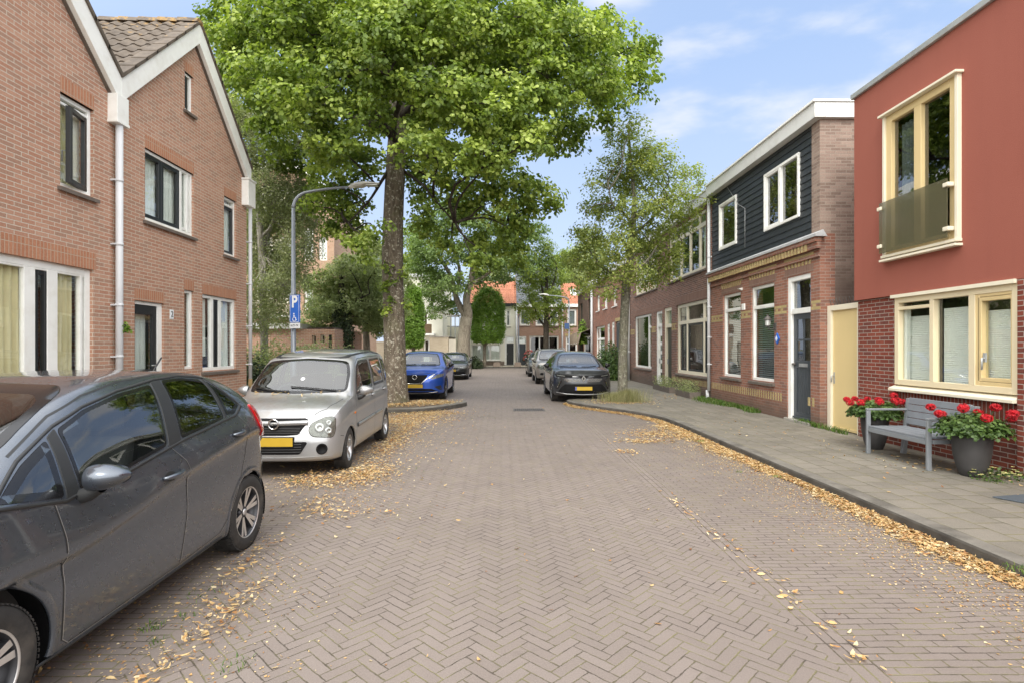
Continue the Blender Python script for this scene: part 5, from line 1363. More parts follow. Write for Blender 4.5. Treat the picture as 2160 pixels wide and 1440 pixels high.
M['plate'] = simple('yellow_number_plate', (.50, .33, .03), .45, .05, 5)
M['plateb'] = simple('plate_blue_band', (.03, .10, .50), .4)
M['headl'] = simple('headlight_reflector', (.17, .175, .165), .3, .5, 26, metal=.3)
M['lens'] = glass('clear_lens', (.80, .82, .78), .9, .03)
M['orange'] = simple('orange_lens', (.75, .20, .01), .25)
M['red_lens'] = Mat('red_tail_lens').p(color=(.50, .008, .012), rough=.12, coat=1.).m
M['carglass'] = glass('car_glass', (.62, .66, .65), 1.6, .05)
M['carglass_d'] = glass('privacy_glass', (.10, .105, .105), 1.7, .06)
M['wscreen'] = glass('windscreen_glass', (.42, .49, .50), 1.4, .06)
M['frit'] = simple('black_glass_border', (.01, .01, .011), .15)
M['paint_grey'] = paint('dark_grey_metallic', (.098, .115, .142), .75, .25, .25, .07)
M['paint_silver'] = paint('silver_metallic', (.40, .41, .42), .7, .38, .12, .42)
M['paint_blue'] = paint('bright_blue_metallic', (.012, .075, .42), .55, .3, .15, .06)
M['paint_black'] = paint('black_metallic', (.018, .021, .022), .5, .3, .15, .10)
M['paint_slate'] = paint('slate_grey_paint', (.050, .054, .060), .6, .28, .15, .04)
M['paint_champ'] = paint('champagne_metallic', (.34, .32, .29), .7, .36, .15, .12)

class Car:
    def __init__(s, spec):
        s.p = spec; p = spec
        s.L = p['L']; s.root = empty('parked_car', label=p['label'], cat='car', group=p.get('group'))
        s.build_body()
    def body_pts(s):
        p = s.p; L = s.L
        W = fn(p['W']); zb = fn(p['zb']); zs = fn(p['zs']); zt = fn(p['zt']); wt_ = fn(p['wt']); ws = fn(p['ws']) if 'ws' in p else (lambda x: .955)
        dt = fn(p['dt']) if 'dt' in p else (lambda x: .05)
        ins = p.get('round', .10); cell = p.get('cell', .03)
        e = [0, .006, .02, .045, .08, .12]
        xs = np.array(e + list(np.arange(.16, L - .16, cell)) + [L - a for a in e[::-1]])
        rows = []
        for x in xs:
            dE = min(x, L - x); r = ins
            q = 0 if dE >= r else r * (1 - math.sqrt(max(0, 1 - (1 - dE / r) ** 2)))
            w = float(W(x)) - q; b = float(zb(x)) + q * .8; t = float(zt(x)) - q * .7; sh = min(float(zs(x)) - q * .7, t - .012); wr = float(wt_(x)) * w; wsn = float(ws(x)) * w; d = float(dt(x))
            te = max(t - d, sh + .008)
            cr = p.get('crease', 0.)
            cf = float(s.cf(x)) if s.cf else .78
            pts = [(0, b), (.72*w, b), (.93*w, b + .02), (.975*w, b + .07), (.99*w, b + .16), (1.0*w, b + (sh-b)*.45), (.995*w - cr*.4, b + (sh-b)*(cf - .08)), (.994*w + cr*.75, b + (sh-b)*cf), (wsn, sh)]
            ay, az = wsn, sh; by_, bz = wr, te
            k = p.get('bulge', .028) if te - sh > .1 else .004
            pts += [(ay + (by_-ay)*.33 + k*.8, az + (bz-az)*.33), (ay + (by_-ay)*.68 + k, az + (bz-az)*.68), (by_ + k * .35, bz - (.012 if te-sh>.1 else 0)), (by_*.86, te + (t-te)*.50), (.55*by_, te + (t-te)*.86), (0, t)]
            P = [Vector(q_) for q_ in pts]; out = []
            nseg = len(P) - 1; sub = p.get('sub', 4)
            for i in range(nseg):
                a, b_, c, dd = P[max(i-1, 0)], P[i], P[i+1], P[min(i+2, nseg)]
                if i == 0: a = Vector((-P[1].x, P[1].y))
                if i == nseg - 1: dd = Vector((-P[-2].x, P[-2].y))
                for m_ in range(sub):
                    tt = m_ / sub; out.append(.5*((2*b_)+(c-a)*tt+(2*a-5*b_+4*c-dd)*tt*tt+(3*b_-a-3*c+dd)*tt**3))
            out.append(P[-1])
            rows.append((x, out))
        return rows
    def warp(s, v):
        p = s.p; x, y, z = v; L = s.L; xn = p.get('xn', .75)
        Wm = p['Wmax']
        if x < xn:
            k = (1 - x / xn) ** 2
            x += k * (float(s.fN(z)) + p.get('bow', .25) * min(1.1, abs(y) / Wm) ** 3)
        xr = L - p.get('xr', .6)
        if x > xr:
            k = ((x - xr) / (L - xr)) ** 2
            x -= k * (float(s.fR(z)) + p.get('bowr', .18) * min(1.1, abs(y) / Wm) ** 3)
        return (x, y, z)
    def build_body(s):
        p = s.p; s.cf = fn(p['cf']) if 'cf' in p else None; s.fN = fn(p['nose']); s.fR = fn(p['tail'])
        rows = s.body_pts(); T = len(rows[0][1])
        ring = []
        for x, o in rows:
            r = [(x, q.x, q.y) for q in o] + [(x, -q.x, q.y) for q in o[-2:0:-1]]
            ring.append(r)
        n = len(ring[0])
        def caps(r, first):
            zc = (r[0][2] + r[T-1][2]) / 2; out = []
            K = 14
            for k in range(1, K):
                f = 1 - k / K
                out.append([(q[0], q[1] * f, zc + (q[2] - zc) * f) for q in r])
            return out[::-1] if first else out
        allr = caps(ring[0], True) + ring + caps(ring[-1], False)
        V = [s.warp(v) for r in allr for v in r]; nr = len(allr)
        bm = bmesh.new(); vs = [bm.verts.new(v) for v in V]
        for i in range(nr - 1):
            for j in range(n):
                k = (j + 1) % n
                try: bm.faces.new((vs[i*n+j], vs[(i+1)*n+j], vs[(i+1)*n+k], vs[i*n+k]))
                except ValueError: pass
        bm.faces.new([vs[j] for j in range(n)][::-1] if False else [vs[j] for j in range(n)])
        bm.faces.new([vs[(nr-1)*n+j] for j in range(n)][::-1])
        bmesh.ops.recalc_face_normals(bm, faces=bm.faces)
        s.bvh = BVHTree.FromBMesh(bm)
        # wheel arches: snap verts to the circle, drop what is inside
        for (cx, cz, r) in p['arches']:
            tol = p.get('cell', .03) * .75
            for v in bm.verts:
                if abs(v.co.y) < p['Wmax'] * .62: continue
                d = math.hypot(v.co.x - cx, v.co.z - cz)
                if abs(d - r) < tol: 
                    f = r / d; v.co.x = cx + (v.co.x - cx) * f; v.co.z = cz + (v.co.z - cz) * f
        dead = []
        for f in bm.faces:
            c = f.calc_center_median()
            if abs(c.y) > p['Wmax'] * .60:
                for (cx, cz, r) in p['arches']:
                    if math.hypot(c.x - cx, c.z - cz) < r - .004: dead.append(f); break
                else:
                    if f.normal.y * c.y > 0 and c.z > .7:
                        for w in p['side_open']:
                            if pip((c.x, c.z), w) and pdist((c.x, c.z), w) > .022: dead.append(f); break
        ds = set(dead)
        for f in bm.faces:
            if f in ds: continue
            c = f.calc_center_median()
            for ax, w in (('front', p['ws_poly']), ('rear', p['rs_poly'])):
                if (c.x < s.L * .52) == (ax == 'front') and f.normal.z > .05 and c.z > .6 and abs(f.normal.x) > .12:
                    if pip((c.y, c.z), w) and pdist((c.y, c.z), w) > .03: ds.add(f)
        bmesh.ops.delete(bm, geom=list(ds), context='FACES')
        for f in bm.faces: f.smooth = True
        me = bpy.data.meshes.new('body'); bm.to_mesh(me); bm.free()
        s.body = mesh_obj('body', me, s.root, M[p['paint']])
    def hit(s, a, b, ax):
        """a,b in the projection plane -> point and normal on the body"""
        o, d = {'R': (Vector((a, -3, b)), Vector((0, 1, 0))), 'L': (Vector((a, 3, b)), Vector((0, -1, 0))), 'F': (Vector((-3, a, b)), Vector((1, 0, 0))),
                'B': (Vector((s.L + 3, a, b)), Vector((-1, 0, 0))), 'T': (Vector((a, b, 4)), Vector((0, 0, -1)))}[ax]
        h = s.bvh.ray_cast(o, d)
        if h[0] is None: return None, None
        n = h[1]
        if n.dot(d) > 0: n = -n
        return h[0], n
    def patch(s, name, poly, ax, mats, off=.003, cell=.035, rnd=.03, frit=0, thick=.012, parent=None, both=True, raw=False):
        obs = []
        for side in ((ax, 'L' if ax == 'R' else None) if (both and ax in 'R') else (ax,)):
            if side is None: continue
            pl = poly if raw else roundpoly(poly, rnd)
            pl = dens(pl, cell)
            pts = list(pl); edges = [(i, (i+1) % len(pl)) for i in range(len(pl))]
            if frit:
                q = inset(pl, frit); b0 = len(pts); pts += q; edges += [(b0+i, b0+(i+1) % len(q)) for i in range(len(q))]
            x0, x1 = min(a for a, _ in pl), max(a for a, _ in pl); z0, z1 = min(b for _, b in pl), max(b for _, b in pl)
            a = x0 + cell * .5
            while a < x1:
                b = z0 + cell * .5
                while b < z1:
                    if pip((a, b), pl) and pdist((a, b), pl) > cell * .5: pts.append((a, b))
                    b += cell
                a += cell
            r = delaunay_2d_cdt([Vector(t) for t in pts], edges, [], 0, 1e-5)
            vv, _, ff = r[0], r[1], r[2]
            co = []; ok = []
            for t in vv:
                h, nn = s.hit(t[0], t[1], side)
                ok.append(h is not None); co.append(h + nn * off if h is not None else Vector((0, 0, 0)))
            b = bmesh.new(); bv = [b.verts.new(c) for c in co]
            ip = inset(pl, frit) if frit else None
            for f in ff:
                c = (sum(vv[i][0] for i in f)/len(f), sum(vv[i][1] for i in f)/len(f))
                if not pip(c, pl) or not all(ok[i] for i in f): continue
                try: nf = b.faces.new([bv[i] for i in f])
                except ValueError: continue
                if frit and not pip(c, ip): nf.material_index = 1
            bmesh.ops.recalc_face_normals(b, faces=b.faces)
            D = {'R': Vector((0, -1, 0)), 'L': Vector((0, 1, 0)), 'F': Vector((-1, 0, 0)), 'B': Vector((1, 0, 0)), 'T': Vector((0, 0, 1))}[side]
            if sum(f.normal.dot(D) * f.calc_area() for f in b.faces) < 0: bmesh.ops.reverse_faces(b, faces=b.faces)
            if thick:
                be = [e_ for e_ in b.edges if e_.is_boundary]
                ex = bmesh.ops.extrude_edge_only(b, edges=be)
                for v in [g for g in ex['geom'] if isinstance(g, bmesh.types.BMVert)]: v.co -= D * thick
                if frit:
                    for f in [g for g in ex['geom'] if isinstance(g, bmesh.types.BMFace)]: f.material_index = 1
            b.verts.ensure_lookup_table()
            bmesh.ops.delete(b, geom=[v for v in b.verts if not v.link_faces], context='VERTS')
            for f in b.faces: f.smooth = True
            for e_ in b.edges:
                if len(e_.link_faces) == 2 and e_.calc_face_angle(0) > R(40): e_.smooth = False
            me = bpy.data.meshes.new(name); b.to_mesh(me); b.free()
            mats_ = mats if isinstance(mats, (list, tuple)) else [mats]
            obs.append(mesh_obj(name, me, parent or s.root, [M[k] for k in mats_]))
        return obs
    def ribbon(s, name, line, ax, mat, w=.007, off=.0015, both=True, parent=None, step=.03, raise_=0):
        for side in ((ax, 'L') if (both and ax == 'R') else (ax,)):
            P = [Vector(q) for q in line]; pts = []
            for i in range(len(P) - 1):
                n = max(1, int((P[i+1]-P[i]).length / step))
                for k in range(n): pts.append(P[i] + (P[i+1]-P[i]) * k / n)
            pts.append(P[-1]); rows = []
            for i, q in enumerate(pts):
                t = (pts[min(i+1, len(pts)-1)] - pts[max(i-1, 0)]).normalized(); nn = Vector((-t.y, t.x)) * w / 2
                a, na = s.hit(*(q + nn), side); b, nb = s.hit(*(q - nn), side)
                if a is None or b is None: continue
                if raise_: rows.append([a - na*.004, a + na * (off + raise_) , (a+b)/2 + na*(off+raise_*1.3), b + nb * (off + raise_), b - nb*.004])
                else: rows.append([a + na * off, b + nb * off])
            if len(rows) > 1:
                m = MB(); m.grid(rows); m.build(name, M[mat], parent or s.root)
    def wheel(s, x, y, r, rr, wd, style, n, rim='rim', steer=0):
        sg = 1 if y > 0 else -1
        e = empty('wheel', (x, y, r)); e.parent = s.root; e.rotation_euler = (0, 0, steer)
        m = MB(); h = wd / 2
        m.lathe([(rr - .012, -h*.9*sg), (rr + .012, -h*sg), (rr + (r-rr)*.55, -h*1.06*sg), (r - .022, -h*.98*sg), (r - .006, -h*.86*sg), (r, -h*.6*sg), (r, h*.6*sg), (r - .006, h*.86*sg), (r - .018, h*.97*sg), (r - .030, h*.985*sg), (rr + (r-rr)*.55, h*1.06*sg), (rr + .014, h*1.0*sg), (rr - .004, h*.93*sg)], 64, axis='y')
        for k in range(72):  # tread blocks on the shoulder
            t = k / 72 * 2 * PI
            for ya in (h * .30, -h * .95):
                c, s_ = math.cos(t), math.sin(t); c2, s2 = math.cos(t + .052), math.sin(t + .052)
                y0, y1 = sg * ya, sg * (ya + h * .62)
                a, b = r - .004, r + .0035
                m.add([(c*a, y0, s_*a), (c2*a, y0, s2*a), (c2*a, y1, s2*a), (c*a, y1, s_*a), (c*b, y0, s_*b), (c2*b, y0, s2*b), (c2*b, y1, s2*b), (c*b, y1, s_*b)], [(4,5,6,7),(0,1,5,4),(1,2,6,5),(2,3,7,6),(3,0,4,7)])
        t_ = m.build('tyre', M['tyre'], e)
        m = MB(); yo = h * .86 * sg; yd = h * .15 * sg
        m.lathe([(rr, yo), (rr - .006, yo + .006*sg), (rr - .014, yo), (rr - .020, yo - .03*sg), (rr - .03, yd), (rr*.5, -h*.3*sg), (0, -h*.3*sg)], 64, axis='y', m=1)
        m.lathe([(rr + .004, yo - .004*sg), (rr + .002, yo + .007*sg), (rr - .012, yo + .005*sg), (rr - .016, yo - .012*sg)], 64, axis='y', m=0)
        yh = yo - .035*sg
        m.lathe([(.058, yd), (.056, yh - .0*sg), (.035, yh + .010*sg), (0, yh + .012*sg)], 24, axis='y', m=1)
        m.lathe([(.028, yh + .010*sg), (.026, yh + .018*sg), (0, yh + .02*sg)], 20, axis='y', m=0)
        for k in range(n):
            t0 = 2 * PI * k / n + .3
            offs = {'twin': (-.155, .155), 'five': (0,), 'multi': (-.10, .10)}[style]
            for oi, o in enumerate(offs):
                w0, w1 = {'twin': (.012, .018), 'five': (.028, .040), 'multi': (.012, .016)}[style]
                a0 = t0 + o * .25 * (1 if style != 'twin' else 1.5); a1 = t0 + o
                P0 = Vector((math.cos(a0) * .045, math.sin(a0) * .045)); P1 = Vector((math.cos(a1) * (rr - .012), math.sin(a1) * (rr - .012)))
                d_ = (P1 - P0).normalized(); nn = Vector((-d_.y, d_.x))
                q = [P0 - nn*w0, P0 + nn*w0, P1 + nn*w1, P1 - nn*w1]
                ya, yb = yh + .008*sg, yo - .006*sg
                v = [(q[0].x, ya - .03*sg, q[0].y), (q[3].x, yb - .035*sg, q[3].y), (q[2].x, yb - .035*sg, q[2].y), (q[1].x, ya - .03*sg, q[1].y), (q[0].x, ya, q[0].y), (q[3].x, yb, q[3].y), (q[2].x, yb, q[2].y), (q[1].x, ya, q[1].y)]
                b_ = len(m.v); m.v += v
                for f, mt in (((4,5,6,7), 0), ((0,1,5,4), 1), ((1,2,6,5), 1), ((2,3,7,6), 1), ((3,0,4,7), 1)):
                    m.f.append(tuple(i + b_ for i in f)); m.m.append(mt); m.sm.append(False)
        m.build('rim', [M[rim], M['rim_d'] if rim == 'rim' else M['rim_s']], e)
        # wheel arch liner belongs to the body
        return e
    def liners(s):
        p = s.p
        for (cx, cz, r) in p['arches']:
            for sg in (-1, 1):
                m = MB()
                yo = sg * (p['Wmax'] - .028); yi = sg * (p['Wmax'] - .30); a0, a1 = -.35, PI + .35; P = []
                for k in range(33):
                    t = a0 + (a1 - a0) * k / 32; P.append([(cx + math.cos(t)*r*f, yy, cz + math.sin(t)*r*f) for f, yy in ((.985, yo), (1.03, yo - sg*.03), (1.04, yi), (.3, yi))])
                m.grid(P); m.build('wheel_arch_liner', M['liner'], s.root)
        # rolled lips round the arches
        for (cx, cz, r) in p['arches']:
            for side, sg in (('R', -1), ('L', 1)):
                rows = []; m = MB()
                for k in range(57):
                    t = -.25 + (PI + .5) * k / 56
                    pts = []
                    h1, n1 = s.hit(cx + math.cos(t)*(r+.03), cz + math.sin(t)*(r+.03), side); h2, n2 = s.hit(cx + math.cos(t)*(r+.002), cz + math.sin(t)*(r+.002), side)
                    if h1 is None or h2 is None or abs(h1.y) < p['Wmax']*.8: continue
                    lip = h2 + Vector((0, sg * .008, 0))
                    rows.append([h1 + n1*.0005, (h1 + h2)/2 + Vector((0, sg*.006, 0)), lip, Vector((cx + math.cos(t)*(r-.014), lip.y - sg*.006, cz + math.sin(t)*(r-.014))), Vector((cx + math.cos(t)*(r-.014), lip.y - sg*.02, cz + math.sin(t)*(r-.014)))])
                if len(rows) > 2: m.grid(rows); m.build('arch_lip', M[p.get('lipmat', p['paint'])], s.body)
    def interior(s, rhd=False):
        p = s.p; x0, x1 = p['cab']; W = p['Wmax'] * .80; zf = p.get('seatz', .55); m = MB()
        m.box(x0 - .3, x1, -W, W, .30, .34); m.box(x0 - .3, x0 - .25, -W, W, .3, p['dash'] - .1)
        for sg in (-1, 1): m.box(x0 - .3, x1, sg * W - .015, sg * W + .015, .3, p['dash'] - .06)
        m.box(x1 - .05, x1, -W, W, .3, p['dash'] - .06)
        m.build('cabin_floor', M['cabin'], s.root)
        m = MB(); m.hexa([(x0 - .32, -W, .6), (x0 + .22, -W, .6), (x0 + .22, W, .6), (x0 - .32, W, .6), (x0 - .32, -W, p['dash'] - .06), (x0 + .16, -W, p['dash'] - .04), (x0 + .16, W, p['dash'] - .04), (x0 - .32, W, p['dash'] - .06)]); m.build('dashboard', M['cabin_l'], s.root, bevel=.02)
        for sx, n in ((x0 + .62, 2), (x0 + 1.42, 2)):
            if sx > x1 - .2: continue
            for sy in (-.36, .36):
                m = MB(); m.box(sx - .15, sx + .35, sy - .25, sy + .25, zf - .2, zf); m.hexa([(sx + .28, sy - .24, zf - .05), (sx + .42, sy - .24, zf - .05), (sx + .42, sy + .24, zf - .05), (sx + .28, sy + .24, zf - .05), (sx + .46, sy - .21, zf + .56), (sx + .56, sy - .21, zf + .56), (sx + .56, sy + .21, zf + .56), (sx + .46, sy + .21, zf + .56)])
                m.box(sx + .47, sx + .57, sy - .13, sy + .13, zf + .60, zf + .80); m.build('seat', M['cabin'], s.root, bevel=.035, seg=3)
        m = MB(); sy = -.36 if p.get('drive', 1) < 0 else .36
        c = Vector((x0 + .40, sy * p.get('dsg', 1), p['dash'] - .06)); t1 = Vector((0, 1, 0)); t2 = Vector((.42, 0, .9)).normalized()
        m.tube([c + (t1 * math.cos(t) + t2 * math.sin(t)) * .18 for t in [2*PI*k/28 for k in range(29)]], .014, 8, cap=False); m.tube([c + t1*.17, c - t1*.17], .02, 6); m.tube([c, c + Vector((-.2, 0, -.06))], .03, 8); m.build('steering_wheel', M['cabin_l'], s.root)
    def mirror(s, x, z, sz=1., base='trim', cap=None, reach=.19):
        for sg in (-1, 1):
            h, n = s.hit(x, z, 'R' if sg < 0 else 'L')
            y = h.y; m = MB(); P = []
            for i in range(15):
                f = i / 14; a = .055 * sz + (.115 * sz) * math.sin(min(1, (f * .94 + .04)) * PI) ** .5 ; 
                yy = y + sg * (.055 + (reach) * f); ry = (.078 * math.sin((.12 + .86 * f) * PI) ** .45) * sz if f < 1 else .004; rz = (.080 * math.sin((.22 + .76 * f) * PI) ** .5) * sz * (1.06 - .42 * f) if f < 1 else .004
                xc_ = x + .035 * f - .0; zc_ = z + .065 * sz + .015 * f
                P.append([(xc_ + (ry * 1.15 * math.cos(t) * abs(math.cos(t)) ** .15 if math.cos(t) < 0 else ry * .5 * math.cos(t)), yy, zc_ + rz * (math.sin(t) if math.sin(t) < 0 else math.sin(t) ** .8)) for t in [2*PI*j/24 for j in range(25)]])
            m.grid(P); b0 = P[0]; m.add(b0[:-1], [tuple(range(24))]); mo = m.build('side_mirror', M[cap or s.p['paint']], s.root)
            m = MB(); m.grid([[(x + .005 + .032*math.cos(t)*sz, y - sg*.02, z - .045*sz + .045*math.sin(t)*sz) for t in [2*PI*j/16 for j in range(17)]], [(x + .01 + .04*math.cos(t)*sz, y + sg*.06, z - .02*sz + .04*math.sin(t)*sz) for t in [2*PI*j/16 for j in range(17)]], [(x + .02 + .045*math.cos(t)*sz, y + sg*.11, z + .015 + .035*math.sin(t)*sz) for t in [2*PI*j/16 for j in range(17)]]])
            m.build('mirror_foot', M[base], mo)
            m = MB(); m.lathe([(0, 0), (.062*sz, 0)], 20, center=(0, 0, 0), axis='x'); g = m.build('mirror_glass', M['chrome'], mo); g.scale = (1, 1.25, .9); g.location = (x + .078*sz, y + sg*(.055 + reach*.5), z + .07*sz)
    def handle(s, x, z, w=.17, mat=None):
        for sg, ax in ((-1, 'R'), (1, 'L')):
            h, n = s.hit(x, z, ax)
            m = MB(); P = []
            for i in range(11):
                f = i / 10; xx = x - w/2 + w * f; lift = .034 * math.sin(f * PI) ** .5 if 0 < f < 1 else 0; r = .012 + .005 * math.sin(f * PI)
                hh, nn = s.hit(xx, z + .012 * f, ax)
                P.append((hh.x, hh.y + sg * (lift + .004), hh.z))
            m.tube(P, [.011 + .006 * math.sin(k/10*PI) for k in range(11)], 10); ho = m.build('door_handle', M[mat or s.p['paint']], s.root)
            cup = [(x - .02 + .055 * math.cos(t), z + .0 + .030 * math.sin(t)) for t in [2*PI*k/18 for k in range(18)]]
            s.patch('handle_cup', cup, ax, 'trim', off=.0012, both=False, thick=0, raw=True, parent=ho)
    def plate(s, y, z, ax='F', w=.52, h=.11, x=None, band=True):
        hh, n = s.hit(y, z, ax); hx = min([s.hit(y + dy, z + dz, ax)[0].x for dy in (-w/2, 0, w/2) for dz in (-.04, 0, .04)])
        m = MB(); m.box(hx - .022, hx - .010, y - w/2, y + w/2, z - h/2, z + h/2); o = m.build('number_plate', M['plate'], s.root, bevel=.002)
        m = MB(); m.box(hx - .0235, hx - .0222, y + w/2 - .045, y + w/2 - .004, z - h/2 + .004, z + h/2 - .004); m.build('blue_band', M['plateb'], o)
        m = MB(); m.box(hx - .010, hx + .03, y - w/2 - .008, y + w/2 + .008, z - h/2 - .008, z + h/2 + .008); m.build('plate_holder', M['liner'], o)
        return hx
    def put(s, Xc, Ynose, side=1):
        s.root.location = (Xc, Ynose, 0); s.root.rotation_euler = (0, 0, PI / 2)
# with rz = +90 deg local x -> +Y world (nose towards the camera), local y -> -X world; so the camera-right side is local -y ('R' rays)
def sym(c, name, poly, mats, **k):
    o = c.patch(name, poly, 'F', mats, **k); o += c.patch(name, [(-a, b) for a, b in poly][::-1], 'F', mats, **k); return o
def symp(pts): return pts + [(-a, b) for a, b in pts[::-1]]
def rings(c, y, z, r, w, mat='chrome', name='badge', off=.012, oval=1.):
    h, n = c.hit(y, z, 'F'); m = MB()
    m.tube([(h.x - off, y + r * math.cos(t) * oval, z + r * math.sin(t)) for t in [2*PI*k/36 for k in range(37)]], w, 8, cap=False)
    m.lathe([(0, -off*.6), (r, -off*.6)], 30, center=(h.x, y, z), axis='x', m=1)
    return m, h.x - off
def wipers(c, pts):
    for line in pts:
        m = MB(); P = []
        for a, b in line:
            h, n = c.hit(a, b, 'F'); P.append(h + n * .018)
        m.tube(P, .009, 6); m.build('wiper', M['trim'], c.root)
def louvres(c, y0, y1, z0, z1, n, mat='trim', t=.006, d=.012, name='grille_bar'):
    m = MB()
    for k in range(n):
        z = z0 + (z1 - z0) * (k + .5) / n; rows = []
        for i in range(17):
            y = y0 + (y1 - y0) * i / 16; h, _ = c.hit(y, z, 'F')
            rows.append([(h.x + .002, y, z + t), (h.x - d, y, z + t*.6), (h.x - d, y, z - t*.6), (h.x + .002, y, z - t)])
        m.grid(rows)
    m.build(name, M[mat], c.root)

# ---------------------------------------------------------------- 1 dark grey hatchback, nearest
J = Car(dict(L=3.95, Wmax=.847, label='dark grey metallic hatchback parked nearest on the left, silver spoked wheels, dusty roof', group='cars parked along the street',
    paint='paint_grey', cell=.026, sub=5, round=.10, crease=.024, cf=[(0,.74),(1.3,.68),(1.9,.74),(2.5,.79),(3.2,.82),(3.95,.84)], bulge=.030,
    W=[(0,.70),(.25,.79),(.7,.84),(1.4,.847),(3.1,.847),(3.6,.82),(3.95,.73)], zb=[(0,.20),(.3,.17),(1.2,.165),(2.9,.185),(3.5,.22),(3.95,.32)],
    zs=[(0,.60),(.3,.80),(.8,.945),(1.1,.955),(1.5,.935),(1.85,.96),(2.3,1.035),(3.0,1.115),(3.4,1.15),(3.7,1.09),(3.95,.93)],
    zt=[(0,.66),(.15,.79),(.5,.94),(.92,1.05),(1.07,1.125),(1.5,1.335),(1.8,1.45),(2.15,1.515),(2.6,1.53),(3.1,1.50),(3.45,1.435),(3.58,1.38),(3.72,1.20),(3.85,1.02),(3.95,.93)],
    wt=[(0,.85),(.5,.82),(.95,.80),(1.2,.74),(1.6,.68),(2.2,.645),(3.2,.645),(3.55,.66),(3.8,.78),(3.95,.88)], ws=[(0,.97),(1,.955),(3,.945),(3.95,.95)],
    dt=[(0,.03),(1.,.045),(1.6,.045),(3.4,.05),(3.95,.04)],
    nose=[(.15,.10),(.3,.02),(.5,0),(.7,.05),(.9,.12)], tail=[(.2,.12),(.4,.03),(.6,0),(.8,.02),(.95,.05),(1.2,0)],
    arches=[(.965,.315,.365),(3.335,.308,.350)],
    side_open=[[(1.10,1.0),(1.43,.945),(1.50,1.215),(1.31,1.125)], [(1.585,1.255),(1.79,1.335),(2.09,1.40),(2.42,1.435),(2.27,1.05),(1.84,.975),(1.54,.95)], [(2.56,1.455),(2.8,1.458),(3.06,1.435),(3.0,1.135),(2.43,1.07)], [(3.12,1.42),(3.30,1.215),(3.16,1.15),(3.05,1.155)]],
    ws_poly=[(-.60,1.10),(.60,1.10),(.60,1.2),(.50,1.42),(.40,1.465),(0,1.48),(-.40,1.465),(-.5,1.42),(-.6,1.2)], rs_poly=[(-.5,1.08),(.5,1.08),(.45,1.33),(-.45,1.33)],
    cab=(1.15,3.2), dash=1.0))
so = J.p['side_open']
J.patch('window', so[0], 'R', ['carglass', 'frit'], frit=.035, off=.003, rnd=.02)
J.patch('window', so[1], 'R', ['carglass', 'frit'], frit=.018, off=.003, rnd=.03)
J.patch('window', so[2], 'R', ['carglass_d', 'frit'], frit=.018, off=.003, rnd=.03)
J.patch('window', so[3], 'R', ['carglass_d', 'frit'], frit=.03, off=.003, rnd=.02)
J.patch('windscreen', J.p['ws_poly'], 'F', ['wscreen', 'frit'], frit=.04, off=.003, rnd=.05)
J.patch('rear_window', J.p['rs_poly'], 'B', ['carglass_d', 'frit'], frit=.04, off=.003, rnd=.05)
J.patch('pillar_trim', [(2.285,1.04),(2.435,1.445),(2.545,1.455),(2.415,1.06)], 'R', 'trim', off=.005, rnd=.004)
J.patch('pillar_trim', [(1.445,.935),(1.515,1.225),(1.575,1.258),(1.525,.94)], 'R', 'trim', off=.005, rnd=.004)
J.patch('pillar_trim', [(3.015,1.13),(3.07,1.435),(3.11,1.43),(3.04,1.145)], 'R', 'trim', off=.005, rnd=.004)
J.ribbon('window_seal', [(1.07,.985),(1.44,.925),(1.52,.935),(1.84,.958),(2.28,1.032),(2.43,1.055),(3.0,1.118),(3.16,1.133),(3.32,1.20),(3.14,1.44)], 'R', 'trim', w=.016, raise_=.004)
J.ribbon('window_seal', [(1.08,1.0),(1.31,1.145),(1.58,1.275),(1.80,1.352),(2.1,1.417),(2.5,1.465),(2.8,1.475),(3.07,1.455),(3.14,1.44)], 'R', 'trim', w=.013, raise_=.003)
J.ribbon('roof_seam', [(1.30,1.17),(1.60,1.325),(1.85,1.41),(2.15,1.468),(2.6,1.498),(3.0,1.487),(3.3,1.455)], 'R', 'trim', w=.008)
for ln in ([(1.365,.925),(1.385,.76),(1.375,.50),(1.378,.27),(1.42,.235)], [(2.30,1.03),(2.40,.93),(2.43,.84),(2.41,.6),(2.36,.32),(2.345,.255)], [(3.20,1.13),(3.31,1.02),(3.32,.93),(3.26,.80),(3.14,.60),(2.98,.37),(2.86,.285),(2.35,.25),(1.42,.232)], [(3.70,.74),(3.66,.64),(3.655,.50)]):
    J.ribbon('door_gap', ln, 'R', 'trim', w=.008, off=.0012)
    J.ribbon('door_edge_highlight', [(a + .006, b - .002) for a, b in ln], 'R', 'paint_silver', w=.0035, off=.0018)  # thin silver line painting in the highlight along the door edges
J.ribbon('sill_trim', [(1.16,.205),(1.6,.208),(2.3,.222),(2.9,.245)], 'R', 'trim', w=.016, off=.002, raise_=.003)
sh = [(2.43,.845)] if False else [(1.75,.735),(2.1,.79),(2.43,.845),(2.8,.905),(3.2,.965)]
J.handle(2.24, .865, .19, 'paint_grey'); J.handle(3.11, 1.0, .16, 'paint_grey')
J.mirror(1.53, .955, .92, cap='paint_grey')
J.patch('tail_light', [(3.47,1.19),(3.56,1.17),(3.70,1.06),(3.72,.90),(3.62,.90),(3.52,1.0)], 'R', 'red_lens', off=.014, rnd=.02, thick=.03)
J.patch('bumper_insert', [(3.74,.46),(3.85,.48),(3.86,.62),(3.76,.64)], 'R', 'liner', off=.003, rnd=.02)
J.liners(); J.interior()
for sx in (.955, 3.33):
    for sg in (-1, 1): J.wheel(sx, sg * .742, .305, .212, .185, 'twin', 6)
sym(J, 'headlight', [(.42,.62),(.78,.70),(.80,.80),(.40,.70)], ['headl'], off=.004)
J.patch('grille', symp([(.42,.60),(.40,.68)][::-1]), 'F', 'gloss', off=.004)
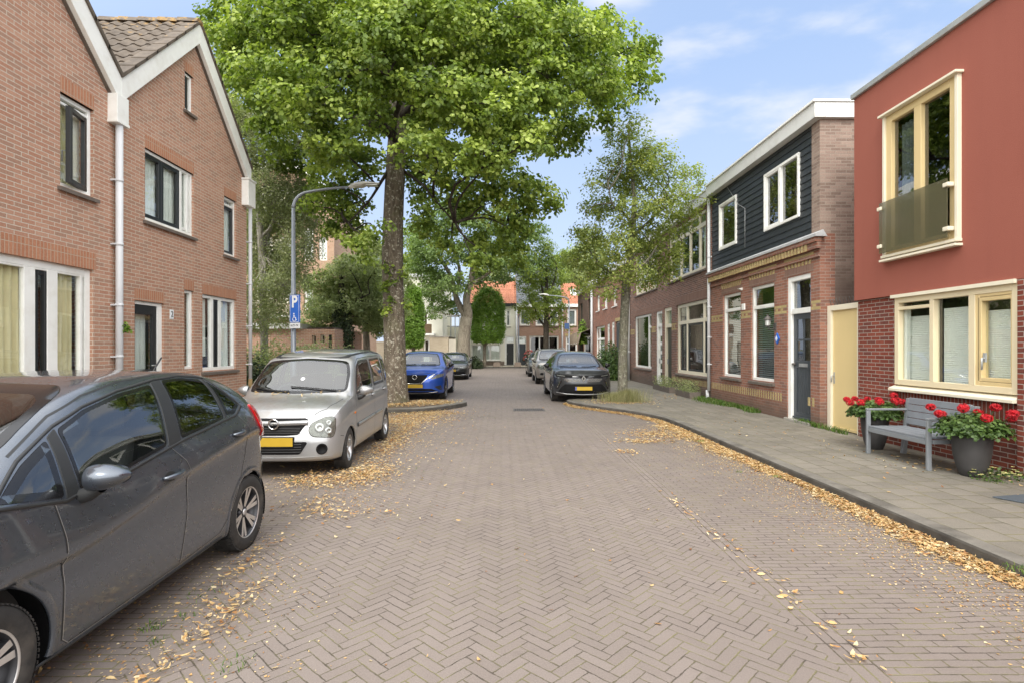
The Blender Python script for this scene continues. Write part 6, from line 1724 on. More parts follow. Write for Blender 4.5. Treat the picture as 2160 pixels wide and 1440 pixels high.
m = MB(); m.tube([(3.35, .0, 1.44), (3.42, 0, 1.52), (3.50, 0, 1.60)], .007, 6); m.build('aerial', M['trim'], J.root)
J.put(-2.97, 1.30)

# ---------------------------------------------------------------- 2 silver microvan
A = Car(dict(L=3.54, Wmax=.81, label='silver boxy microvan with a chrome ring badge, dusty roof and dry leaves under its wipers', group='cars parked along the street',
    paint='paint_silver', cell=.032, round=.085, crease=.004, bulge=.02, bow=.20, xn=.6,
    W=[(0,.735),(.2,.785),(.6,.81),(3.1,.81),(3.54,.76)], zb=[(0,.215),(.3,.19),(.9,.20),(2.8,.21),(3.54,.30)],
    zs=[(0,.76),(.2,.84),(.5,.91),(.75,.955),(1.1,.975),(2.0,1.03),(3.1,1.06),(3.54,.98)],
    zt=[(0,.80),(.1,.86),(.3,.925),(.72,1.015),(.86,1.10),(1.15,1.36),(1.32,1.50),(1.45,1.575),(1.8,1.635),(2.4,1.675),(2.95,1.675),(3.3,1.645),(3.42,1.59),(3.5,1.36),(3.54,1.05)],
    wt=[(0,.86),(.4,.85),(.75,.86),(.9,.86),(1.3,.80),(1.8,.775),(3.2,.775),(3.45,.85),(3.54,.9)], ws=[(0,.96),(.7,.965),(1.3,.965),(3.5,.965)],
    dt=[(0,.03),(.7,.05),(.9,.05),(1.4,.075),(3.2,.08),(3.54,.05)],
    nose=[(.15,.07),(.25,.01),(.45,0),(.56,.025),(.7,.07),(.82,.12)], tail=[(.2,.05),(.4,0),(.8,0),(1.4,0)],
    arches=[(.67,.285,.318),(3.03,.285,.318)],
    side_open=[[(1.10,1.005),(1.24,1.19),(1.44,1.40),(1.62,1.47),(2.12,1.49),(2.06,1.065)], [(2.20,1.07),(2.26,1.49),(2.92,1.50),(2.90,1.09)], [(3.03,1.10),(3.05,1.49),(3.28,1.46),(3.36,1.16)]],
    ws_poly=[(-.70,1.055),(0,1.035),(.70,1.055),(.67,1.3),(.60,1.475),(.45,1.50),(0,1.525),(-.45,1.50),(-.60,1.475),(-.67,1.3)], rs_poly=[(-.55,1.08),(.55,1.08),(.5,1.45),(-.5,1.45)],
    cab=(1.0,3.1), dash=1.02, seatz=.66))
so = A.p['side_open']
for q in so: A.patch('window', q, 'R', ['carglass', 'frit'], frit=.024, off=.003, rnd=.04)
A.patch('windscreen', A.p['ws_poly'], 'F', ['wscreen', 'frit'], frit=.035, off=.003, rnd=.07)
A.patch('rear_window', A.p['rs_poly'], 'B', ['carglass', 'frit'], frit=.03, off=.003, rnd=.05)
for q in so: A.ribbon('window_seal', roundpoly(inset(q, -.012), .045) + [roundpoly(inset(q, -.012), .045)[0]], 'R', 'trim', w=.014, raise_=.002)
A.ribbon('roof_gutter', [(1.38,1.53),(1.6,1.572),(2.0,1.60),(2.6,1.618),(3.2,1.585)], 'R', 'trim', w=.016, raise_=.003)
for ln in ([(1.03,.98),(1.0,.72),(1.01,.40),(1.05,.25)], [(1.03,.98),(1.22,1.22),(1.43,1.45),(1.62,1.52),(2.15,1.54),(2.14,1.05),(2.14,.25)], [(2.14,1.05),(2.2,1.54),(2.94,1.55),(2.96,1.05),(2.92,.75),(2.72,.55),(2.62,.25)], [(.28,.52),(.38,.50)]):
    A.ribbon('door_gap', ln, 'R', 'trim', w=.007)
for sg in (-1, 1): A.ribbon('bonnet_gap', [(.17,sg*.47),(.28,sg*.60),(.5,sg*.655),(.72,sg*.69)], 'T', 'trim', w=.007)
A.ribbon('side_moulding', [(1.06,.555),(2.11,.585)], 'R', 'paint_silver', w=.05, raise_=.012); A.ribbon('side_moulding', [(2.17,.587),(2.66,.60)], 'R', 'paint_silver', w=.05, raise_=.012)
A.ribbon('moulding_shadow', [(1.06,.528),(2.11,.558)], 'R', 'trim', w=.008); A.ribbon('moulding_shadow', [(1.06,.582),(2.11,.612)], 'R', 'trim', w=.006)
A.handle(2.0, .93, .14); A.handle(2.85, .965, .14)
A.mirror(1.16, .985, 1.0, reach=.17)
A.patch('side_repeater', [(.90,.735),(.955,.735),(.955,.765),(.90,.765)], 'R', 'orange', off=.008, rnd=.01)
sym(A, 'headlight_seal', inset([(.475,.54),(.72,.515),(.735,.60),(.725,.77),(.62,.775),(.46,.70),(.43,.62)], -.008), ['trim'], off=.002, rnd=.05)
sym(A, 'headlight', [(.475,.54),(.72,.515),(.735,.60),(.725,.77),(.62,.775),(.46,.70),(.43,.62)], ['headl'], off=.004, rnd=.05)
for sg in (-1, 1):
    for yy, zz, rr_ in ((.56, .645, .062), (.665, .60, .045), (.66, .70, .035)):
        h, n = A.hit(yy*sg, zz, 'F'); q = n.to_track_quat('Z', 'Y').to_matrix(); m = MB(); m.lathe([(0, .003), (rr_*.35, .003), (rr_*.4, .009), (rr_*.95, .013), (rr_, .006)], 20); m.v = [tuple(h + n*.004 + q @ Vector(v)) for v in m.v]; m.build('headlight_reflector', M['rim_s'], A.root)
sym(A, 'headlight_glass', [(.475,.54),(.72,.515),(.735,.60),(.725,.77),(.62,.775),(.46,.70),(.43,.62)], ['lens'], off=.018, rnd=.05, thick=.016)
A.patch('grille', symp([(0,.79),(.40,.762),(.415,.745),(.40,.70),(.31,.565),(.15,.555)][1:]), 'F', 'liner', off=.003, rnd=.02)
louvres(A, -.38, .38, .74, .775, 2, 'trim'); louvres(A, -.33, .33, .575, .655, 4, 'trim')
m = MB(); rows = []
for i in range(33):
    y = -.42 + .84*i/32; h, _ = A.hit(y, .70, 'F'); k = abs(y)/.42; zc = .705 + .012*k
    rows.append([(h.x - .002, y, zc + .032), (h.x - .03, y, zc + .022), (h.x - .034, y, zc), (h.x - .028, y, zc - .026), (h.x - .002, y, zc - .034)])
m.grid(rows); m.build('grille_bar', M['paint_silver'], A.root)
m, bx = rings(A, 0, .702, .062, .010, off=.052); m.build('badge', [M['chrome'], M['liner']], A.root)
m = MB(); m.prism([(-.052,.005),(.01,.012),(-.012,-.002),(.052,-.005),(-.01,-.014),(.012,.0)][::1], 'x', bx - .008, bx + .002)
m.v = [(a, b * 1.05, c + .702) for a, b, c in m.v]; m.build('badge_bolt', M['chrome'], A.root)
A.patch('bumper_intake', symp([(.41,.475),(.43,.46),(.34,.315),(.0,.30)][:3]), 'F', 'liner', off=.003, rnd=.03)
louvres(A, -.36, .36, .33, .46, 4, 'trim')
A.plate(0, .478)
for sg in (-1, 1):
    h, n = A.hit(.60*sg, .375, 'F'); m = MB(); q = n.to_track_quat('Z', 'Y').to_matrix()
    m.lathe([(0, -.006), (.05, -.004), (.052, .004), (.066, .006), (.072, .0)], 28); m.v = [tuple(h + n * .009 + q @ Vector(v)) for v in m.v]; m.m = [0]*len(m.f); fo = m.build('fog_lamp', M['liner'], A.root)
A.ribbon('bumper_gap', [(-.79,.50),(-.74,.495),(-.70,.50)], 'F', 'trim', w=.006) if False else None
sym(A, 'lower_lip', [(.0,.275),(.72,.285),(.70,.255),(.0,.245)], ['paint_silver'], off=.012, rnd=.01)
wipers(A, [[(.10,1.06),(.25,1.062),(.42,1.075),(.60,1.10)], [(-.56,1.065),(-.35,1.085),(-.10,1.105),(.10,1.115)]])
m = MB(); h, n = A.hit(-.02, 1.23, 'F'); q = n.to_track_quat('Z', 'Y').to_matrix(); m.lathe([(0, .006), (.03, .006)], 20); m.v = [tuple(h + q @ Vector(v)) for v in m.v]; m.build('parking_disc', M['signwhite'], A.root)
A.liners(); A.interior()
for sx in (.67, 3.03):
    for sg in (-1, 1): A.wheel(sx, sg * .715, .285, .185, .17, 'five', 5, 'rim_s', steer=R(0) if sx > 1 else R(4))
f = Foliage(31); n = 26; g = f.r; P = []
for k in range(n):
    y = g.uniform(-.65, .65); h, nn = A.hit(y, 1.035 + g.uniform(-.02, .03), 'F'); P.append(h + nn * .014)
f.add(np.array([tuple(p) for p in P]), np.array([[0, 0, 1.]] * n) + g.normal(size=(n, 3)) * .3, g.uniform(.04, .08, n), g.uniform(.3, 1, n)); lo = f.build('leaves_on_car', M['leaf_litter'], A.root, aspect=.16)
A.put(-2.95, 7.05)

def suv(**k):
    return Car(k)
def std_windows(c, gl='carglass', fr=.022):
    for q in c.p['side_open']: c.patch('window', q, 'R', [gl, 'frit'], frit=fr, off=.003, rnd=.03, cell=.05)
    c.patch('windscreen', c.p['ws_poly'], 'F', [c.p.get('wsm', 'wscreen'), 'frit'], frit=.035, off=.003, rnd=.06, cell=.05)
    c.patch('rear_window', c.p['rs_poly'], 'B', [gl, 'frit'], frit=.03, off=.003, rnd=.05, cell=.05)
# ---------------------------------------------------------------- 3 blue crossover
Q = suv(L=4.40, Wmax=.92, label='bright blue crossover with V shaped chrome grille parked behind the big lime tree', group='cars parked along the street',
    paint='paint_blue', cell=.045, round=.12, crease=.012, bow=.34, xn=.9,
    W=[(0,.78),(.3,.88),(.8,.92),(3.5,.92),(4.4,.80)], zb=[(0,.26),(.4,.21),(1.2,.21),(3.3,.22),(4.4,.36)],
    zs=[(0,.90),(.4,.96),(1.1,1.02),(2.5,1.07),(3.6,1.14),(4.4,1.0)],
    zt=[(0,.96),(.12,1.00),(.5,1.05),(1.05,1.12),(1.25,1.22),(1.65,1.45),(1.95,1.55),(2.5,1.59),(3.3,1.56),(3.85,1.46),(4.15,1.20),(4.4,1.02)],
    wt=[(0,.86),(.9,.83),(1.3,.76),(1.8,.68),(3.5,.66),(4.1,.78),(4.4,.86)], dt=[(0,.03),(1,.04),(1.8,.055),(4.4,.05)],
    nose=[(.2,.10),(.33,.0),(.6,.0),(.8,.05),(.95,.14)], tail=[(.2,.1),(.5,0),(1.0,.05)],
    arches=[(.90,.345,.385),(3.565,.345,.385)],
    side_open=[[(1.40,1.05),(1.75,1.36),(2.0,1.44),(2.35,1.46),(2.30,1.09)], [(2.45,1.10),(2.5,1.46),(3.1,1.45),(3.25,1.18)], [(3.32,1.2),(3.2,1.43),(3.45,1.38),(3.6,1.26)]],
    ws_poly=[(-.70,1.10),(0,1.09),(.70,1.10),(.62,1.35),(.53,1.49),(0,1.53),(-.53,1.49),(-.62,1.35)], rs_poly=[(-.5,1.1),(.5,1.1),(.45,1.38),(-.45,1.38)],
    cab=(1.4,3.5), dash=1.08, seatz=.62)
std_windows(Q)
Q.patch('grille', symp([(.40,.835),(.39,.79),(.22,.565),(0,.56)][:3]), 'F', 'liner', off=.004, rnd=.01, cell=.05)
for sg in (-1, 1):
    Q.ribbon('chrome_strip', [(sg*.62,.845),(sg*.50,.80),(sg*.36,.70),(sg*.215,.565),(sg*.0,.553)], 'F', 'chrome', w=.028, raise_=.010)
sym(Q, 'headlight', [(.50,.70),(.52,.735),(.68,.84),(.88,.87),(.86,.78),(.66,.72)], ['headl'], off=.008, rnd=.02, cell=.05)
sym(Q, 'running_light', [(.42,.735),(.60,.86),(.66,.875),(.56,.80),(.46,.72)], ['chrome'], off=.012, rnd=.01, cell=.05)
Q.patch('bumper_grille', symp([(.52,.40),(.72,.32),(.72,.26),(0,.24)][:3]), 'F', 'liner', off=.005, rnd=.03, cell=.05)
sym(Q, 'corner_inlet', [(.60,.46),(.80,.50),(.83,.36),(.78,.345)], ['trim'], off=.004, rnd=.02, cell=.05)
Q.ribbon('lower_strip', [(-.70,.29),(-.35,.255),(0,.25),(.35,.255),(.70,.29)], 'F', 'chrome', w=.02, raise_=.01)
Q.ribbon('bonnet_gap', [(-.60,.90),(-.3,.87),(0,.862),(.3,.87),(.60,.90)], 'F', 'trim', w=.012)
m, bx = rings(Q, 0, .765, .068, .012, off=.03); m.box(bx - .008, bx + .006, -.095, .095, .748, .782, 0); bo = m.build('badge', [M['chrome'], M['liner']], Q.root)
t_ = text_mesh('NISSAN', .035, M['liner'], bo, (bx - .010, 0, .765), (R(90), 0, R(-90)), 'lettering', bold=.001)
Q.plate(0, .48); Q.mirror(1.55, 1.04, 1.1, cap='gloss', reach=.17); Q.handle(2.3, .95); Q.handle(3.25, 1.0)
for ln in ([(1.42,1.0),(1.38,.6),(1.42,.28)], [(2.40,1.05),(2.40,.28)], [(3.35,1.1),(3.3,.8),(3.10,.5),(3.05,.28)]): Q.ribbon('door_gap', ln, 'R', 'trim', w=.009)
Q.ribbon('wheel_arch_trim', [(.9 + .41*math.cos(t), .345 + .41*math.sin(t)) for t in [PI*k/24 for k in range(25)]], 'R', 'liner', w=.05, raise_=.008); Q.ribbon('wheel_arch_trim', [(3.565 + .41*math.cos(t), .345 + .41*math.sin(t)) for t in [PI*k/24 for k in range(25)]], 'R', 'liner', w=.05, raise_=.008)
wipers(Q, [[(.62,1.12),(.35,1.12),(.1,1.125)], [(-.05,1.12),(-.3,1.12),(-.55,1.125)]])
Q.liners(); Q.interior()
for sx in (.90, 3.565):
    for sg in (-1, 1): Q.wheel(sx, sg * .80, .345, .25, .22, 'twin', 5)
Q.put(-2.79, 17.35)

# ---------------------------------------------------------------- 4 slate electric crossover
S = suv(L=4.45, Wmax=.93, label='slate grey crossover with diamond badge and black light band parked beside the young street tree', group='cars parked along the street',
    paint='paint_slate', cell=.045, round=.12, crease=.012, bow=.36, xn=.9,
    W=[(0,.80),(.3,.895),(.8,.93),(3.6,.93),(4.45,.80)], zb=[(0,.24),(.4,.20),(1.2,.20),(3.3,.21),(4.45,.36)],
    zs=[(0,.93),(.4,.985),(1.1,1.03),(2.5,1.05),(3.6,1.10),(4.45,1.0)],
    zt=[(0,.99),(.12,1.02),(.5,1.06),(1.0,1.10),(1.2,1.17),(1.65,1.42),(1.95,1.53),(2.5,1.585),(3.3,1.56),(3.85,1.43),(4.2,1.15),(4.45,1.0)],
    wt=[(0,.86),(.9,.82),(1.3,.76),(1.8,.67),(3.5,.64),(4.1,.78),(4.45,.86)], dt=[(0,.04),(1,.05),(1.8,.055),(4.45,.05)],
    nose=[(.2,.10),(.33,.02),(.6,.0),(.8,.03),(.95,.12)], tail=[(.2,.1),(.5,0),(1.0,.05)],
    arches=[(.87,.355,.395),(3.655,.355,.395)],
    side_open=[[(1.35,1.03),(1.75,1.32),(2.0,1.40),(2.40,1.43),(2.35,1.05)], [(2.5,1.06),(2.55,1.43),(3.2,1.40),(3.5,1.20),(3.35,1.12)]],
    ws_poly=[(-.72,1.07),(0,1.05),(.72,1.07),(.64,1.32),(.54,1.475),(0,1.51),(-.54,1.475),(-.64,1.32)], rs_poly=[(-.5,1.1),(.5,1.1),(.45,1.32),(-.45,1.32)],
    cab=(1.4,3.5), dash=1.05, seatz=.6, wsm='wscreen')
std_windows(S, 'carglass')
S.patch('light_band', symp([(.84,.885),(.83,.80),(.60,.765),(.30,.745),(0,.74)]) if False else [(-.84,.90),(-.5,.862),(0,.84),(.5,.862),(.84,.90),(.82,.815),(.55,.785),(0,.755),(-.55,.785),(-.82,.815)], 'F', 'liner', off=.004, rnd=.01, cell=.05)
sym(S, 'headlight', [(.55,.815),(.56,.84),(.80,.87),(.79,.84)], ['headl'], off=.008, rnd=.01, cell=.05)
m = MB()   # diamond pattern across the closed grille
for sg in (-1, 1):
    for j in range(4):
        for i in range(13):
            y = .12 + i * .036 + (.018 if j % 2 else 0); z = .745 - j * .026
            if y > .60 - j * .03: continue
            h, n = S.hit(sg * y, z, 'F'); m.prism([(sg*y - .013, z), (sg*y, z + .010), (sg*y + .013, z), (sg*y, z - .010)], 'x', h.x - .006, h.x + .004)
m.build('grille_pattern', M['chrome'], S.root)
m = MB(); h, n = S.hit(0, .76, 'F'); o_ = [(0,.095),(.062,0),(0,-.095),(-.062,0)]; i_ = [(a*.55, b*.60) for a, b in o_]
for k in range(4):
    a, b, c, d = o_[k], o_[(k+1)%4], i_[(k+1)%4], i_[k]; x_0 = h.x - .035
    m.add([(x_0, a[0], a[1]+.76), (x_0, b[0], b[1]+.76), (x_0, c[0], c[1]+.76), (x_0, d[0], d[1]+.76), (h.x, a[0], a[1]+.76), (h.x, b[0], b[1]+.76), (h.x, c[0], c[1]+.76), (h.x, d[0], d[1]+.76)], [(0,1,2,3),(0,4,5,1),(1,5,6,2),(2,6,7,3),(3,7,4,0)])
m.build('badge', M['chrome'], S.root)
m = MB(); m.prism([(0,.10),(.07,0),(0,-.10),(-.07,0)], 'x', h.x - .022, h.x); m.v = [(a, b, c + .76) for a, b, c in m.v]; m.build('badge_ground', M['gloss'], S.root)
S.patch('bumper_intake', symp([(.56,.585),(.66,.50),(.76,.36),(.62,.30),(0,.28)][:4]), 'F', 'liner', off=.004, rnd=.02, cell=.05)
sym(S, 'air_blade', [(.65,.70),(.71,.665),(.82,.44),(.76,.43)], ['gloss'], off=.006, rnd=.01, cell=.05)
sym(S, 'blade_light', [(.69,.66),(.715,.66),(.79,.48),(.765,.48)], ['chrome'], off=.010, rnd=.005, cell=.05)
S.ribbon('lower_strip', [(-.80,.33),(-.5,.285),(0,.265),(.5,.285),(.80,.33)], 'F', 'paint_silver', w=.018, raise_=.012)
S.ribbon('bonnet_gap', [(-.80,.915),(-.4,.876),(0,.853),(.4,.876),(.80,.915)], 'F', 'trim', w=.010)
S.plate(0, .455); S.mirror(1.5, 1.03, 1.1, cap='gloss', reach=.17); S.handle(2.3, .93)
for ln in ([(1.42,1.0),(1.38,.6),(1.42,.28)], [(2.45,1.03),(2.45,.28)], [(3.4,1.08),(3.35,.8),(3.2,.5),(3.1,.28)]): S.ribbon('door_gap', ln, 'R', 'trim', w=.009)
for cx in (.87, 3.655): S.ribbon('wheel_arch_trim', [(cx + .42*math.cos(t), .355 + .42*math.sin(t)) for t in [PI*k/24 for k in range(25)]], 'R', 'gloss', w=.05, raise_=.008)
wipers(S, [[(.62,1.085),(.35,1.08),(.1,1.085)], [(-.05,1.08),(-.3,1.08),(-.55,1.09)]])
S.liners(); S.interior()
for sx in (.87, 3.655):
    for sg in (-1, 1): S.wheel(sx, sg * .81, .355, .255, .22, 'twin', 5)
S.put(2.48, 16.62)

# ---------------------------------------------------------------- 5 champagne SUV
T = suv(L=4.32, Wmax=.90, label='pale champagne off roader with roof rails parked behind the slate crossover', group='cars parked along the street',
    paint='paint_champ', cell=.05, round=.11, crease=.01, bow=.26, xn=.8,
    W=[(0,.78),(.3,.86),(.8,.90),(3.6,.90),(4.32,.82)], zb=[(0,.30),(.4,.26),(1.2,.27),(3.3,.28),(4.32,.40)],
    zs=[(0,.91),(.4,.97),(1.1,1.03),(2.5,1.06),(3.6,1.10),(4.32,1.02)],
    zt=[(0,.97),(.12,1.02),(.5,1.07),(1.0,1.13),(1.15,1.23),(1.55,1.50),(1.8,1.61),(2.3,1.66),(3.3,1.66),(3.95,1.58),(4.2,1.3),(4.32,1.05)],
    wt=[(0,.86),(.9,.85),(1.2,.80),(1.7,.74),(3.8,.74),(4.32,.86)], dt=[(0,.03),(1,.045),(1.8,.06),(4.32,.05)],
    nose=[(.2,.06),(.4,.0),(.6,.0),(.8,.04),(.95,.10)], tail=[(.2,.06),(.5,0),(1.0,.02)],
    arches=[(.84,.345,.385),(3.47,.345,.385)],
    side_open=[[(1.35,1.07),(1.65,1.38),(1.8,1.48),(2.30,1.52),(2.25,1.09)], [(2.4,1.10),(2.42,1.52),(3.1,1.52),(3.15,1.13)], [(3.28,1.15),(3.25,1.5),(3.75,1.47),(3.85,1.2)]],
    ws_poly=[(-.72,1.12),(0,1.11),(.72,1.12),(.66,1.38),(.58,1.55),(0,1.59),(-.58,1.55),(-.66,1.38)], rs_poly=[(-.5,1.1),(.5,1.1),(.45,1.45),(-.45,1.45)],
    cab=(1.35,3.6), dash=1.10, seatz=.68)
std_windows(T)
T.patch('grille', symp([(.34,.86),(.36,.78),(.30,.70),(0,.68)][:3]), 'F', 'liner', off=.004, cell=.05); louvres(T, -.3, .3, .72, .84, 3, 'paint_champ', t=.012)
m, bx = rings(T, 0, .785, .045, .008, off=.03, oval=1.5); m.tube([(bx, -.03, .76), (bx, -.01, .81)], .007, 6); m.tube([(bx, .01, .76), (bx, .03, .81)], .007, 6); m.tube([(bx, -.02, .785), (bx, .02, .785)], .007, 6); m.build('badge', [M['chrome'], M['liner']], T.root)
sym(T, 'headlight', [(.46,.70),(.44,.80),(.60,.90),(.82,.93),(.84,.80),(.70,.70)], ['headl'], off=.008, rnd=.06, cell=.05); sym(T, 'headlight_glass', [(.46,.70),(.44,.80),(.60,.90),(.82,.93),(.84,.80),(.70,.70)], ['lens'], off=.02, rnd=.06, cell=.05)
sym(T, 'fog_lamp', [(.55,.44),(.55,.54),(.70,.55),(.72,.44)], ['liner'], off=.004, rnd=.05, cell=.05)
T.patch('bumper_intake', symp([(.42,.56),(.40,.44),(0,.43)][:2]), 'F', 'liner', off=.004, cell=.05)
T.plate(0, .56); T.mirror(1.48, 1.06, 1.15, reach=.16); T.handle(2.2, .98)
for ln in ([(1.40,1.04),(1.38,.6),(1.42,.33)], [(2.33,1.07),(2.33,.33)], [(3.2,1.1),(3.15,.8),(3.0,.5),(2.95,.33)]): T.ribbon('door_gap', ln, 'R', 'trim', w=.009)
m = MB()
for sg in (-1, 1): m.tube([(1.75, sg*.60, 1.60), (1.85, sg*.60, 1.68), (2.6, sg*.59, 1.71), (3.6, sg*.58, 1.69), (3.75, sg*.58, 1.62)], .018, 8)
m.build('roof_rail', M['rim_s'], T.root)
wipers(T, [[(.62,1.14),(.35,1.135),(.1,1.14)], [(-.05,1.135),(-.3,1.135),(-.55,1.14)]])
T.liners(); T.interior()
for sx in (.84, 3.47):
    for sg in (-1, 1): T.wheel(sx, sg * .785, .345, .215, .21, 'five', 5, 'rim_s')
T.put(2.46, 25.2)

# ---------------------------------------------------------------- 6 black hatchback
def golf(label, paint_, X_, Y_):
    V = suv(L=4.25, Wmax=.895, label=label, group='cars parked along the street',
        paint=paint_, cell=.05, round=.11, crease=.01, bow=.28, xn=.8,
        W=[(0,.77),(.3,.86),(.8,.895),(3.5,.895),(4.25,.80)], zb=[(0,.22),(.4,.18),(1.2,.18),(3.3,.19),(4.25,.34)],
        zs=[(0,.68),(.4,.84),(1.1,.94),(2.5,.97),(3.6,1.0),(4.25,.92)],
        zt=[(0,.73),(.12,.81),(.5,.92),(1.0,1.0),(1.2,1.10),(1.65,1.33),(1.95,1.42),(2.5,1.46),(3.3,1.43),(3.8,1.33),(4.1,1.1),(4.25,.95)],
        wt=[(0,.86),(.9,.83),(1.3,.77),(1.8,.68),(3.6,.67),(4.1,.78),(4.25,.86)], dt=[(0,.03),(1,.04),(1.8,.05),(4.25,.05)],
        nose=[(.15,.08),(.3,.0),(.5,.0),(.7,.04),(.85,.10)], tail=[(.2,.08),(.5,0),(1.0,.05)],
        arches=[(.84,.32,.36),(3.47,.32,.36)],
        side_open=[[(1.35,.97),(1.75,1.25),(2.0,1.32),(2.35,1.345),(2.30,.99)], [(2.45,1.0),(2.5,1.345),(3.1,1.33),(3.2,1.03)]],
        ws_poly=[(-.70,1.0),(0,.99),(.70,1.0),(.62,1.22),(.53,1.36),(0,1.395),(-.53,1.36),(-.62,1.22)], rs_poly=[(-.5,1.05),(.5,1.05),(.45,1.28),(-.45,1.28)],
        cab=(1.4,3.4), dash=.98, seatz=.52, wsm='carglass')
    std_windows(V)
    V.patch('grille', symp([(.60,.70),(.58,.63),(0,.62)][:2]), 'F', 'gloss', off=.004, cell=.05)
    sym(V, 'headlight', [(.56,.62),(.58,.70),(.78,.76),(.84,.70),(.78,.62)], ['headl'], off=.008, rnd=.03, cell=.05)
    V.patch('bumper_intake', symp([(.70,.44),(.74,.32),(.68,.26),(0,.25)][:3]), 'F', 'liner', off=.004, rnd=.03, cell=.05)
    V.ribbon('lower_strip', [(-.78,.29),(-.4,.26),(0,.255),(.4,.26),(.78,.29)], 'F', 'chrome', w=.02, raise_=.01)
    V.ribbon('upper_strip', [(-.60,.665),(0,.655),(.60,.665)], 'F', 'chrome', w=.012, raise_=.006)
    m, bx = rings(V, 0, .67, .055, .008, off=.025); m.build('badge', [M['chrome'], M['liner']], V.root)
    V.plate(0, .50); V.mirror(1.5, .97, 1.0, reach=.16); V.handle(2.3, .88)
    for ln in ([(1.42,.94),(1.38,.6),(1.42,.25)], [(2.40,.98),(2.40,.25)]): V.ribbon('door_gap', ln, 'R', 'trim', w=.009)
    V.liners(); V.interior()
    for sx in (.84, 3.47):
        for sg in (-1, 1): V.wheel(sx, sg * .78, .32, .225, .21, 'five', 5)
    V.put(X_, Y_); return V
golf('black hatchback with chrome lower strip parked behind the bright blue crossover', 'paint_black', -2.74, 29.0)
golf('dark hatchback half hidden behind the champagne off roader', 'paint_black', 2.40, 31.8)
# ================================================================== trees and plants
def clusters(f, centers, rad, per, size, tint=(.0, 1.), flat=.6, sunny=.35, crown_c=None, jitter=.5, hang=0.):
    """leaf sprays: each centre becomes a loose flattened clump"""
    g = f.r; C = np.asarray(centers, float); n = len(C)
    R_ = np.full(n, rad) * g.uniform(.6, 1.35, n)
    k = per; P = np.repeat(C, k, 0); r = np.repeat(R_, k)
    d = g.normal(size=(n*k, 3)); d /= np.linalg.norm(d, axis=1, keepdims=True); q = g.uniform(0, 1, n*k) ** .45
    tilt = np.repeat(g.normal(size=(n, 2)) * .35, k, 0)
    off = d * (q * r)[:, None]; off[:, 2] *= flat
    off[:, 2] += off[:, 0] * tilt[:, 0] + off[:, 1] * tilt[:, 1] - hang * (off[:, 0]**2 + off[:, 1]**2) / r
    P = P + off
    N = d * .5 + np.array([0, 0, .75]) + g.normal(size=d.shape) * jitter
    if crown_c is not None:
        o = P - np.asarray(crown_c); o /= np.linalg.norm(o, axis=1, keepdims=True) + 1e-6; N += o * .5
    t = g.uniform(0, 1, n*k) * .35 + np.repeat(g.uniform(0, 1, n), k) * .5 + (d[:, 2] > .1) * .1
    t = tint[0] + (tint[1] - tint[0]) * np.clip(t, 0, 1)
    S = np.abs(g.normal(size, size * .22, n*k)) + size * .25
    f.add(P, N, S, t)
def branch(m, a, b, r0, r1, rnd, wob=.12, n=6, sag=0.):
    a, b = Vector(a), Vector(b); L = (b - a).length; pts = []; rr = []
    o1 = Vector((rnd.gauss(0, 1), rnd.gauss(0, 1), rnd.gauss(0, 1))) * wob * L * .5; o2 = Vector((rnd.gauss(0, 1), rnd.gauss(0, 1), rnd.gauss(0, 1))) * wob * L * .3
    for i in range(n + 1):
        t = i / n; p = a + (b - a) * t + o1 * math.sin(t * PI) + o2 * math.sin(t * 2 * PI); p.z += sag * math.sin(t * PI) * L
        pts.append(p); rr.append(r0 + (r1 - r0) * t)
    m.tube(pts, rr, 7 if r0 > .03 else 5); return pts
def blob_centres(g, blobs, dens_, shell=.55):
    out = []
    for (c, r) in blobs:
        n = max(3, int(dens_ * r[0] * r[1] * r[2] ** .5 * 3))
        d = g.normal(size=(n, 3)); d /= np.linalg.norm(d, axis=1, keepdims=True)
        q = shell + (1 - shell) * g.uniform(0, 1, n) ** .6
        out.append(np.array(c) + d * q[:, None] * np.array(r))
    return np.concatenate(out)
def tree(name, label, cat, base, trunk, limbs, blobs, leaf, per, size, dens_, rad, barkm, group=None, seed=1, flat=.6, hang=0., tint=(0, 1), aspect=.45, twigs=.5, hexl=False, shell=.5, jitter=.5, flare=None, trunk_mat=None):
    rnd = random.Random(seed); e = empty(name, base, label=label, cat=cat, group=group); B = Vector(base)
    m = MB(); m.tube([Vector(p) - B for p, r in trunk], [r for p, r in trunk], 22); tr = m.build('trunk', M[trunk_mat or barkm], e)
    f = Foliage(seed); C = blob_centres(f.r, [(tuple(Vector(c) - B), r) for c, r in blobs], dens_, shell)
    m = MB(); nodes = []
    for (a, b, r0, r1) in limbs:
        nodes += branch(m, Vector(a) - B, Vector(b) - B, r0, r1, rnd, .09, 8, .03)
    if not nodes: nodes = [Vector(p) - B for p, r in trunk[len(trunk)//2:]]
    bn = []
    for c, r in blobs:
        c = Vector(c) - B; q = min(nodes, key=lambda p: (p - c).length + abs(min(0, c.z - p.z)) * .3); pts = branch(m, q, c, .012 + .012 * (c - q).length, .012, rnd, .12, 6, .04); bn += pts
    idx = [i for i in range(len(C)) if rnd.random() < twigs]
    BN = np.array([tuple(p) for p in bn])
    for i in idx:
        c = C[i]; j = int(np.argmin(((BN - c) ** 2).sum(1))); 
        if np.linalg.norm(BN[j] - c) < 2.2: branch(m, BN[j], c, .012, .004, rnd, .12, 3)
    m.build('branches', M[barkm], e)
    cc = C.mean(0)
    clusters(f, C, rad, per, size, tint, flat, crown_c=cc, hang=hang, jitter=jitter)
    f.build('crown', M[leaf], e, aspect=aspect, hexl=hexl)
    return e, f
def PX(px, py, Y): return tuple(at(px, py, Y))
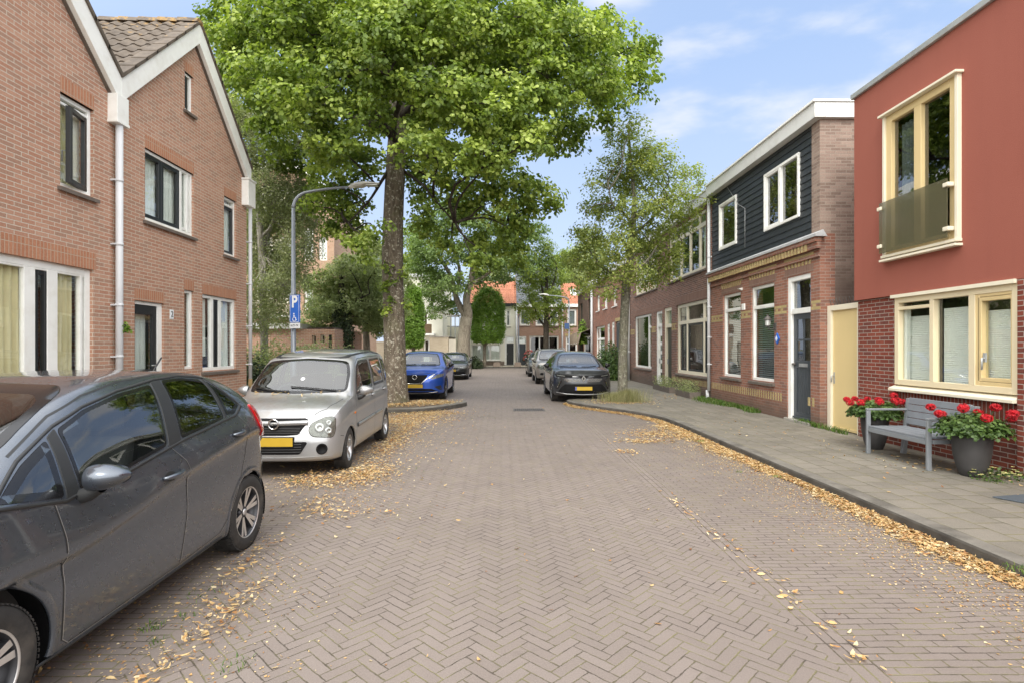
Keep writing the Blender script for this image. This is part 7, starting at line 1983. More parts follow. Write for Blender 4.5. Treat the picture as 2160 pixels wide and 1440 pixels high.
def blobs_px(L, Y, spread=0., seed=0, depth=1.0, zmin=0):
    rnd = random.Random(seed); out = []
    for q in L:
        px, py, r = q[:3]; dY = q[3] if len(q) > 3 else rnd.uniform(-spread, spread); D = Y + dY
        rr = r * D / FPX; out.append((PX(px, py, D), (rr, rr * depth, rr * .8)))
    return out
# ---------------------------------------------------------------- the big lime
TY = 15.55
tb = at(836, 845, TY); tb.z = SW
def TP(px, py, dy=0): return Vector(PX(px, py, TY + dy))
trunk = [(Vector((tb.x - .02, TY, SW - .1)), .47), (Vector((tb.x - .02, TY, SW + .06)), .40), (Vector((tb.x - .01, TY, SW + .3)), .345), (TP(834, 790), .315), (TP(832, 700), .30), (TP(829, 600), .295), (TP(828, 540), .30), (TP(829, 480), .285), (TP(832, 400), .275), (TP(836, 330), .27), (TP(838, 280), .245), (TP(838, 180), .20), (TP(842, 60), .16), (TP(850, -80), .11), (TP(850, -240), .06)]
lb = []
for px, py, r in [(500,60,80),(465,140,45),(560,170,85),(640,50,110),(640,190,100),(590,270,60),(615,340,45),(700,300,75),(700,380,55),(780,80,120),(790,210,95),(770,320,55),(900,60,115),(915,200,95),(905,310,70),(960,380,60),(1010,90,115),(1030,220,100),(1030,320,75),(1120,60,95),(1160,170,95),(1120,280,70),(1235,70,85),(1260,170,75),(1330,100,60),(1340,175,50),(1285,230,45),(1210,260,50),(1180,300,45),
                  (1075,385,60),(1130,400,45),(1175,425,32),(1030,430,50),(1070,470,40),(1110,440,35),(975,440,40),(720,470,48),(755,525,38),(745,430,45),(790,480,30),(690,430,35),(905,400,35),(880,360,40),(1060,520,34),(1020,500,36),(905,470,36),(950,505,34),(1000,545,28),(1085,490,34),(885,430,34),(1110,520,24),(1095,555,18),(1040,560,18),(650,420,30),
                  (560,-60,90),(700,-90,110),(850,-120,110),(1000,-90,110),(1150,-50,90),(780,-230,90),(920,-240,90),(1060,-200,80)]:
    n = 2 if r > 60 else 1
    for k in range(n):
        w = max(0, 1 - ((px - 880) / 560) ** 2) ** .5; dY = (1 if k else -1) * (.5 + 2.2 * w) + random.Random(px + py + k).uniform(-.6, .6)
        if n == 1: dY = random.Random(px * 3 + py).uniform(-1.3, 1.3) * (w + .2)
        lb.append((px, py, r * (.86 if n == 2 else .95), dY))
limbs = [(TP(836,335), TP(1070,470,.6), .08, .02), (TP(834,345), TP(735,470,-.3), .06, .02), (TP(836,350), TP(960,470,-1.2), .05, .02), (TP(836,300), TP(700,120,-1.5), .14, .05), (TP(838,280), TP(560,170,1.), .13, .04), (TP(838,260), TP(1040,170,-1), .13, .05), (TP(1040,170,-1), TP(1280,140,0), .06, .03), (TP(840,200), TP(1120,30,1.5), .11, .04), (TP(840,200), TP(620,20,2), .10, .04), (TP(836,330), TP(1000,330,1.2), .09, .03), (TP(842,120), TP(900,-120,-2), .10, .04), (TP(836,310), TP(820,160,-3), .10, .04), (TP(838,240), TP(960,120,3), .10, .04)]
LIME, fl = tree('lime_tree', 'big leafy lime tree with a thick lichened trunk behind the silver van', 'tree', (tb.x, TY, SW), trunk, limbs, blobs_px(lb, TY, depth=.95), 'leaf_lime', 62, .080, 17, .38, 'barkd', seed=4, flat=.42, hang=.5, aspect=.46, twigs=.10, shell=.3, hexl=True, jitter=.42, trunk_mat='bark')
# shoots on the trunk
for k_, (px, py) in enumerate(((818,560),(822,590),(850,575),(858,640),(815,650),(812,600),(822,625))):
    f = Foliage(77 + k_); C = np.array([tuple(TP(px + a, py + b, -.34) - Vector((tb.x, TY, SW))) for a, b in ((0, 0), (2, 5), (-2, 9))])
    clusters(f, C, .16, 18, .08, hang=.3); f.build('trunk_shoot', M['leaf_lime'], LIME, aspect=.45)
_ = '''( - Vector((tb.x, TY, SW))) for px, py in ((818,560),(822,590),(830,610),(850,575),(858,640),(845,652),(815,650),(812,600),(860,560),(822,625))])
'''
# ---------------------------------------------------------------- young street tree
SY = 16.1; sb = at(1313, 844, SY)
def SP(px, py, dy=0): return Vector(PX(px, py, SY + dy))
trunk = [(Vector((sb.x, SY, SW - .05)), .17), (SP(1313, 830), .145), (SP(1314, 740), .135), (SP(1318, 650), .128), (SP(1321, 600), .13), (SP(1328, 560), .11), (SP(1334, 500), .085), (SP(1338, 420), .06), (SP(1330, 330), .04), (SP(1325, 260), .02)]
lb = [(1330,275,38),(1300,300,32),(1370,310,40),(1290,360,45),(1345,370,55),(1400,350,42),(1250,385,22),(1270,430,42),(1340,450,55),(1400,420,48),(1450,370,30),(1440,410,32),(1480,392,18),(1500,420,16),(1250,500,40),(1300,520,48),(1370,510,52),(1430,470,35),(1455,440,22),(1220,545,38),(1265,580,40),(1330,575,38),(1390,570,42),(1420,540,30),(1230,605,28),(1285,620,24),(1215,490,20),(1235,450,16),(1365,600,22),(1440,520,16),(1345,330,30),(1320,400,30)]
limbs = [(SP(1321,600), SP(1262,560,.5), .06, .025), (SP(1322,595), SP(1385,520,-.4), .06, .025), (SP(1334,500), SP(1440,410,.3), .045, .02), (SP(1336,480), SP(1285,400,-.5), .04, .02), (SP(1320,620), SP(1290,600,.2), .04, .02), (SP(1328,560), SP(1340,470,1.), .05, .02), (SP(1330,540), SP(1300,500,-1), .05, .02)]
tree('street_tree', 'young thin trunked tree with sparse reddish tinged crown before the brown terrace', 'tree', (sb.x, SY, SW), trunk, limbs, blobs_px(lb, SY, 1.1, 3, 1.3), 'leaf_street', 28, .055, 50, .25, 'bark2', seed=8, flat=.7, hang=.1, aspect=.42, twigs=.22, shell=.25)
# ---------------------------------------------------------------- birch behind the left house
BY = 17.8; bb = at(560, 734, BY)
def BP(px, py, dy=0): return Vector(PX(px, py, BY + dy))
lb = [(500,270,50),(530,330,50),(580,320,50),(480,220,30),(560,400,60),(620,390,45),(600,450,55),(540,470,50),(560,540,60),(630,520,45),(660,470,32),(550,610,50),(600,600,40),(540,660,38),(640,440,40),(655,400,35),(520,240,40),(590,660,30),(575,240,40),(630,300,40),(615,570,35)]
tree('birch_tree', 'pale barked birch with drooping fine grey green foliage behind the gabled house', 'tree', (bb.x, BY, 0), [(Vector((bb.x, BY, -.05)), .13), (BP(555, 600), .11), (BP(548, 480), .10), (BP(540, 380), .08), (BP(530, 280), .07), (BP(520, 200), .03)],
     [(BP(553,540), BP(620,400,.6), .08, .03), (BP(620,400,.6), BP(660,330,.6), .03, .015), (BP(548,480), BP(480,330,.3), .07, .03), (BP(545,430), BP(600,300,-.5), .06, .02), (BP(550,500), BP(580,420,-1), .05, .02)],
     blobs_px(lb, BY, 1.3, 4, 1.2), 'leaf_birch', 36, .05, 75, .32, 'birchbark', seed=12, flat=1.5, hang=.8, aspect=.38, twigs=.30, shell=.2)
# ---------------------------------------------------------------- ivy covered tree and its neighbours
HY = 22.5; hb_ = at(722, 734, HY)
def HP(px, py, dy=0): return Vector(PX(px, py, HY + dy))
lb = [(680,600,38),(720,585,40),(770,600,40),(700,640,45),(750,645,50),(800,640,40),(670,650,28),(660,680,22),(780,680,30),(690,680,28),(810,690,22),(730,560,28),(790,570,28)]
e, f = tree('ivy_tree', 'small dark tree wrapped in ivy behind the silver van', 'tree', (hb_.x, HY, 0), [(Vector((hb_.x, HY, -.05)), .22), (HP(722, 700), .20), (HP(720, 640), .16), (HP(720, 590), .10), (HP(722, 550), .05)], [(HP(722,660), HP(680,610,.4), .06, .02), (HP(722,650), HP(780,620,-.4), .06, .02)],
     blobs_px(lb, HY, 1.0, 5, 1.2), 'leaf_haw', 34, .065, 62, .28, 'barkd', seed=21, flat=.5, twigs=.2)
f2 = Foliage(22); g = f2.r; n = 5200; t = g.uniform(0, 2*PI, n); zz = g.uniform(0, 3.9, n); r_ = np.interp(zz, [0, 1.2, 2.4, 3.9], [.42, .34, .42, .20]) * g.uniform(.7, 1.2, n)
f2.add(np.stack([r_*np.cos(t), r_*np.sin(t), zz], 1), np.stack([np.cos(t), np.sin(t), .3 + 0*t], 1) + g.normal(size=(n, 3)) * .4, g.uniform(.06, .11, n), g.uniform(0, 1, n)); f2.build('ivy', M['leaf_ivy'], e, aspect=.5)
HY2 = 25.5; b2 = at(778, 734, HY2)
def HP2(px, py, dy=0): return Vector(PX(px, py, HY2 + dy))
tree('small_tree', 'light green small tree with a leaning trunk between the ivy tree and the big lime', 'tree', (b2.x, HY2, 0), [(Vector((b2.x, HY2, -.05)), .17), (HP2(772, 705), .15), (HP2(768, 660), .12), (HP2(775, 600), .08), (HP2(785, 540), .03)], [(HP2(768,660), HP2(820,600), .06, .02)],
     blobs_px([(780,520,30),(800,550,40),(830,590,40),(780,590,42),(750,560,30),(820,640,38),(770,640,40),(840,660,25),(800,690,24),(760,500,18)], HY2, 1.2, 6, 1.2), 'leaf_yel' if False else 'leaf_haw', 34, .07, 50, .30, 'bark3', seed=23, flat=.6, twigs=.25, tint=(.25, 1))
# ---------------------------------------------------------------- clipped trees
def clipped(px, Y, x0, x1, yt, yb, label, seed, trunk_r=.14, dep=None):
    b = at(px, 734, Y); zt, zb = at(px, yt, Y).z, at(px, yb, Y).z; w = (x1 - x0) / FPX * Y / 2; d = dep or w * .9
    e = empty('clipped_tree', (b.x, Y, SW), label=label, cat='tree', group='clipped dome shaped trees')
    m = MB(); m.tube([(0, 0, -.05), (.01, 0, .4), (0, .02, 1.4), (0, 0, zb + .5 - SW)], [trunk_r*1.25, trunk_r, trunk_r*.9, trunk_r*.8], 14)
    for k in range(7):
        t = k * .9; m.tube([(0, 0, zb - .1 - SW), (w*.5*math.cos(t), d*.5*math.sin(t), zb + .9 - SW), (w*.7*math.cos(t), d*.7*math.sin(t), zb + 2.2 - SW)], [trunk_r*.6, .05, .02], 6)
    m.build('trunk', M['bark3'], e)
    f = Foliage(seed); g = f.r; cx_ = at((x0+x1)/2, 734, Y).x - b.x; H = (zt - zb) / 2; n = 2700
    zz_ = g.uniform(0, 1, n); th = g.uniform(0, 2*PI, n); pr = np.where(zz_ > .55, np.sqrt(np.clip(1 - ((zz_ - .55) / .45) ** 2, 0, 1)), np.where(zz_ < .10, .72 + 2.8 * zz_, 1.)); q = g.uniform(.82, 1.0, n)[:, None]
    k_ = n // 7; pr[:k_] = np.sqrt(g.uniform(0, 1, k_)) * .9; zz_[:k_] = .03; dd = np.stack([pr * np.cos(th), pr * np.sin(th), zz_ * 2 - 1], 1)
    lump = 1 + .05 * np.sin(dd[:, :1] * 9 + seed) * np.cos(dd[:, 2:] * 8)
    C = dd * q * lump * np.array([w, d, H]) * .93 + np.array([cx_, 0, (zt + zb) / 2 - SW])
    clusters(f, C, .20, 13, .085, flat=1., crown_c=(cx_, 0, (zt+zb)/2 - SW), jitter=.35)
    f.build('crown', M['leaf_clip'], e, aspect=.45); return e
clipped(1022, 47.4, 991, 1067, 600, 728, 'tall clipped dome shaped tree in front of the cream house', 41)
clipped(872, 38.5, 846, 894, 596, 738, 'clipped bright green tree just right of the big lime trunk, in front of the flats', 42, dep=1.)
# ---------------------------------------------------------------- the locust tree
LY = 43.8; lb_ = at(978, 734, LY)
def LP(px, py, dy=0): return Vector(PX(px, py, LY + dy))
lb = [(900,520,35),(930,470,40),(970,450,35),(1010,480,38),(1060,470,40),(1100,500,38),(1130,490,25),(890,560,28),(940,530,38),(1000,530,35),(1050,540,35),(1100,555,30),(1140,545,20),(920,590,32),(960,600,30),(900,610,24),(930,640,26),(960,650,18),(1020,590,22),(1060,590,20),(880,480,25),(1080,440,25),(1120,590,18),(945,430,25),(910,660,15)]
tree('locust_tree', 'large feathery locust tree with a forked grey trunk behind the black hatchback', 'tree', (lb_.x, LY, SW), [(Vector((lb_.x, LY, SW - .1)), .68), (LP(977, 760), .56), (LP(978, 720), .50), (LP(981, 690), .47), (LP(984, 670), .48)],
     [(LP(983,680), LP(960,620,.5), .34, .22), (LP(960,620,.5), LP(915,520,1), .22, .10), (LP(985,675), LP(992,600,-.5), .38, .26), (LP(992,600,-.5), LP(990,500,0), .24, .10), (LP(992,600,-.5), LP(1060,555,-1), .16, .10), (LP(1060,555,-1), LP(1085,520,0), .10, .05), (LP(960,620,.5), LP(955,480,-2), .16, .07), (LP(990,560,0), LP(1030,470,2), .14, .06)],
     blobs_px(lb, LY, 2.6, 7, 1.3), 'leaf_locust', 40, .13, 8, .62, 'bark3', seed=31, flat=.28, twigs=.15, hang=.15)
# ---------------------------------------------------------------- yellow green tree
YY = 45.0; yb_ = at(1153, 734, YY)
def YP(px, py, dy=0): return Vector(PX(px, py, YY + dy))
lb = [(1150,540,30),(1180,540,24),(1125,570,30),(1165,580,34),(1195,580,20),(1110,600,22),(1140,620,30),(1175,630,28),(1105,650,20),(1140,655,26),(1180,665,22),(1120,670,15),(1195,690,12),(1160,690,12),(1095,560,14),(1150,515,18)]
tree('yellow_green_tree', 'yellow green tree with slender dark trunk in front of the brown end house', 'tree', (yb_.x, YY, SW), [(Vector((yb_.x, YY, SW - .1)), .30), (YP(1152, 740), .25), (YP(1152, 690), .22), (YP(1153, 640), .18), (YP(1153, 560), .08)], [(YP(1152,690), YP(1120,640), .10, .05), (YP(1153,680), YP(1185,640), .10, .05), (YP(1153,650), YP(1140,560,1), .1, .04), (YP(1153,650), YP(1175,560,-1), .1, .04)],
     blobs_px(lb, YY, 1.6, 8, 1.2), 'leaf_yel', 32, .10, 12, .50, 'barkd', seed=33, flat=.5, twigs=.2)
# ---------------------------------------------------------------- farther trees
def fartree(name, label, px, Y, L, leaf, seed, size=.13, dn=9, per=36, rad=.55, grp='trees beyond the houses', bk='bark3', tint=(0, 1)):
    b = at(px, 734, Y); top = min(q[1] for q in L)
    tree(name, label, 'tree', (b.x, Y, 0), [(Vector((b.x, Y, -.1)), .32), (Vector(PX(px, 660, Y)), .24), (Vector(PX(px, (660+top)/2, Y)), .14), (Vector(PX(px, top + 20, Y)), .05)], [], blobs_px(L, Y, 1.5, seed, 1.2), leaf, per, size, dn, rad, bk, group=grp, seed=seed, twigs=.1, tint=tint)
fartree('bushy_tree', 'grey green bushy tree behind the young street tree and over the terrace roofs', 1240, 59, [(1225,540,30),(1255,520,28),(1215,570,24),(1245,575,30),(1270,560,24),(1200,600,16),(1225,610,22),(1262,600,20),(1230,500,16)], 'leaf_haw', 51, size=.2, dn=4.5, rad=.85)
fartree('tall_tree', 'dark leafy tree above the orange roof at the end of the street', 1195, 62, [(1190,560,28),(1215,545,26),(1240,560,28),(1180,590,20),(1215,590,24),(1245,600,20)], 'leaf_locust', 52, size=.2, dn=4, rad=.9)
fartree('tall_tree', 'light leafy tree above the ridge behind the cream house', 1075, 64, [(1040,560,28),(1070,540,26),(1100,560,24),(1050,590,24),(1090,590,20),(1010,580,20)], 'leaf_haw', 53, size=.2, dn=4, rad=.9, tint=(.3, 1))
fartree('tall_tree', 'pale tree between the flats and the big lime trunk', 880, 55, [(870,560,30),(890,530,28),(860,600,20),(900,580,20),(860,500,24)], 'leaf_yel', 54, size=.17, dn=5, rad=.8)
fartree('tall_tree', 'pale green tree rising behind the birch and the ridge of the gabled house', 470, 24, [(450,90,26),(455,140,30),(465,190,30),(480,240,34),(440,60,12)], 'leaf_birch', 55, size=.08, dn=22, rad=.4, tint=(.2, .9))
# ---------------------------------------------------------------- hedge, bushes and small plants
def bush(name, label, cat, c, r, leaf, n, size, seed, group=None, stems=True, aspect=.45, kind=None, power=1.):
    e = empty(name, (c[0], c[1], c[2]), label=label, cat=cat, group=group)
    f = Foliage(seed); g = f.r; d = g.normal(size=(n, 3)); d /= np.linalg.norm(d, axis=1, keepdims=True); d[:, 2] = np.abs(d[:, 2]); q = g.uniform(.45, 1.05, n)[:, None]; d = np.sign(d) * np.abs(d) ** power
    lump = 1 + .16 * np.sin(d[:, :1] * 7 + seed) * np.cos(d[:, 1:2] * 6 + seed) 
    P = d * q * lump * np.array(r); N = d * .6 + np.array([0, 0, .6]) + g.normal(size=d.shape) * .5
    f.add(P, N, np.abs(g.normal(size, size*.25, n)) + size*.2, g.uniform(0, 1, n)); f.build('foliage', M[leaf], e, aspect=aspect)
    if stems:
        rnd = random.Random(seed); m = MB()
        for k in range(9): a = rnd.random()*2*PI; m.tube([(0.05*math.cos(a), .05*math.sin(a), -.02), (r[0]*.35*math.cos(a), r[1]*.35*math.sin(a), r[2]*.4), (r[0]*.7*math.cos(a), r[1]*.7*math.sin(a), r[2]*.8)], [.02, .012, .005], 5)
        m.build('stems', M['barkd'], e)
    return e
p = at(572, 734, 16.5)
bush('hedge', 'rough grey green hedge between the gabled house and the street lamp', 'hedge', (-6.55, 17.0, SW), (1.95, 1.5, 1.72), 'leaf_haw', 26000, .05, 61, power=.7)
p = at(650, 734, 18.5); bush('hedge_bush', 'low grey green bush behind the silver van, right of the street lamp', 'bush', (p.x + .6, 19.4, SW), (1.9, .8, 1.45), 'leaf_haw', 9000, .05, 66)
p = at(527, 734, 14.3); bush('corner_bush', 'dark shrub against the corner of the gabled house beside the rusty downpipe', 'bush', (p.x - .3, 14.6, SW), (.75, .9, 1.35), 'leaf_ivy', 6500, .06, 62)
p = gp(1003, 777); bush('low_bush', 'low round bush at the kerb behind the black hatchback', 'bush', (p.x - .1, p.y, .05), (.75, .6, .95), 'leaf_ivy', 2200, .09, 63)
p = at(1305, 734, 25.6); bush('terrace_shrub', 'loose green shrub with some yellow leaves against the terrace behind the slate crossover', 'shrub', (5.45, 27.6, SW), (.75, 1.6, 1.75), 'leaf_ger', 7000, .075, 64)
p = at(1282, 734, 30); bush('wall_climber', 'climbing plant hanging on the dark corner house', 'climber', (at(1230, 734, 39).x - .0, 39.2, 2.0), (.35, .7, 1.6), 'leaf_clip', 900, .12, 65, stems=True)
# pink flowering shrub
p = at(1112, 734, 49.3); e = bush('flowering_shrub', 'small shrub with pink flowers in a dark tub beside the brown end house', 'shrub', (p.x + .2, 49.4, .55), (.55, .4, .95), 'leaf_ivy', 500, .09, 67)
rnd = random.Random(5); m = MB()
for k in range(36):
    d = Vector((rnd.gauss(0, 1), rnd.gauss(0, 1), abs(rnd.gauss(0, 1)))).normalized(); c = Vector((d.x*.55, d.y*.4, d.z*.95)); m.lathe([(0, -.08), (.09, -.02), (.10, .03), (0, .07)], 7, center=c)
m.build('flowers', M['petalr'], e); m = MB(); m.lathe([(0, -.44), (.30, -.44), (.38, 0), (.34, 0), (.32, -.05), (0, -.05)], 20); m.build('tub', M['pot'], e)
# fern on the downpipe
q = FL.uz(246, 686); bush('pipe_fern', 'little green fern growing from the white downpipe', 'fern', (-LL + .10, FL.Y0 + q[0], q[1] - .09), (.09, .09, .13), 'leaf_clip', 170, .04, 68, stems=True)
# grass round the street tree
def tuft(f, c, r, n, h, lean=.5):
    g = f.r; t = g.uniform(0, 2*PI, n); q = np.sqrt(g.uniform(0, 1, n)) * r; P = np.stack([c[0] + q*np.cos(t), c[1] + q*np.sin(t), np.full(n, c[2])], 1); return P
def blades(name, P, h, w, leaf, seed, label, cat=None, kind=None, lean=.55, group=None):
    g = np.random.default_rng(seed); n = len(P); H = g.uniform(.4, 1.1, n)[:, None] * h; a = g.uniform(0, 2*PI, n); d = np.stack([np.cos(a), np.sin(a), 0*a], 1); s = np.stack([-np.sin(a), np.cos(a), 0*a], 1)
    L = d * H * lean * g.uniform(.2, 1.2, n)[:, None]; up = np.array([0, 0, 1.])
    V = np.stack([P - s*w, P + s*w, P + L*.35 + up*H*.55 + s*w*.8, P + L*.35 + up*H*.55 - s*w*.8, P + L + up*H*.95], 1).reshape(-1, 3); k = np.arange(n)[:, None]*5
    F4 = k + [0, 1, 2, 3]; F3 = k + [3, 2, 4]; me = bpy.data.meshes.new(name)
    me.from_pydata(V.tolist(), [], F4.tolist() + F3.tolist()); at_ = me.attributes.new('tint', 'FLOAT', 'FACE'); t = g.uniform(0, 1, n); at_.data.foreach_set('value', np.concatenate([t, t]).astype(np.float32))
    o = mesh_obj(name, me, None, M[leaf]); return tag(o, label, cat, group, kind)
g = np.random.default_rng(3); n = 2600; t = g.uniform(0, 2*PI, n); q = np.minimum(np.abs(g.normal(0, .55, n)), 1.5); P = np.stack([sb.x + q*np.cos(t)*.62, SY - .1 + q*np.sin(t)*.5, np.full(n, SW)], 1)
blades('dry_grass', P, .42, .003, 'leaf_dry', 3, 'pale dry grass round the foot of the young street tree', 'grass', 'stuff')
# weeds along the foot of the boarded house
P = []
for x0, x1, n, w in ((1470, 1560, 2600, .42), (1560, 1610, 900, .25), (1690, 1745, 300, .12), (1745, 1800, 120, .08)):
    ya = LR * FPX / (x0 - 1060); yb = LR * FPX / (x1 - 1060)
    yy = g.uniform(yb, ya, n); dens_w = (.5 + .5 * np.sin(yy * 2.1)) ; P.append(np.stack([LR - np.abs(g.normal(0, w * .55, n)) * (.4 + .6*dens_w), yy, np.full(n, SW)], 1))
blades('wall_weeds', np.concatenate(P), .13, .006, 'leaf_grass', 4, 'bright green weeds growing along the foot of the boarded house', 'weeds', 'stuff', lean=1.1)
# weeds in the joints of the paving
P = []
for px, py, r, n in ((500,1400,.10,60),(320,1322,.07,90),(330,1355,.05,40),(620,1015,.10,120),(640,995,.06,60),(430,1255,.12,50),(2150,1200,.10,160),(1640,1005,.05,80),(740,900,.2,60),(1560,995,.05,50),(1475,930,.1,80),(2095,1015,.12,120),(1020,880,.4,60),(1215,868,.3,70),(860,990,.3,60),(395,1300,.05,30)):
    c = gp(px, py, SW if px > 1400 and py < 1210 else 0); t = g.uniform(0, 2*PI, n); q = np.sqrt(g.uniform(0, 1, n)) * r; P.append(np.stack([c.x + q*np.cos(t), c.y + q*np.sin(t), np.full(n, c.z)], 1))
blades('joint_weeds', np.concatenate(P)[::2], .032, .003, 'leaf_grass', 5, 'small weeds growing in the joints of the paving', 'weeds', 'stuff', lean=1.2)
# planter boxes by the terrace
for px0, px1, lab, sd in ((1403, 1441, 'low dark planter box of grey green herbs beside the dark green door', 71), (1455, 1488, 'low dark planter box with white flowers beside the white downpipe', 72)):
    ya, yb = LR * FPX / (px0 - 1060), LR * FPX / (px1 - 1060)
    e = empty('planter_box', (LR - .28, (ya + yb) / 2, SW), label=lab, cat='planter', group='planter boxes on the pavement'); m = MB(); h = abs(ya - yb) / 2
    m.box(-.17, .17, -h, -h + .04, 0, .20); m.box(-.17, .17, h - .04, h, 0, .20); m.box(-.17, -.13, -h + .04, h - .04, 0, .20); m.box(.13, .17, -h + .04, h - .04, 0, .20); m.box(-.13, .13, -h + .04, h - .04, .0, .17); m.build('box', M['stone'], e)
    f = Foliage(sd); gg = f.r; n = 1500; f.add(np.stack([gg.uniform(-.2, .2, n), gg.uniform(-h, h, n), .18 + gg.uniform(0, 1, n)**1.5 * .36], 1), gg.normal(size=(n, 3)) + np.array([0, 0, .3]), gg.uniform(.02, .05, n), gg.uniform(0, 1, n)); f.build('herbs', M['leaf_haw'], e, aspect=.3)
# pansies by the near pot
c = gz(2110, 1010); e = empty('pansies', (c.x, c.y, SW), label='patch of small white and yellow flowers beside the near flower pot', cat='flowers')
f = Foliage(81); gg = f.r; n = 260; f.add(np.stack([gg.uniform(-.30, .32, n), gg.uniform(-.18, .22, n), gg.uniform(.0, .10, n)], 1), gg.normal(size=(n, 3)) * .5 + np.array([0, 0, .8]), gg.uniform(.02, .05, n), gg.uniform(0, 1, n)); f.build('leaves', M['leaf_ger'], e, aspect=.35)
m = MB(); rnd = random.Random(8)
for k in range(30):
    x, y, z_ = rnd.uniform(-.32, .25), rnd.uniform(-.2, .18), rnd.uniform(.05, .13)
    for j in range(5): a = j * 1.257 + rnd.random(); m.add([(x, y, z_), (x + .018*math.cos(a-.5), y + .018*math.sin(a-.5), z_ + .006), (x + .024*math.cos(a), y + .024*math.sin(a), z_ + .002), (x + .018*math.cos(a+.5), y + .018*math.sin(a+.5), z_ + .006)], [(0, 1, 2, 3)])
m.build('petals', M['petalw'], e)

# ================================================================== fallen leaves
def litter(name, P, S, seed, label, lift=.012, flat=1.0, aspect=.105):
    g = np.random.default_rng(seed); n = len(P); a = g.uniform(0, 2*PI, n); c_ = g.normal(0, .5, n)
    A = np.stack([np.cos(a), np.sin(a), g.normal(0, .16, n) * flat], 1); B = np.stack([-np.sin(a), np.cos(a), g.normal(0, .30, n) * flat], 1); A /= np.linalg.norm(A, axis=1, keepdims=True); B /= np.linalg.norm(B, axis=1, keepdims=True)
    N = np.cross(A, B); S = S[:, None]; w = (aspect * g.uniform(.6, 2.0, n))[:, None] * S; cur = g.uniform(-.05, .28, n)[:, None] * S
    P = P + np.array([0, 0, lift])
    V = np.stack([P - A*S*.5 + N*cur, P - A*S*.18 - B*w, P + A*S*.2 - B*w*.9 , P + A*S*.5 + N*cur*.8, P + A*S*.2 + B*w*.9 + N*w*.5, P - A*S*.18 + B*w + N*w*.5], 1).reshape(-1, 3); k = np.arange(n)[:, None]*6
    F = (k + [0, 1, 2, 5]).tolist(), (k + [5, 2, 3, 4]).tolist()
    F = (k + [0, 1, 5]).tolist() + (k + [1, 2, 4, 5]).tolist() + (k + [2, 3, 4]).tolist()
    me = bpy.data.meshes.new(name); me.from_pydata(V.tolist(), [], F); t = g.uniform(0, 1, n); at_ = me.attributes.new('tint', 'FLOAT', 'FACE'); at_.data.foreach_set('value', np.tile(t, 3).astype(np.float32))
    o = mesh_obj(name, me, None, M['leaf_litter']); return tag(o, label, 'fallen leaves', None, 'stuff')
g = np.random.default_rng(17)
# along the right-hand kerb
KPp = np.array([(p.x, p.y) for p in KP if p.y < 16.6]); seg = np.linalg.norm(np.diff(KPp, axis=0), axis=1); cum = np.concatenate([[0], np.cumsum(seg)])
def along(s):
    i = np.clip(np.searchsorted(cum, s) - 1, 0, len(seg) - 1); t = (s - cum[i]) / seg[i]; d = np.diff(KPp, axis=0)[i] / seg[i][:, None]; return KPp[i] + d * (t * seg[i])[:, None], np.stack([-d[:, 1], d[:, 0]], 1)
n = 42000; s = g.uniform(6.5, cum[-1] - .3, n); p, nn = along(s); yy = p[:, 1]
width = np.interp(yy, [0, 4, 7, 9, 10.5, 12, 14, 16.5], [.30, .20, .16, .24, .42, .20, .13, .10]) * (.75 + .35*np.sin(s*3.1) * np.sin(s*1.3 + 1))
d = np.abs(g.normal(0, 1, n)) * width * .62; p = p + nn * (d + .015)[:, None]
pile = np.clip(1 - d / (width * 1.1), 0, 1) * .055
litter('leaf_litter_right', np.stack([p[:, 0], p[:, 1], pile * .7 * g.uniform(0, 1, n)], 1), np.where(g.uniform(0, 1, n) < .6, g.uniform(.012, .035, n), g.uniform(.03, .066, n)), 18, 'thick drift of tan fallen leaves along the right hand kerb')
# left: under the cars, round the lime
def scatter(spots, seed, mul=1.5):
    gg = np.random.default_rng(seed); out = []
    for (x, y, sx, sy, n) in spots:
        n = int(n * mul); q = gg.normal(size=(n, 2)) * np.array([sx, sy]) + np.array([x, y]); out.append(q)
    return np.concatenate(out)
sp_ = [(-2.0,13.2,.45,.8,2300),(-2.5,12.6,.25,1.0,1600),(-1.75,14.1,.35,.25,900),(-2.0,11.4,.12,1.0,900),(-1.95,9.4,.14,.9,900),(-1.8,7.3,.2,.35,1000),(-2.35,6.9,.25,.25,700),(-1.7,5.6,.30,.14,150),(-1.95,5.9,.16,.2,120),(-1.98,4.2,.05,.35,70),(-1.72,3.5,.07,.25,110),(-1.80,2.9,.07,.35,80),(-1.6,8.5,.5,1.8,260),(-2.6,8.5,.4,1.5,200),(-1.2,10.5,.6,3,200),(-3.0,12.2,.4,1.2,600)]
q = scatter(sp_, 5); q = q[(q[:, 0] < -.4) & (q[:, 0] > -3.9)]; z_ = np.where((q[:, 1] > 14.5), .0, 0) + g.uniform(0, .035, len(q))
litter('leaf_litter_left', np.stack([q[:, 0], q[:, 1], z_], 1), np.where(g.uniform(0, 1, len(q)) < .55, g.uniform(.014, .035, len(q)), g.uniform(.03, .066, len(q))), 19, 'tan fallen leaves strewn between the parked cars and the lime tree')
n = 9000; xx = -1.95 + g.normal(0, .42, n); yy = g.uniform(2.0, 14.5, n); keep = (xx > -3.6) & (xx < -.6) & (np.sin(yy * 1.9 + xx * 3) + np.sin(yy * .8) > -.7); q = np.stack([xx, yy], 1)[keep]
litter('leaf_crumbs', np.stack([q[:, 0], q[:, 1], np.zeros(len(q))], 1), g.uniform(.006, .022, len(q)), 29, 'fine dry crumbs of leaves spread along the left edge of the road', lift=.004, flat=.5, aspect=.2)
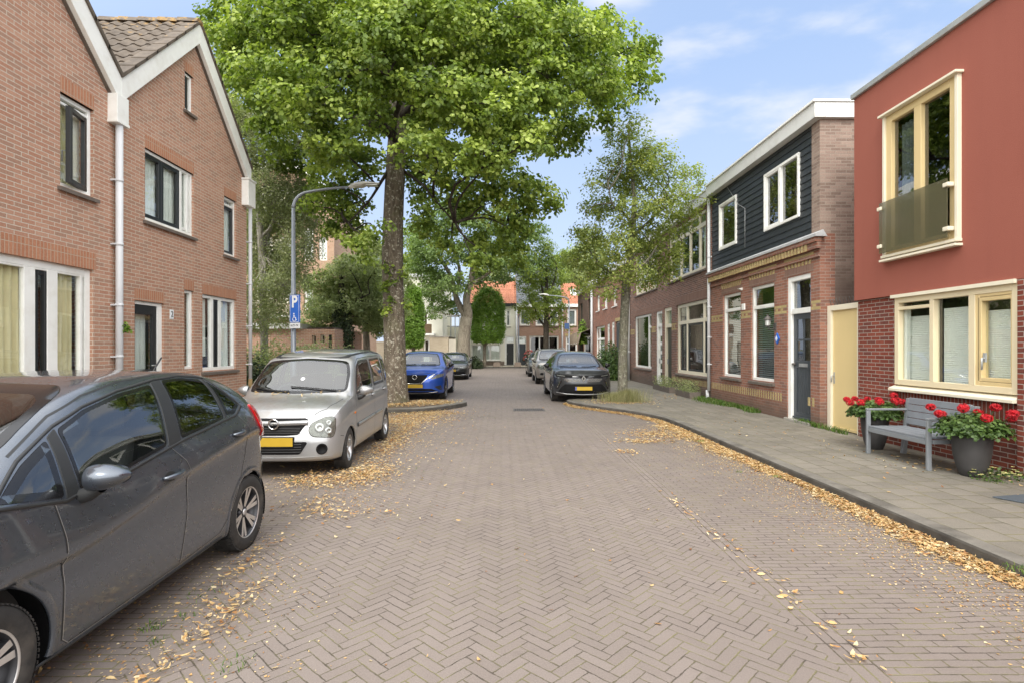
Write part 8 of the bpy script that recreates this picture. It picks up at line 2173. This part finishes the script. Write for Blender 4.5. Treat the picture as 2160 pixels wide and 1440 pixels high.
n = 9000; yy = g.uniform(1.8, 12, n); xx = 3.6 - np.abs(g.normal(0, .38, n)); litter('leaf_crumbs', np.stack([xx, yy, np.zeros(n)], 1), g.uniform(.006, .022, n), 30, 'fine dry crumbs of leaves along the foot of the right hand kerb', lift=.004, flat=.5, aspect=.2)
q = scatter([(-3.0, 15.4, .6, .45, 2300), (-1.9, 15.6, .4, .35, 700)], 6); q = q[(q[:, 1] > 14.35) & (q[:, 1] < 16.4) & (q[:, 0] > -3.9) & (q[:, 0] < -1.15 + 0*q[:, 1]) & (q[:, 0] < -2.3 + (q[:, 1] - 14.35) * 1.1)]
litter('leaf_litter_pit', np.stack([q[:, 0], q[:, 1], np.full(len(q), SW + .01) + g.uniform(0, .03, len(q))], 1), g.uniform(.03, .075, len(q)), 20, 'orange brown leaves covering the ground round the lime trunk')
# thin scatter over the road
n = 850; q = np.stack([g.uniform(-2.6, 3.6, n), g.uniform(1.6, 17, n) ** 1.0], 1); wgt = .25 + .75 * (np.abs(q[:, 0] - .3) / 3) ** 1.5; q = q[g.uniform(0, 1, n) < wgt]
litter('scattered_leaves', np.stack([q[:, 0], q[:, 1], np.zeros(len(q))], 1), g.uniform(.02, .055, len(q)), 21, 'single dry leaves scattered over the road paving', lift=.006, flat=.6, aspect=.12)
q = scatter([(3.25,2.45,.25,.05,140),(2.55,9.8,.25,.12,300),(3.0,10.6,.3,.3,700),(1.95,3.4,.06,.8,60),(1.9,5.4,.05,.6,40),(2.0,8.8,.12,.1,60)], 9)
litter('leaf_patches', np.stack([q[:, 0], q[:, 1], g.uniform(0, .012, len(q))], 1), g.uniform(.025, .065, len(q)), 23, 'thin patches of dry leaves on the right half of the road', lift=.008, flat=.7)
# on the pavement
q = scatter([(5.7,7.4,.35,.5,60),(5.5,9.0,.8,1.5,50),(6.0,6.5,.1,.3,25),(3.4,15.9,.45,.4,800),(4.6,12,.6,3,60),(5.2,17.5,.4,.7,90)], 7); q = q[(q[:, 0] < 6.15) & ((q[:, 0] > 3.8) | (q[:, 1] > 15.2))]
litter('pavement_leaves', np.stack([q[:, 0], q[:, 1], np.full(len(q), SW)], 1), g.uniform(.03, .07, len(q)), 22, 'few dry leaves lying on the right hand pavement', lift=.008)
